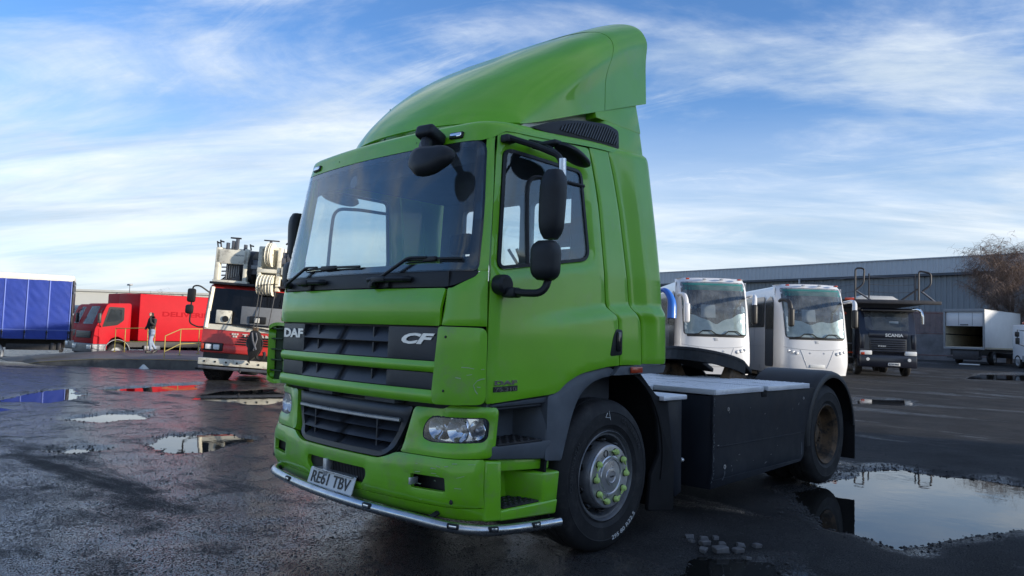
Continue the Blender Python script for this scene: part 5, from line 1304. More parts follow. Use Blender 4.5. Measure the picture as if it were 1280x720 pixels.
# ---- concrete ramp with railing
def ramp():
    o = empty('loading_ramp', (0, 0, 0), 0, 'low concrete ramp with yellow painted edge in front of the red lorry', 'ramp')
    A = [(30, 29.2, -.42), (55, 28.8, -.25), (123, 28.0, -.02), (205, 27.6, .06), (262, 27.3, .08)]
    Bk = [(5, 34.6, -.42), (40, 34.5, -.30), (123, 34.4, .02), (205, 34.2, .16), (300, 34.0, .22)]
    bm = BM(); n = len(A)
    tf = [bm.verts.new(spot(a[0], a[1], a[2])) for a in A]; tb = [bm.verts.new(spot(b[0], b[1], b[2])) for b in Bk]
    bf_ = [bm.verts.new(spot(a[0], a[1], -1.0)) for a in A]; bb = [bm.verts.new(spot(b[0], b[1], -1.0)) for b in Bk]
    for i in range(n-1):
        bm.faces.new((tf[i], tf[i+1], tb[i+1], tb[i])); bm.faces.new((bf_[i], bf_[i+1], tf[i+1], tf[i])); bm.faces.new((tb[i], tb[i+1], bb[i+1], bb[i]))
    bm.faces.new((bf_[0], tf[0], tb[0], bb[0])); bm.faces.new((tf[-1], bf_[-1], bb[-1], tb[-1]))
    fin('ramp_body', bm, 'concrete', o, smooth=False)
    bm = BM()
    for i in range(n-1):
        a, b = A[i], A[i+1]
        q = [spot(a[0], a[1]-.01, a[2]+.006), spot(b[0], b[1]-.01, b[2]+.006), spot(b[0], b[1]+.38, b[2]+.008), spot(a[0], a[1]+.38, a[2]+.008)]
        bm.faces.new([bm.verts.new(v) for v in q])
    bmesh.ops.solidify(bm, geom=list(bm.faces), thickness=.02)
    fin('painted_edge', bm, 'yellow', o, smooth=False)
    bm = BM()
    for i in range(n-1):
        a, b, c, d = A[i], A[i+1], Bk[i+1], Bk[i]
        bm.faces.new([bm.verts.new(v) for v in (spot(a[0], a[1]+.40, a[2]+.006), spot(b[0], b[1]+.40, b[2]+.006), spot(c[0], c[1], c[2]+.006), spot(d[0], d[1], d[2]+.006))])
    fin('ramp_surface', bm, 'tarmac', o, smooth=False)
ramp()
def railing(posts, label, h=1.05, mid=.45):
    o = empty('yellow_railing', posts[0], 0, label, 'railing', 'yellow railings on the ramp'); o.location = (0, 0, 0)
    for p in posts:
        bm = BM(); tube(bm, [p, p+Vector((0, 0, h))], .019, 8); lathe(bm, [(.09, 0), (.09, .02), (0, .02)], p, 'z', 10); fin('post', bm, 'yellow', o)
    for hh in (h, mid):
        bm = BM(); tube(bm, [p+Vector((0, 0, hh)) for p in posts], .017, 8); fin('rail', bm, 'yellow', o)
railing([spot(148, 33.2, .06), spot(160, 33.0, .07), spot(188, 32.9, .12), spot(197, 32.8, .14)], 'yellow tube railing in front of the red cab, left of the person')
railing([spot(210, 28.4, -.12), spot(229, 30.2, .14), spot(252, 31.5, .16), spot(275, 32.2, .18)], 'yellow tube railing between the person and the crane')
# scrap of white litter
bm = BM(); hexa(bm, [(-.2, -.12, 0), (.22, -.1, 0), (.18, .12, 0), (-.15, .1, 0), (-.06, -.03, .16), (.05, -.03, .13), (.04, .04, .1), (-.05, .04, .15)], .01)
o = fin('litter', bm, 'offwhite'); o.location = spot(186, 26.8); tag(o, 'scrap of white litter lying at the foot of the ramp', 'litter')

# ---- person walking on the ramp, hand raised to the head
def skin_mesh(name, nodes, edges, mat, parent, sub=2, loc=None, root=0):
    me = bpy.data.meshes.new(name); me.from_pydata([n[0] for n in nodes], edges, []); o = bpy.data.objects.new(name, me); COL.objects.link(o)
    if parent: o.parent = parent
    sk = o.modifiers.new('skin', 'SKIN'); sk.use_smooth_shade = True
    for i, n in enumerate(nodes):
        r_ = n[1] if isinstance(n[1], tuple) else (n[1], n[1]); me.skin_vertices[0].data[i].radius = r_; me.skin_vertices[0].data[i].use_root = (i == root)
    s = o.modifiers.new('sub', 'SUBSURF'); s.levels = sub; s.render_levels = sub
    me.materials.append(MATS[mat])
    return o
pp = spot(193, 31.6, .125)
per = empty('person', pp, radians(44-35), 'person in dark hooded jacket and pale jeans walking on the ramp, hand to head', 'person')
legs = [((0, 0, .93), (.15, .115)), ((.09, 0, .86), (.105, .10)), ((.10, -.12, .50), (.075, .075)), ((.10, -.06, .10), (.055, .06)), ((-.09, 0, .86), (.105, .10)), ((-.09, .04, .49), (.078, .078)), ((-.09, .26, .14), (.055, .06)), ((0, 0, 1.05), (.15, .11))]
skin_mesh('jeans', legs, [(0, 1), (1, 2), (2, 3), (0, 4), (4, 5), (5, 6), (0, 7)], 'denim', per)
for x, y, z, rx in ((.10, -.11, .05, 0), (-.09, .25, .08, .5)):
    bm = BM(); box(bm, -.045, .045, -.17, .09, -.05, .05, .03, 3); s_ = fin('shoe', bm, 'ink', per); s_.location = (x, y, z); s_.rotation_euler = (rx, 0, 0)
body = [((0, 0, .98), (.17, .12)), ((0, -.01, 1.18), (.185, .125)), ((0, -.01, 1.38), (.20, .125)), ((0, 0, 1.48), (.10, .09)), ((0, -.02, 1.56), (.062, .065)), ((0, -.045, 1.64), (.085, .10)), ((0, -.04, 1.72), (.075, .085)),
        ((.21, 0, 1.42), (.075, .075)), ((.29, -.06, 1.18), (.062, .062)), ((.22, -.20, 1.30), (.05, .05)), ((.10, -.16, 1.55), (.036, .04)),
        ((-.21, 0, 1.42), (.075, .075)), ((-.30, -.02, 1.16), (.062, .062)), ((-.22, -.16, 1.02), (.048, .05)), ((-.15, -.2, 1.0), (.036, .04))]
skin_mesh('jacket', body, [(0, 1), (1, 2), (2, 3), (3, 4), (4, 5), (5, 6), (2, 7), (7, 8), (8, 9), (9, 10), (2, 11), (11, 12), (12, 13), (13, 14)], 'jacket', per)
bm = BM(); prism(bm, r2([(-.08, 1.0), (.08, 1.0), (.07, 1.42), (.0, 1.36), (-.07, 1.42)], .02, 2), fy(-.135), 0, .05); fin('shirt', bm, 'tshirt', per)
bm = BM(); t = bmesh.new(); bmesh.ops.create_uvsphere(t, u_segments=16, v_segments=10, radius=1); merge(bm, t, Matrix.Translation((0, -.095, 1.635)) @ Matrix.Diagonal((.062, .055, .085, 1))); fin('face', bm, 'skin', per)
hand = [((.10, -.165, 1.56), .035), ((.075, -.18, 1.63), (.032, .022)), ((.055, -.165, 1.70), .012), ((.075, -.16, 1.71), .012), ((.095, -.155, 1.70), .011), ((.04, -.18, 1.66), .012), ((.108, -.15, 1.685), .010)]
skin_mesh('hand', hand, [(0, 1), (1, 2), (1, 3), (1, 4), (1, 5), (1, 6)], 'skin', per, 1)
# distant bare trees above the red lorry

# ---- far hedge line closing the yard behind the truck
pm('hedge', (.07, .062, .045), .95, var=.4, vscale=.8, bump=.6, bscale=2)
bm = BM()
def hdg_f(u, v):
    L = lerp(-75, 24, u); a = v*pi; h = 3.6+1.6*noise.noise(Vector((L*.12, 0, 3)))+1.1*noise.noise(Vector((L*.6, a, 5)))+.5*noise.noise(Vector((L*2.1, a*2, 8)))
    p = cxy+RT*L+FW*(118-3.0*cos(a)+.6*noise.noise(Vector((L*.9, a*2, 1)))); return Vector((p.x, p.y, -.5+sin(a)**.6*h))
grid(bm, hdg_f, 300, 10); hg = fin('far_hedge', bm, 'hedge', smooth=False); hg['kind'] = 'stuff'; hg['label'] = 'dark bare hedge line along the far side of the yard'
# ---- mobile crane, parked facing the camera, leaning a little
cp = spot(316, 19.0, 0); cp.z = 0
cr_ = empty('mobile_crane', cp, radians(44), 'red and cream mobile crane with folded boom, behind the green cab', 'crane')
cr_.rotation_euler = (0, radians(2.6), radians(44)); cr_.location.z = -.06
K = 1.0
def cbox(name, x0, x1, y0_, y1_, z0, z1, mat, bev=.02, par=None):
    bm = BM(); box(bm, x0, x1, y0_, y1_, z0, z1, bev); return fin(name, bm, mat, par or cr_)
# note: local +x is image right (crane's left)
cbox('chassis_body', -1.25, 1.25, .25, 9, .55, 1.25, 'dark_steel')
ccab = BM()
prism(ccab, r2([(.02, .74), (0, 1.0), (.03, 1.36), (.05, 1.46), (.22, 2.40), (.36, 2.50), (1.9, 2.52), (2.0, 2.4), (2.0, .74)], .05, 3), lambda u, v, w_: Vector((w_, u, v)), -1.30, 1.30, .04)
cb = fin('cab_body', ccab, 'red_dull', cr_, ang=40)
bm = BM(); prism(bm, r2([(-1.27, 1.335), (1.27, 1.335), (1.27, 1.47), (-1.27, 1.47)], .02, 2), fy(.015), -.012, .03); fin('white_band', bm, 'crane_white', cb)
def cws(u, v): return Vector((lerp(-1.24, 1.24, u), lerp(.035, .205, v)-.016+.03*(2*u-1)**2, lerp(1.475, 2.40, v)))
bm = BM(); grid(bm, cws, 12, 5); bmesh.ops.solidify(bm, geom=list(bm.faces), thickness=.012); fin('windscreen', bm, 'black_gloss', cr_)
for s in (-1, 1):
    bm = BM(); tube(bm, [(s*1.22, .0, 1.36), (s*1.22, .03, 1.5), (s*1.21, .20, 2.42)], .055, 8); fin('pillar', bm, 'crane_white', cb)
cbox('dash_speaker', -.98, -.58, -.03, .03, 1.50, 1.84, 'crane_white', .02)
bm = BM(); lathe(bm, [(.08, 0), (.08, -.02), (0, -.02)], (-.72, -.035, 1.62), 'y', 16); fin('speaker_cone', bm, 'ink', cr_)
cbox('seat_panel', -.36, .75, .02, .05, 1.52, 1.98, 'interior_light', .01)
cbox('dash_monitor', -.12, .30, -.015, .02, 1.56, 1.74, 'ink', .01); cbox('dash_paper', .0, .14, -.022, .0, 1.58, 1.70, 'offwhite', .004)
bm = BM(); tube(bm, [(-.55, -.03, 1.49), (.25, -.05, 1.43), (.62, -.05, 1.38)], .018, 6); fin('wiper', bm, 'ink', cr_)
for k in range(4): cbox('louvre', -.42+.05*k, .95, -.03, .02, .99+k*.062, 1.02+k*.062, 'ink', .004)
local_text('lettering', 'TADANO', cb, (-.26, -.005, 1.165), (1, 0, 0), .92, .11, 'offwhite', .04)
bm = BM()
for dx, dz in ((0, .06), (.075, .06), (.15, .06), (.0375, 0), (.1125, 0)): box(bm, -.40+dx*.8-.13, -.40+dx*.8-.09, -.008, .01, 1.17+dz, 1.215+dz)
fin('emblem', bm, 'offwhite', cb)
cbox('lower_panel', -1.0, 1.2, -.02, .1, .76, .96, 'red_dull', .03)
for s in (-1, 1):
    hp = cbox('headlight_frame', s*1.24, s*.72, -.05, .1, .79, 1.0, 'ink', .03)
    for a in (.80, 1.0): cbox('headlight', s*a, s*(a+.16), -.07, 0, .83, .96, 'lamp_glass', .02, hp)
    cbox('indicator', s*1.20, s*1.27, -.06, .05, .83, .97, 'orange_lens', .01, hp)
cbox('gap_panel', -1.22, 1.22, .05, .3, .58, .78, 'ink', 0)
fb = cbox('front_beam', -1.27, 1.27, -.16, .04, .44, .61, 'crane_white', .02)
for k in range(9):
    bm = BM(); lathe(bm, [(.025, 0), (.025, -.012), (0, -.012)], (-1.1+k*.275, -.16, .53), 'y', 10); fin('bolt', bm, 'ink', fb)
cbox('beam_step', -1.27, 1.27, -.13, .1, .33, .41, 'mid_steel', .02); cbox('skid_plate', -1.38, -.75, -.05, .1, .30, .34, 'rubber', .03)
bm = BM(); tube(bm, [(-.2, -.1, .40), (-.2, -.12, .30)], .03, 6); tube(bm, [(.1, .0, .36), (.6, .0, .28), (1.1, 0, .3)], .03, 6); fin('tow_rod', bm, 'dark_steel', cr_)
for x in (-1.05, 1.05):
    o = simple_wheel(cr_, x, .72, .60, .60, .50); 
for x in (-1.05, 1.05): o = simple_wheel(cr_, x, 3.0, .62, .62, .50)
# tread blocks on the visible front tyre
bm = BM()
for i in range(40):
    a = 2*pi*i/40
    for s in (-1, 1):
        M = Matrix.Translation((-1.05+s*.12, 0.72+cos(a)*.605, .60+sin(a)*.605)) @ Matrix.Rotation(a, 4, 'X') @ Matrix.Rotation(s*.4, 4, 'Y')
        box(bm, -.09, .09, -.012, .012, -.02, .02, 0, 1, M)
tb_ = fin('tyre_tread', bm, 'tyre', cr_); tb_['kind'] = 'stuff'
# mirrors on the left of the picture
bm = BM(); tube(bm, fillet([(-1.22, .1, 2.25), (-1.45, -.05, 2.42), (-1.60, -.1, 2.40), (-1.60, -.1, 1.45), (-1.42, 0, 1.36), (-1.24, .05, 1.38)], .08, 4), .02, 6); ma = fin('mirror_arm', bm, 'ink', cr_)
cbox('mirror', -1.72, -1.51, -.16, -.04, 1.98, 2.33, 'ink', .05, ma); cbox('mirror', -1.74, -1.53, -.16, -.04, 1.68, 1.92, 'ink', .06, ma)
# roof deck and jib head frame
cbox('roof_ledge', -1.15, 1.2, .1, 1.6, 2.50, 2.56, 'dark_steel', .01)
fx_ = -1.06; fw_ = .86
jf = cbox('jib_frame', -1.08, -.26, .2, .34, 3.05, 3.42, 'crane_white', .02)
for (x0, x1) in ((-1.10, -.98), (-.36, -.26)): cbox('frame_leg', x0, x1, .2, .36, 2.52, 3.46, 'crane_white', .015, jf)
cbox('frame_sill', -1.12, -.22, .18, .4, 2.52, 2.62, 'crane_white', .015, jf)
cbox('frame_top', -1.02, -.36, .3, .7, 3.40, 3.46, 'crane_white', .01, jf)
for x, h in ((-.84, 3.60), (-.70, 3.66), (-.60, 3.72), (-.38, 3.58)): cbox('frame_pin', x-.035, x+.035, .25, .35, 3.4, h, 'mid_steel', .01, jf)
cbox('frame_crossbar', -.78, -.50, .25, .3, 3.71, 3.75, 'dark_steel', .01, jf)
for x, h in ((-1.08, 3.62), (-1.0, 3.66), (-.22, 3.60)):
    bm = BM(); tube(bm, [(x, .28, 3.44), (x-.04, .28, h)], .02, 6); tube(bm, [(x-.04, .28, h-.03), (x+.06, .28, h-.05)], .02, 6); fin('hook_pin', bm, 'dark_steel', jf)
local_text('lettering', 'TADANO', jf, (-.62, .198, 3.26), (1, 0, 0), .26, .04, 'mid_steel', .02)
cbox('winch_block', -.92, -.50, .45, 1.0, 2.6, 3.10, 'mid_steel', .06)
for k in range(6): cbox('winch_fin', -.86+k*.06, -.83+k*.06, .40, .5, 2.66+.02*k, 3.02, 'grey_paint', .005)
for k in range(9):
    a = Vector((random.uniform(-1.0, -.4), random.uniform(.5, .9), random.uniform(2.6, 3.3))); b_ = a+Vector((random.uniform(-.3, .3), random.uniform(-.2, .2), random.uniform(-.4, .4)))
    bm = BM(); tube(bm, [a, b_], random.uniform(.012, .03), 6); fin('hose', bm, random.choice(['ink', 'mid_steel', 'dark_steel']), cr_)
for k in range(6):
    bm = BM(); z = 2.65+k*.11; tube(bm, [(-1.12-.005*k, .8, z), (-1.18-.004*k, 1.2, z+.03)], .02, 5); fin('ladder_rung', bm, 'mid_steel', cr_)
# sheave stack (black) between frame and boom head
for k in range(7):
    x = -.10+k*.035; bm = BM(); lathe(bm, [(.10, -.012), (.42, -.012), (.46, -.018), (.46, .018), (.42, .012), (.10, .012)], (x, .70, 3.0), 'x', 26); fin('sheave', bm, 'ink' if k % 2 else 'dark_steel', cr_)
cbox('sheave_plate', .08, .30, .3, .34, 2.82, 3.2, 'mid_steel', .02)
cbox('sheave_hub', -.1, .34, .25, .35, 2.96, 3.06, 'grey_paint', .01)
cbox('boom_base', -.15, .95, .9, 7.5, 2.56, 3.25, 'crane_white', .03)
cbox('counterweight', -.30, .05, .9, 1.6, 2.56, 3.30, 'crane_white', .03); cbox('winch_cover', -1.0, -.2, 1.0, 1.6, 2.56, 3.15, 'crane_white', .04); cbox('roof_box', .92, 1.22, .5, 1.4, 2.56, 3.05, 'crane_white', .03)
# boom head: side plates, sheaves, ropes
bh = cbox('boom_head', .34, .44, .1, .8, 2.42, 3.55, 'crane_white', .015); cbox('head_plate', .84, .94, .1, .8, 2.42, 3.55, 'crane_white', .015, bh)
cbox('head_back', .42, .86, .45, .5, 2.75, 3.5, 'crane_white', .01, bh); cbox('head_tie', .34, .94, .08, .2, 2.88, 2.98, 'crane_white', .015, bh)
cbox('head_tie', .36, .92, .1, .2, 3.48, 3.56, 'crane_white', .015, bh)
for k, x in enumerate((.46, .54, .62, .70, .78)):
    bm = BM(); lathe(bm, [(.03, -.01), (.22, -.012), (.25, -.028), (.27, -.028), (.25, 0), (.27, .028), (.25, .028), (.22, .012), (.03, .01)], (x, .12, 2.56), 'x', 26); fin('head_sheave', bm, 'crane_white', bh)
for x in (.62, .70):
    bm = BM(); lathe(bm, [(.03, -.01), (.26, -.012), (.30, -.024), (.31, -.024), (.29, 0), (.31, .024), (.30, .024), (.26, .012), (.03, .01)], (x, .1, 3.35), 'x', 26); fin('head_sheave', bm, 'crane_white', bh)
cbox('head_crossbar', .45, .85, .08, .14, 3.70, 3.73, 'dark_steel', .01, bh); cbox('head_pin', .60, .66, .08, .14, 3.5, 3.7, 'mid_steel', .01, bh)
for k in range(26):
    a = Vector((random.uniform(.96, 1.45), random.uniform(.1, .5), random.uniform(2.6, 3.5)))
    s_ = random.uniform(.04, .11); cbox('head_fitting', a.x-s_, a.x+s_*.6, a.y-s_, a.y+s_, a.z-s_, a.z+s_, random.choice(['crane_white', 'crane_white', 'crane_white', 'mid_steel', 'dark_steel']), .01, bh)
bm = BM(); tube(bm, [(1.05, .2, 3.4), (1.06, .2, 3.72)], .02, 6); tube(bm, [(1.0, .2, 3.66), (1.16, .15, 3.76)], .025, 6); tube(bm, [(1.15, .2, 3.3), (1.2, .2, 3.68)], .018, 6); fin('head_aerial', bm, 'ink', bh)
hk = BM(); 
prism(hk, r2([(.12, 1.40), (.28, 1.38), (.36, 1.25), (.40, .95), (.34, .82), (.24, .72), (.16, .64), (.08, .85), (.06, 1.2)], .05, 3), fy(-.42), -.09, .09, .02)
hb = fin('hook_block', hk, 'ink', cr_)
for dx in (-.05, .07):
    bm = BM(); lathe(bm, [(0, -.02), (.14, -.02), (.17, -.03), (.17, .03), (0, .03)], (.22+dx*.6, -.52+abs(dx), 1.08), 'y', 20); fin('hook_sheave', bm, 'dark_steel', hb)
bm = BM(); tube(bm, [(.16, -.53, 1.34), (.20, -.54, 1.15), (.30, -.54, .92)], .022, 6); tube(bm, [(.26, -.53, 1.34), (.30, -.53, 1.2), (.24, -.54, .9)], .018, 6); fin('hook_bar', bm, 'mid_steel', hb)
bm = BM(); a = [(.24+.17*cos(t)*.6+.14, -.42, .80+.13*sin(t)) for t in [radians(200+18*i) for i in range(12)]]; tube(bm, a, .04, 8); tube(bm, [(.14, -.42, .70), (.10, -.42, .62), (.14, -.42, .56), (.2, -.42, .62)], .035, 8); fin('hook', bm, 'ink', hb)
for x, xb in ((.20, .46), (.28, .54)):
    bm = BM(); tube(bm, [(x-.06, -.42, 1.38), (xb-.34, -.16, 2.55), (xb, -.10, 2.6)], .012, 5); fin('rope', bm, 'ink', hb)
bm = BM(); tube(bm, [(.50, -.1, 2.4), (.46, -.25, 1.5)], .012, 5); fin('rope', bm, 'dark_steel', hb)
cbox('hook_cap', .14, .26, -.48, -.36, 1.38, 1.47, 'rim_rust', .02, hb)

for ch in list(cr_.children):     # everything above the roof line sits a little towards the crane's right
    if ch.type == 'MESH' and ch.location.length < 1e-6 and min(v.co.z for v in ch.data.vertices) > 2.38:
        dx = -.13-(.30 if ch.name.split('.')[0] in ('boom_head', 'sheave', 'sheave_plate', 'sheave_hub', 'boom_base') else 0)
        for q in [ch]+list(ch.children): q.data.transform(Matrix.Translation((dx, 0, 0)))
# ================================================================== BACKGROUND, RIGHT
pm('coach_white', (.62, .63, .65), .28, coat=.6, var=.03, vscale=2, dirt=(.5, .5, .5), dscale=2, dlo=.62, dhi=.95)
pm('silver_sheet', (.62, .68, .66), .35, .35, var=.15, vscale=6, bump=.6, bscale=9)
pm('teal_tint', (.02, .16, .15), .3)
pm('coach_grey', (.42, .44, .47), .4)
pm('navy_cab', (.008, .010, .020), .3, coat=.4, var=.1, vscale=3)
pm('clad', (.205, .232, .255), .5, .25, var=.06, vscale=.15)
pm('clad_light', (.42, .45, .48), .45, .3, var=.05, vscale=.2)
pm('clad_dark', (.075, .085, .10), .6, var=.1, vscale=.3)
pm('fence_wood', (.22, .22, .235), .8, var=.3, vscale=1.5)
pm('fence_rust', (.22, .13, .12), .8, var=.3, vscale=1.5)
pm('bark', (.13, .10, .085), .9, var=.3, vscale=4)
pm('twig', (.21, .15, .12), .9, var=.25, vscale=1)
pm('blue_plastic', (.02, .13, .50), .35, coat=.3)
pm('tail_white', (.70, .70, .68), .45, var=.05, vscale=2)
pm('box_inside', (.48, .43, .32), .7, var=.15, vscale=2)
glass_mat('coach_glass', (.58, .64, .66), .0, 1.0, film=.10, film_col=(.62, .66, .70))
def hdg(bl_, bd):      # heading so that the vehicle's rear points along RT*bl+FW*bd
    b = (RT*bl_+FW*bd).normalized(); f = -b; return atan2(f.x, -f.y)
def coach(px_, depth, bl_, bd, label, plate, dz=0, mirror_mats=('coach_white', 'coach_white')):
    p = spot(px_, depth); p.z += dz
    o = empty('coach', p, hdg(bl_, bd), label, 'coach', 'white coaches parked behind the truck')
    HW = 1.25; Ln = 11.5
    # front face section: y as function of z (local front centre at y=0)
    FY = [(.30, .06), (.60, .0), (1.0, -.02), (1.55, .02), (1.70, .06), (2.6, .22), (3.35, .46), (3.55, .62), (3.68, .95), (3.72, 1.5)]
    TOPZ = 3.70
    def front(u, v):
        z = lerp(.32, 3.55, v); x = (2*u-1); cx = abs(x)**1.0
        rr = interp([(.3, .34), (1.6, .42), (3.5, .55)], z)
        y = smooth_tab(FY, z, .08)+rr*(1-sqrt(max(0, 1-min(1, cx)**3.2)))
        W_ = HW-.02*ss(2.4, 3.6, z)-.05*ss(.8, .3, z)
        return Vector((x*W_, y, z))
    bm = BM(); grid(bm, lambda u, v: front(u, v), 48, 44); 
    # shell: sides, roof, rear
    n = 14; rings = []
    for yy in (.95, 1.5, 4, 8, Ln-.4, Ln):
        ring = []
        e = 1 if yy < Ln else .94
        pts = [(-HW, .32), (-HW, 1.0), (-HW, 2.0), (-HW+.01, 3.0), (-HW+.06, 3.4), (-HW+.16, 3.58), (-HW+.34, 3.66), (-.4, TOPZ), (.4, TOPZ), (HW-.34, 3.66), (HW-.16, 3.58), (HW-.06, 3.4), (HW-.01, 3.0), (HW, 2.0), (HW, 1.0), (HW, .32)]
        rings.append([bm.verts.new((x*e, yy, z if yy < Ln else .32+(z-.32)*.96)) for x, z in pts])
    for a, b in zip(rings, rings[1:]):
        for i in range(len(a)-1): bm.faces.new((a[i], a[i+1], b[i+1], b[i]))
    bm.faces.new(rings[-1])
    # join front edge to first ring: side strips and roof cap
    for sgn in (0, 1):
        col = [front(sgn, j/44) for j in range(45)]
        for a, b in zip(col, col[1:]):
            xs_ = HW if sgn else -HW
            bm.faces.new([bm.verts.new(v) for v in (a, Vector((xs_, .96, a.z)), Vector((xs_, .96, b.z)), b)])
    top = [front(i/48, 1) for i in range(49)]
    for a, b in zip(top, top[1:]):
        def up(v): return Vector((v.x*.985, max(v.y+.16, .72), 3.66+.03*(1-(v.x/HW)**2)))
        def up2(v): return Vector((v.x*.97, 1.0, 3.67+.03*(1-(v.x/HW)**2)))
        bm.faces.new([bm.verts.new(v) for v in (a, b, up(b), up(a))]); bm.faces.new([bm.verts.new(v) for v in (up(a), up(b), up2(b), up2(a))])
    bmesh.ops.remove_doubles(bm, verts=bm.verts, dist=.004)
    body = fin('body', bm, 'coach_white', o, ang=35)
    def fo(off): 
        def g(u, v):
            e = 1e-3; p_ = front(u, v); a = front(min(1, u+e), v)-front(max(0, u-e), v); b = front(u, min(1, v+e))-front(u, max(0, v-e)); n_ = a.cross(b)
            if n_.y > 0: n_ = -n_
            return p_+n_.normalized()*off
        return g
    # windscreen: dark cavity, glass and black border
    wsx = lambda z: interp([(1.6, .90), (3.45, .86)], z)
    ol = r2([(.075, .42), (.925, .415), (.945, .985), (.055, .985)], [.04, .04, .03, .03], 4)
    bm = BM(); patch(bm, fo(.012), ol, res=.05, thick=.008, off=0, lip=0); w_ = fin('windscreen', bm, 'coach_glass', o, ang=60)
    bm = BM(); patch(bm, fo(.004), [( .5+(q[0]-.5)*1.02, q[1]+(.008 if q[1] > .7 else -.008)) for q in ol], res=.06, thick=.006, off=0, lip=0); fin('windscreen_backing', bm, 'interior', w_, ang=60)
    # crumpled silver screen cover bunched along the sill, tinted strip along the top
    def cov(u, v):
        t_ = lerp(.425, .56+.10*abs(2*u-1)**1.6+.05*noise.noise(Vector((u*5, px_*.37, 0))), v)
        return fo(.0085+.0035*noise.noise(Vector((u*16+v*5, v*9, px_*.1))))(lerp(.09, .91, u), t_)
    bm = BM(); grid(bm, cov, 60, 18); fin('screen_cover', bm, 'silver_sheet', w_, ang=80)
    bm = BM(); grid(bm, lambda u, v: fo(.0085)(lerp(.075, .925, u), lerp(.90, .975, v)), 20, 2); fin('tint_strip', bm, 'teal_tint', w_)
    bm = BM(); grid(bm, lambda u, v: fo(.007)(lerp(.30, .50, u), lerp(.60, .74, v)), 6, 3); fin('seat_card', bm, 'coach_grey', w_)
    for (u0, u1, v0) in ((.20, .55, .415), (.55, .90, .413)):
        bm = BM(); tube(bm, [fo(.05)(lerp(u0, u1, i/6), v0+.045*sin(pi*i/6)*.3+(.03 if i in (2, 3, 4) else 0)) for i in range(7)], .018, 5); fin('wiper', bm, 'ink', o)
    bm = BM(); tube(bm, [fo(.02)(i/14*.78+.11, .405) for i in range(15)], .035, 6); fin('scuttle', bm, 'ink', o)
    # lamps: three round lamps each side in a raised pod
    for s in (0, 1):
        for k in range(3):
            u = .10+.055*k; u = u if s == 0 else 1-u; c = fo(.0)(u, .265-.012*k); bm = BM(); lathe(bm, [(.062, .02), (.062, -.02), (.045, -.03), (0, -.022)], c, 'y', 18); lf = fin('headlight', bm, 'coach_grey', o)
            bm = BM(); lathe(bm, [(.046, -.025), (.03, -.036), (0, -.038)], c, 'y', 16); fin('headlight_lens', bm, 'lamp_glass', lf)
    bm = BM(); tube(bm, [fo(.004)(.04+i/20*.92, .28+.03*abs(2*i/20-1)**2) for i in range(21)], .010, 4); fin('panel_seam', bm, 'coach_grey', o)
    bm = BM(); tube(bm, [fo(.004)(.26+.10*t, .28-.20*t) for t in [i/8 for i in range(9)]], .008, 4); tube(bm, [fo(.004)(.74-.10*t, .28-.20*t) for t in [i/8 for i in range(9)]], .008, 4); fin('panel_seam', bm, 'coach_grey', o)
    for u in (.40, .60): bm = BM(); lathe(bm, [(.03, .01), (.03, -.012), (0, -.014)], fo(0)(u, .245), 'y', 10); fin('fixing', bm, 'coach_grey', o)
    bm = BM(); box(bm, -.07, .07, fo(0)(.5, .37).y-.012, fo(0)(.5, .37).y+.03, 1.46, 1.56, .006); fin('emblem', bm, 'coach_grey', o)
    c = fo(0)(.5, .10); bm = BM(); box(bm, -.26, .26, c.y-.02, c.y+.04, c.z-.055, c.z+.055, .006); pl_ = fin('number_plate', bm, 'plate_white', o)
    for x in (-.9, -.3, .3, .9):
        bm = BM(); box(bm, x-.06, x+.06, .55, .70, 3.60, 3.655, .02); fin('roof_marker', bm, 'orange_lens' if abs(x) > .5 else 'coach_grey', o)
    # side glazing (image-left flank) and door
    s = -1; x_ = s*(HW+.004)
    bm = BM(); prism(bm, r2([(1.05, .55), (2.0, .55), (2.0, 3.05), (1.35, 3.25), (1.05, 3.0)], .12, 3), fx(x_), -.01, .008); dr = fin('door', bm, 'black_gloss', o)
    bm = BM(); prism(bm, r2([(2.12, 2.05), (10.8, 2.05), (10.8, 3.25), (2.12, 3.25)], .12, 3), fx(x_), -.01, .006); fin('side_glazing', bm, 'black_gloss', o)
    bm = BM(); prism(bm, r2([(2.12, 2.05), (10.8, 2.05), (10.8, 3.25), (2.12, 3.25)], .12, 3), fx(HW), -.006, .010); fin('side_glazing', bm, 'black_gloss', o)
    bm = BM(); box(bm, x_-.006, x_+.004, 2.1, 11, 1.30, 1.315); box(bm, x_-.006, x_+.004, 3.4, 3.415, .4, 1.95); fin('panel_seam', bm, 'coach_grey', o)
    for yy in (2.7, 9.0):
        for sx in (-1, 1): simple_wheel(o, sx*(HW-.16), yy, .50, .50, .28, s=sx)
    # mirrors hanging on curved arms
    for s, mm in ((-1, mirror_mats[0]), (1, mirror_mats[1])):
        bm = BM(); pts = fillet([(s*(HW-.05), .55, 3.02), (s*(HW+.02), .1, 3.06), (s*(HW-.08), -.42, 2.98), (s*(HW-.12), -.48, 2.6)], .22, 6)
        tube(bm, pts, [lerp(.06, .085, i/(len(pts)-1)) for i in range(len(pts))], 10); a_ = fin('mirror_arm', bm, mm, o)
        bm = BM(); box(bm, s*(HW-.12)-.10, s*(HW-.12)+.10, -.60, -.40, 2.05, 2.72, .07, 3); fin('mirror', bm, 'coach_white' if mm == 'coach_white' and s < 0 else 'ink', a_)
    return o
coach(897, 25.6, .03, 1, 'white coach with white mirrors, just behind the green cab', 'FJ09 DXA', dz=-.05, mirror_mats=('coach_white', 'coach_white'))
coach(1023, 27.2, .02, 1, 'white coach with black mirror arm, right one of the two coaches', 'YN58 KLP', dz=-.05, mirror_mats=('ink', 'coach_white'))
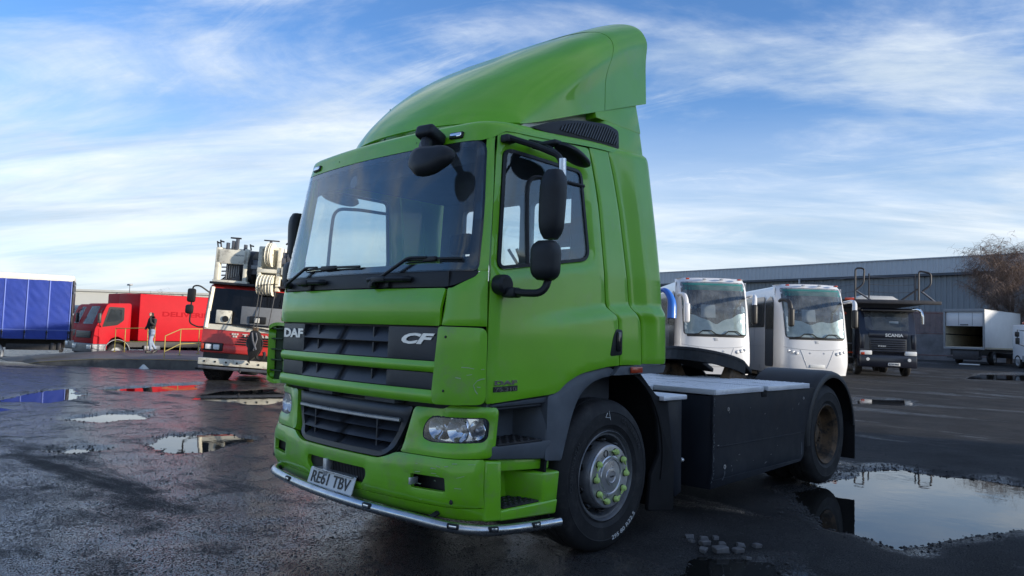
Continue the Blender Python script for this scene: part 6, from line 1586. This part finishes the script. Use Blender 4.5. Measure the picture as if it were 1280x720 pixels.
# third coach, only its mirror and flank show
def far_coach():
    p = spot(780, 24.5); o = empty('coach', p, hdg(.05, 1), 'coach mostly hidden by the green cab, with a bright blue mirror', 'coach', 'white coaches parked behind the truck')
    bm = BM(); prism(bm, r2([(-1.25, .35), (1.2, .35), (1.25, 1.0), (1.22, 3.3), (1.05, 3.58), (-1.05, 3.58), (-1.25, 3.2)], .15, 4), fy(0), .3, 10.5, .05); fin('body', bm, 'coach_white', o, ang=40)
    bm = BM(); prism(bm, r2([(-1.1, 1.5), (1.12, 1.5), (1.12, 3.2), (-1.1, 3.2)], .2, 4), fy(.28), 0, .03); fin('windscreen', bm, 'black_gloss', o)
    bm = BM(); prism(bm, r2([(.9, 1.3), (10.3, 1.9), (10.3, 3.2), (.9, 3.2)], .12, 3), fx(1.225), 0, .012); fin('side_glazing', bm, 'black_gloss', o)
    bm = BM(); pts = fillet([(1.15, .3, 3.0), (1.35, -.1, 3.05), (1.52, -.45, 2.7), (1.50, -.5, 2.1)], .25, 6); tube(bm, pts, [lerp(.07, .15, i/(len(pts)-1)) for i in range(len(pts))], 12); fin('mirror', bm, 'blue_plastic', o)
    for yy in (2.5, 8.6): simple_wheel(o, 1.08, yy, .5, .5, .28)
far_coach()

# ---- dark car transporter
sp_ = spot(1111, 34.4); sc_ = empty('car_transporter', sp_, hdg(.22, 1), 'dark blue car transporter lorry with empty upper deck, next to the coaches', 'truck')
def sbox(name, x0, x1, y0_, y1_, z0, z1, mat, bev=.02, par=None):
    bm = BM(); box(bm, x0, x1, y0_, y1_, z0, z1, bev); return fin(name, bm, mat, par or sc_)
bm = BM(); prism(bm, r2([(.06, .75), (0, 1.2), (.05, 1.95), (.10, 2.08), (.38, 3.02), (.62, 3.18), (1.8, 3.20), (1.8, .75)], .06, 3), lambda u, v, w_: Vector((w_, u, v)), -1.2, 1.2, .06); scab = fin('cab', bm, 'navy_cab', sc_, ang=40)
def sws(u, v): return Vector((lerp(-1.08, 1.08, u), lerp(.11, .375, v)-.014+.05*(2*u-1)**2, lerp(2.12, 3.02, v)))
bm = BM(); grid(bm, sws, 10, 5); bmesh.ops.solidify(bm, geom=list(bm.faces), thickness=.01); fin('windscreen_backing', bm, 'interior_light', sc_)  # paler backing imitates the bright reflection on this windscreen
bm = BM(); grid(bm, lambda u, v: sws(u, v)+Vector((0, -.02, .004)), 10, 5); bmesh.ops.solidify(bm, geom=list(bm.faces), thickness=.006); fin('windscreen', bm, 'coach_glass', sc_)
sbox('sun_visor', -1.1, 1.1, -.12, .35, 3.0, 3.08, 'ink', .03); sbox('windscreen_card', .10, .50, .20, .22, 2.22, 2.55, 'tail_white', .004)
gp = sbox('grille', -.78, .78, -.05, .05, 1.10, 1.74, 'grille_black', .03)
for k in range(6): sbox('grille_slat', -.74, .74, -.085, .0, 1.14+k*.10, 1.20+k*.10, 'navy_cab', .012, gp)
sbox('badge_panel', -.82, .82, -.045, .08, 1.78, 2.02, 'navy_cab', .03)
local_text('lettering', 'SCANIA', sc_, (-.12, -.052, 1.83), (1, 0, 0), .76, .15, 'silver_letter', .03)
local_text('lettering', 'P320', gp, (-.42, -.09, 1.36), (1, 0, 0), .32, .07, 'silver_letter', .02)
sbox('bumper', -1.22, 1.22, -.10, .5, .42, .98, 'navy_cab', .05)
for s in (-1, 1):
    sbox('headlight', s*.70, s*1.20, -.12, .1, .98, 1.18, 'lamp_glass', .03); bm = BM(); lathe(bm, [(.075, 0), (.075, -.03), (0, -.035)], (s*.88, -.10, .78), 'y', 16); fin('fog_lamp', bm, 'lamp_glass', sc_)
    sbox('corner_deflector', s*1.0, s*1.2, -.04, .3, 1.25, 1.95, 'navy_cab', .06)
    bm = BM(); pts = fillet([(s*1.15, .35, 3.12), (s*1.38, .1, 3.12), (s*1.46, .0, 2.9), (s*1.46, .0, 2.45)], .12, 5); tube(bm, pts, .075, 8, sx=.7); fin('mirror', bm, 'chrome', sc_)
    for yy in (1.2, 5.0, 6.3): simple_wheel(sc_, s*1.05, yy, .50, .50, .3, s=s)
sbox('indicator_lens', -1.19, -1.02, -.125, 0, .985, 1.10, 'orange_lens', .01)
npl = sbox('number_plate', -.02, .50, -.115, -.09, .50, .64, 'plate_white', .006); local_text('plate_lettering', 'KT10 WRZ', npl, (.03, -.12, .53), (1, 0, 0), .42, .08, 'ink', .01)
# bodywork beside the cab (image left) with step bars
sbox('side_body', -2.1, -1.3, 1.0, 1.6, .5, 3.2, 'ink', .03); sbox('chassis_rail', -1.0, 1.0, 1.8, 12, .55, .95, 'chassis')
for z, m_ in ((.45, 'mid_steel'), (.80, 'mid_steel'), (1.02, 'orange_lens'), (1.45, 'mid_steel')): sbox('side_bar', -2.0, -1.3, .90, 1.0, z, z+.06, m_, .01)
sbox('tail_lamp', -1.75, -1.6, .9, 1.02, 2.85, 2.98, 'orange_lens', .02)
dk = sbox('upper_deck', -2.2, 2.0, .2, 11, 3.42, 3.56, 'dark_steel', .03); sbox('deck_edge', -2.3, 2.3, .1, .3, 3.36, 3.52, 'dark_steel', .02, dk); sbox('deck_lamp', -1.85, -1.45, .0, .12, 3.50, 3.62, 'orange_lens', .02, dk); sbox('deck_side', -2.25, -2.1, .3, 11, 3.45, 3.75, 'dark_steel', .02, dk)
bm = BM(); prism(bm, r2([(-1.2, 3.60), (.8, 3.60), (.5, 3.78), (-.9, 3.80)], .05, 3), fy(1.2), 0, 3.5, .03); fin('deck_tray', bm, 'tail_white', dk)
for x, h, w_ in ((-1.30, 5.05, .40), (1.55, 4.95, .42)):
    bm = BM(); tube(bm, fillet([(x, .5, 3.5), (x, .5, h), (x+w_, .5, h), (x+w_*.9, .5, h-.75), (x, .5, 4.0)] if x < 0 else [(x-.1, .5, 3.5), (x-.1, .5, h), (x+w_, .5, h-.1), (x+w_, .5, 4.3), (x, .5, 3.95)], .15, 4), .045, 8); fin('guard_loop', bm, 'dark_steel', dk)
    bm = BM(); tube(bm, [(x, .5, 4.0), (x+(.75 if x < 0 else .6), .5, 3.5)], .045, 8); fin('guard_brace', bm, 'mid_steel', dk)
bm = BM(); tube(bm, [(1.4, .5, 4.1), (.7, .5, 3.55)], .045, 8); fin('guard_brace', bm, 'dark_steel', dk)
bm = BM(); tube(bm, fillet([(-2.3, 4, 3.5), (-2.3, 4, 4.15), (-1.9, 4, 4.15), (-1.85, 4, 3.6)], .1, 4), .04, 6); fin('guard_loop', bm, 'dark_steel', dk)
for x, y in ((-.7, .5), (1.3, .5)):
    bm = BM(); tube(bm, [(x, y, 3.5), (x, y, 4.8)], .035, 6); fin('deck_post', bm, 'dark_steel', dk)
for z in (3.95, 4.3, 4.65):
    bm = BM(); tube(bm, [(-.7, .5, z), (.3, .5, z-.06), (1.3, .5, z)], .013, 4); fin('guard_wire', bm, 'mid_steel', dk)
    bm = BM(); tube(bm, [(-3.2, 5, z-.1), (-2.2, 3, z-.12), (-1.3, .5, z)], .013, 4); fin('guard_wire', bm, 'mid_steel', dk)

# ---- big clad warehouse at the back
A_, B_ = spot(1216, 70, 0), spot(780, 104, 0); dirw = (B_-A_); Lw = dirw.length; ax = dirw.normalized(); A_ -= ax*60; Lw += 60
outw = Vector((ax.y, -ax.x, 0)); 
if outw.dot(Vector((CAM.x, CAM.y, 0))-A_) < 0: outw = -outw
wh = empty('warehouse', (0, 0, 0), 0, 'long blue-grey corrugated warehouse behind the coaches and transporter', 'building')
def wpt(s, o_, z): v = A_+ax*s+outw*o_; return Vector((v.x, v.y, z))
def corr(name, z0, z1, off, mat, pitch, amp):
    bm = BM(); n = int(Lw/pitch); row = []
    for i in range(n):
        for f, o_ in ((0, 0), (.30, 0), (.42, amp), (.80, amp), (.92, 0)):
            s = (i+f)*pitch; row.append((s, off+o_))
    lo = [bm.verts.new(wpt(s, o_, z0)) for s, o_ in row]; hi = [bm.verts.new(wpt(s, o_, z1)) for s, o_ in row]
    for i in range(len(row)-1): bm.faces.new((lo[i], lo[i+1], hi[i+1], hi[i]))
    return fin(name, bm, mat, wh, smooth=False)
corr('wall', 2.6, 8.6, 0, 'clad', .50, .06); corr('eaves_band', 8.55, 10.0, .55, 'clad_light', .50, .05)
bm = BM(); hexa(bm, [wpt(0, -.2, 0), wpt(Lw, -.2, 0), wpt(Lw, -25, 0), wpt(0, -25, 0), wpt(0, -.2, 9.9), wpt(Lw, -.2, 9.9), wpt(Lw, -25, 9.9), wpt(0, -25, 9.9)]); fin('core', bm, 'clad_dark', wh)
bm = BM(); hexa(bm, [wpt(0, .7, 9.98), wpt(Lw, .7, 9.98), wpt(Lw, -25, 10.2), wpt(0, -25, 10.2), wpt(0, .7, 10.08), wpt(Lw, .7, 10.08), wpt(Lw, -25, 10.4), wpt(0, -25, 10.4)]); fin('roof', bm, 'clad_light', wh)
bm = BM(); hexa(bm, [wpt(0, .05, 8.3), wpt(Lw, .05, 8.3), wpt(Lw, .6, 8.3), wpt(0, .6, 8.3), wpt(0, .05, 8.53), wpt(Lw, .05, 8.53), wpt(Lw, .6, 8.53), wpt(0, .6, 8.53)]); fin('gutter', bm, 'clad_dark', wh)
bm = BM(); hexa(bm, [wpt(0, -.1, -.5), wpt(Lw, -.1, -.5), wpt(Lw, .15, -.5), wpt(0, .15, -.5), wpt(0, -.1, 2.6), wpt(Lw, -.1, 2.6), wpt(Lw, .15, 2.6), wpt(0, .15, 2.6)]); fin('plinth', bm, 'concrete', wh)
for s in (77, 92):
    bm = BM(); a = wpt(s, .8, 0); tube(bm, [a, a+Vector((0, 0, 8.4))], .12, 8); fin('downpipe', bm, 'clad_light', wh)
bm = BM(); tube(bm, [wpt(100, .8, 9.2), wpt(99.2, .8, 10.1)], .05, 5); fin('roof_cable', bm, 'clad_dark', wh)
# ---- fence in front of the warehouse
fn = empty('yard_fence', (0, 0, 0), 0, 'tall slatted yard fence, grey below and rusty red above', 'fence')
fa, fb_ = spot(1120, 63), spot(1300, 60); dv_ = fb_-fa; n = 150
for nm, z0, z1, mt, wd in (('lower_slats', 0, 2.3, 'fence_wood', .70), ('upper_slats', 2.25, 4.05, 'fence_rust', .55)):
    bm = BM()
    for i in range(n):
        p = fa+dv_*(i/n); d = dv_.normalized()*(dv_.length/n*wd/2); q = Vector((dv_.y, -dv_.x, 0)).normalized()*.02
        hexa(bm, [p-d-q+Vector((0, 0, z0)), p+d-q+Vector((0, 0, z0)), p+d+q+Vector((0, 0, z0)), p-d+q+Vector((0, 0, z0)), p-d-q+Vector((0, 0, z1)), p+d-q+Vector((0, 0, z1)), p+d+q+Vector((0, 0, z1)), p-d+q+Vector((0, 0, z1))])
    o = fin(nm, bm, mt, fn, smooth=False); o['kind'] = 'stuff'
bm = BM(); 
for z in (.4, 2.2, 3.9): tube(bm, [fa+Vector((0, 0, z)), fb_+Vector((0, 0, z))], .05, 5)
fin('fence_rail', bm, 'fence_rust', fn)

# ---- white box lorry seen from behind, shutter half up
q0 = spot(1206, 51.5); bl_o = empty('box_lorry', q0, hdg(-.766, -.643), 'white box lorry with rear shutter half open, parked by the fence', 'truck')
# local: rear face at y=0 with -y away ... built with the rear at y=0 facing +y, body towards -y
def lbox(name, x0, x1, y0_, y1_, z0, z1, mat, bev=.02, par=None):
    bm = BM(); box(bm, x0, x1, y0_, y1_, z0, z1, bev); return fin(name, bm, mat, par or bl_o)
HW = 1.27; Z0, Z1 = 1.22, 3.80; L_ = 7.5
for s in (-1, 1): lbox('side_wall', s*HW, s*(HW-.05), -L_, 0, Z0, Z1, 'tail_white', .01)
lbox('box_roof', -HW, HW, -L_, 0, Z1-.05, Z1+.02, 'tail_white', .01); lbox('box_floor', -HW+.02, HW-.02, -L_, 0, Z0-.10, Z0+.02, 'box_inside', .01); lbox('front_bulkhead', -HW+.05, HW-.05, -L_, -L_+.06, Z0, Z1-.05, 'box_inside', .01)
for s in (-1, 1): lbox('inner_lining', s*(HW-.055), s*(HW-.075), -L_+.1, -.1, Z0+.02, Z1-.1, 'box_inside', .005); lbox('load_rail', s*(HW-.08), s*(HW-.10), -L_+.1, -.1, 2.05, 2.13, 'dark_steel', .005)
fr = lbox('rear_frame', -HW-.02, HW+.02, -.02, .06, Z1-.16, Z1+.05, 'grey_paint', .015)
for s in (-1, 1): lbox('frame_post', s*(HW+.02), s*(HW-.10), -.02, .06, Z0-.05, Z1-.16, 'grey_paint', .015, fr)
lbox('rear_sill', -HW, HW, -.05, .08, Z0-.16, Z0-.02, 'grey_paint', .015, fr)
sh = lbox('roller_shutter', -HW+.10, HW-.10, -.10, -.06, 2.66, 3.64, 'coach_white', .01)
for k in range(2): lbox('shutter_joint', -HW+.75+k*.85, -HW+.78+k*.85, -.065, -.05, 2.7, 3.62, 'grey_paint', .003, sh)
lbox('shutter_handle', -.25, .25, -.065, -.03, 2.72, 2.80, 'mid_steel', .01, sh)
lbox('chassis_rail', -.9, .9, -L_-2, -.1, .65, 1.08, 'chassis'); lbox('tail_lift', -.9, .7, -.6, .05, .35, .95, 'dark_steel', .03); lbox('underrun_bar', -1.1, 1.1, -.1, 0, .45, .56, 'dark_steel')
for s in (-1, 1):
    for yy in (-2.2, -8.6): simple_wheel(bl_o, s*1.05, yy, .48, .48, .3, s=s)
lbox('side_skirt', .9, 1.2, -5, -3, .45, 1.05, 'dark_steel'); lbox('cab', -1.15, 1.15, -10.0, -8.0, .7, 2.9, 'coach_white', .15)
lbox('plank', -1.3, -.1, 1.0, 1.25, .02, .10, 'tail_white', .02)
# ---- white lorry cab at the right edge
q1 = spot(1308, 47.5); wc = empty('white_lorry', q1, hdg(.15, 1), 'white lorry cab with orange beacon at the right edge', 'truck')
def wbx(name, x0, x1, y0_, y1_, z0, z1, mat, bev=.03, par=None):
    bm = BM(); box(bm, x0, x1, y0_, y1_, z0, z1, bev); return fin(name, bm, mat, par or wc)
bm = BM(); prism(bm, r2([(.05, .6), (0, 1.1), (.05, 1.6), (.35, 2.72), (.5, 2.85), (1.7, 2.85), (1.7, .6)], .06, 3), lambda u, v, w_: Vector((w_, u, v)), -1.12, 1.12, .05); fin('cab', bm, 'coach_white', wc, ang=40)
bm = BM(); grid(bm, lambda u, v: Vector((lerp(-1.02, 1.02, u), lerp(.06, .33, v)-.012, lerp(1.66, 2.66, v))), 6, 4); bmesh.ops.solidify(bm, geom=list(bm.faces), thickness=.008); fin('windscreen', bm, 'black_gloss', wc)
bm = BM(); prism(bm, r2([(-1.02, 1.3), (-.78, 1.38), (-.55, 1.25), (-.70, 1.12), (-1.0, 1.14)], .04, 3), fy(0), -.03, .05); fin('headlight', bm, 'lamp_glass', wc)
wbx('grille', -.5, .5, -.03, .05, 1.0, 1.3, 'ink'); wbx('bumper', -1.15, 1.15, -.08, .5, .45, .85, 'grey_paint'); wbx('beacon', -1.0, -.45, .5, .8, 2.86, 3.05, 'orange_lens', .06)
bm = BM(); tube(bm, [(-1.1, .3, 2.45), (-1.6, .1, 2.5), (-1.62, .1, 1.6), (-1.12, .2, 1.45)], .025, 6); ma_ = fin('mirror_arm', bm, 'ink', wc)
wbx('mirror', -1.75, -1.50, .02, .16, 2.05, 2.38, 'ink', .05, ma_); wbx('mirror', -1.72, -1.48, .02, .16, 1.58, 2.0, 'ink', .05, ma_)
for s in (-1, 1): simple_wheel(wc, s*.98, 1.1, .46, .46, .28, s=s)
wbx('chassis_rail', -.5, .5, 1.6, 6, .6, .95, 'chassis')

# ---- bare drooping tree
def bare_tree(base, H, seed, label, spread=1.0, ntw=5200, name='bare_tree', group=None):
    rnd = random.Random(seed); o = empty(name, base, 0, label, 'tree', group)
    tr = BM(); tips = []
    def limb(p, d, L, r, lev):
        n = 5; pts = [p.copy()]; rr = [r]
        for i in range(n):
            d = (d+Vector((rnd.uniform(-.16, .16), rnd.uniform(-.16, .16), .06 if lev < 2 else -.02))).normalized(); p = p+d*(L/n); pts.append(p.copy()); rr.append(r*(1-.6*(i+1)/n))
            if lev < 3 and i >= 1:
                for _ in range(2 if lev else 2):
                    a = rnd.uniform(0, 2*pi); side = Vector((cos(a), sin(a), rnd.uniform(.15, .7))); limb(p.copy(), (d*.55+side*.8*spread).normalized(), L*rnd.uniform(.5, .72), rr[-1]*.62, lev+1)
            if lev >= 2: tips.append((p.copy(), d.copy()))
        tube(tr, pts, rr, 6 if lev < 2 else 4, caps=False)
    limb(Vector((0, 0, -.2)), Vector((0, 0, 1)), H*.52, H*.022, 0)
    fin('trunk', tr, 'bark', o)
    vs, fs = [], []
    for k in range(ntw):
        p, d = rnd.choice(tips); q = Vector((rnd.gauss(0, 1), rnd.gauss(0, 1), rnd.uniform(-.1, .8))).normalized(); L = H*rnd.uniform(.04, .12); w_ = .014*rnd.uniform(.6, 1.2)
        p = p+Vector((rnd.gauss(0, .2), rnd.gauss(0, .2), rnd.gauss(0, .2)))*H*.02; prev = None
        sd_ = Vector((-q.y, q.x, 0)).normalized() if abs(q.x)+abs(q.y) > 1e-3 else Vector((1, 0, 0))
        for i in range(5):
            w2 = w_*(1-i*.2); i0 = len(vs); vs += [p+sd_*w2, p-sd_*w2, p+sd_.cross(q)*w2]
            if prev is not None:
                for a, b in ((0, 1), (1, 2), (2, 0)): fs.append((prev+a, prev+b, i0+b, i0+a))
            prev = i0; q = (q+Vector((rnd.gauss(0, .12), rnd.gauss(0, .12), -.42))).normalized(); p = p+q*L/4
    me = bpy.data.meshes.new('crown'); me.from_pydata(vs, [], fs); me.update(); new_obj('crown', me, o, 'twig')
    return o
bare_tree(spot(1262, 57), 10.2, 5, 'large bare brown tree with drooping twigs in front of the warehouse', 1.15, 9000)
bare_tree(spot(1330, 58), 8.5, 8, 'bare tree at the right edge beside the large drooping tree', 1.1, 4000)
for k, (px_, h, lb) in enumerate(((208, 5.6, 'left one of two small distant bare trees above the red lorry'), (233, 5.4, 'right one of two small distant bare trees above the red lorry'))):
    bare_tree(spot(px_, 75, -.6), h, 20+k, lb, 1.3, 1500, 'distant_tree', 'distant bare trees on the left')
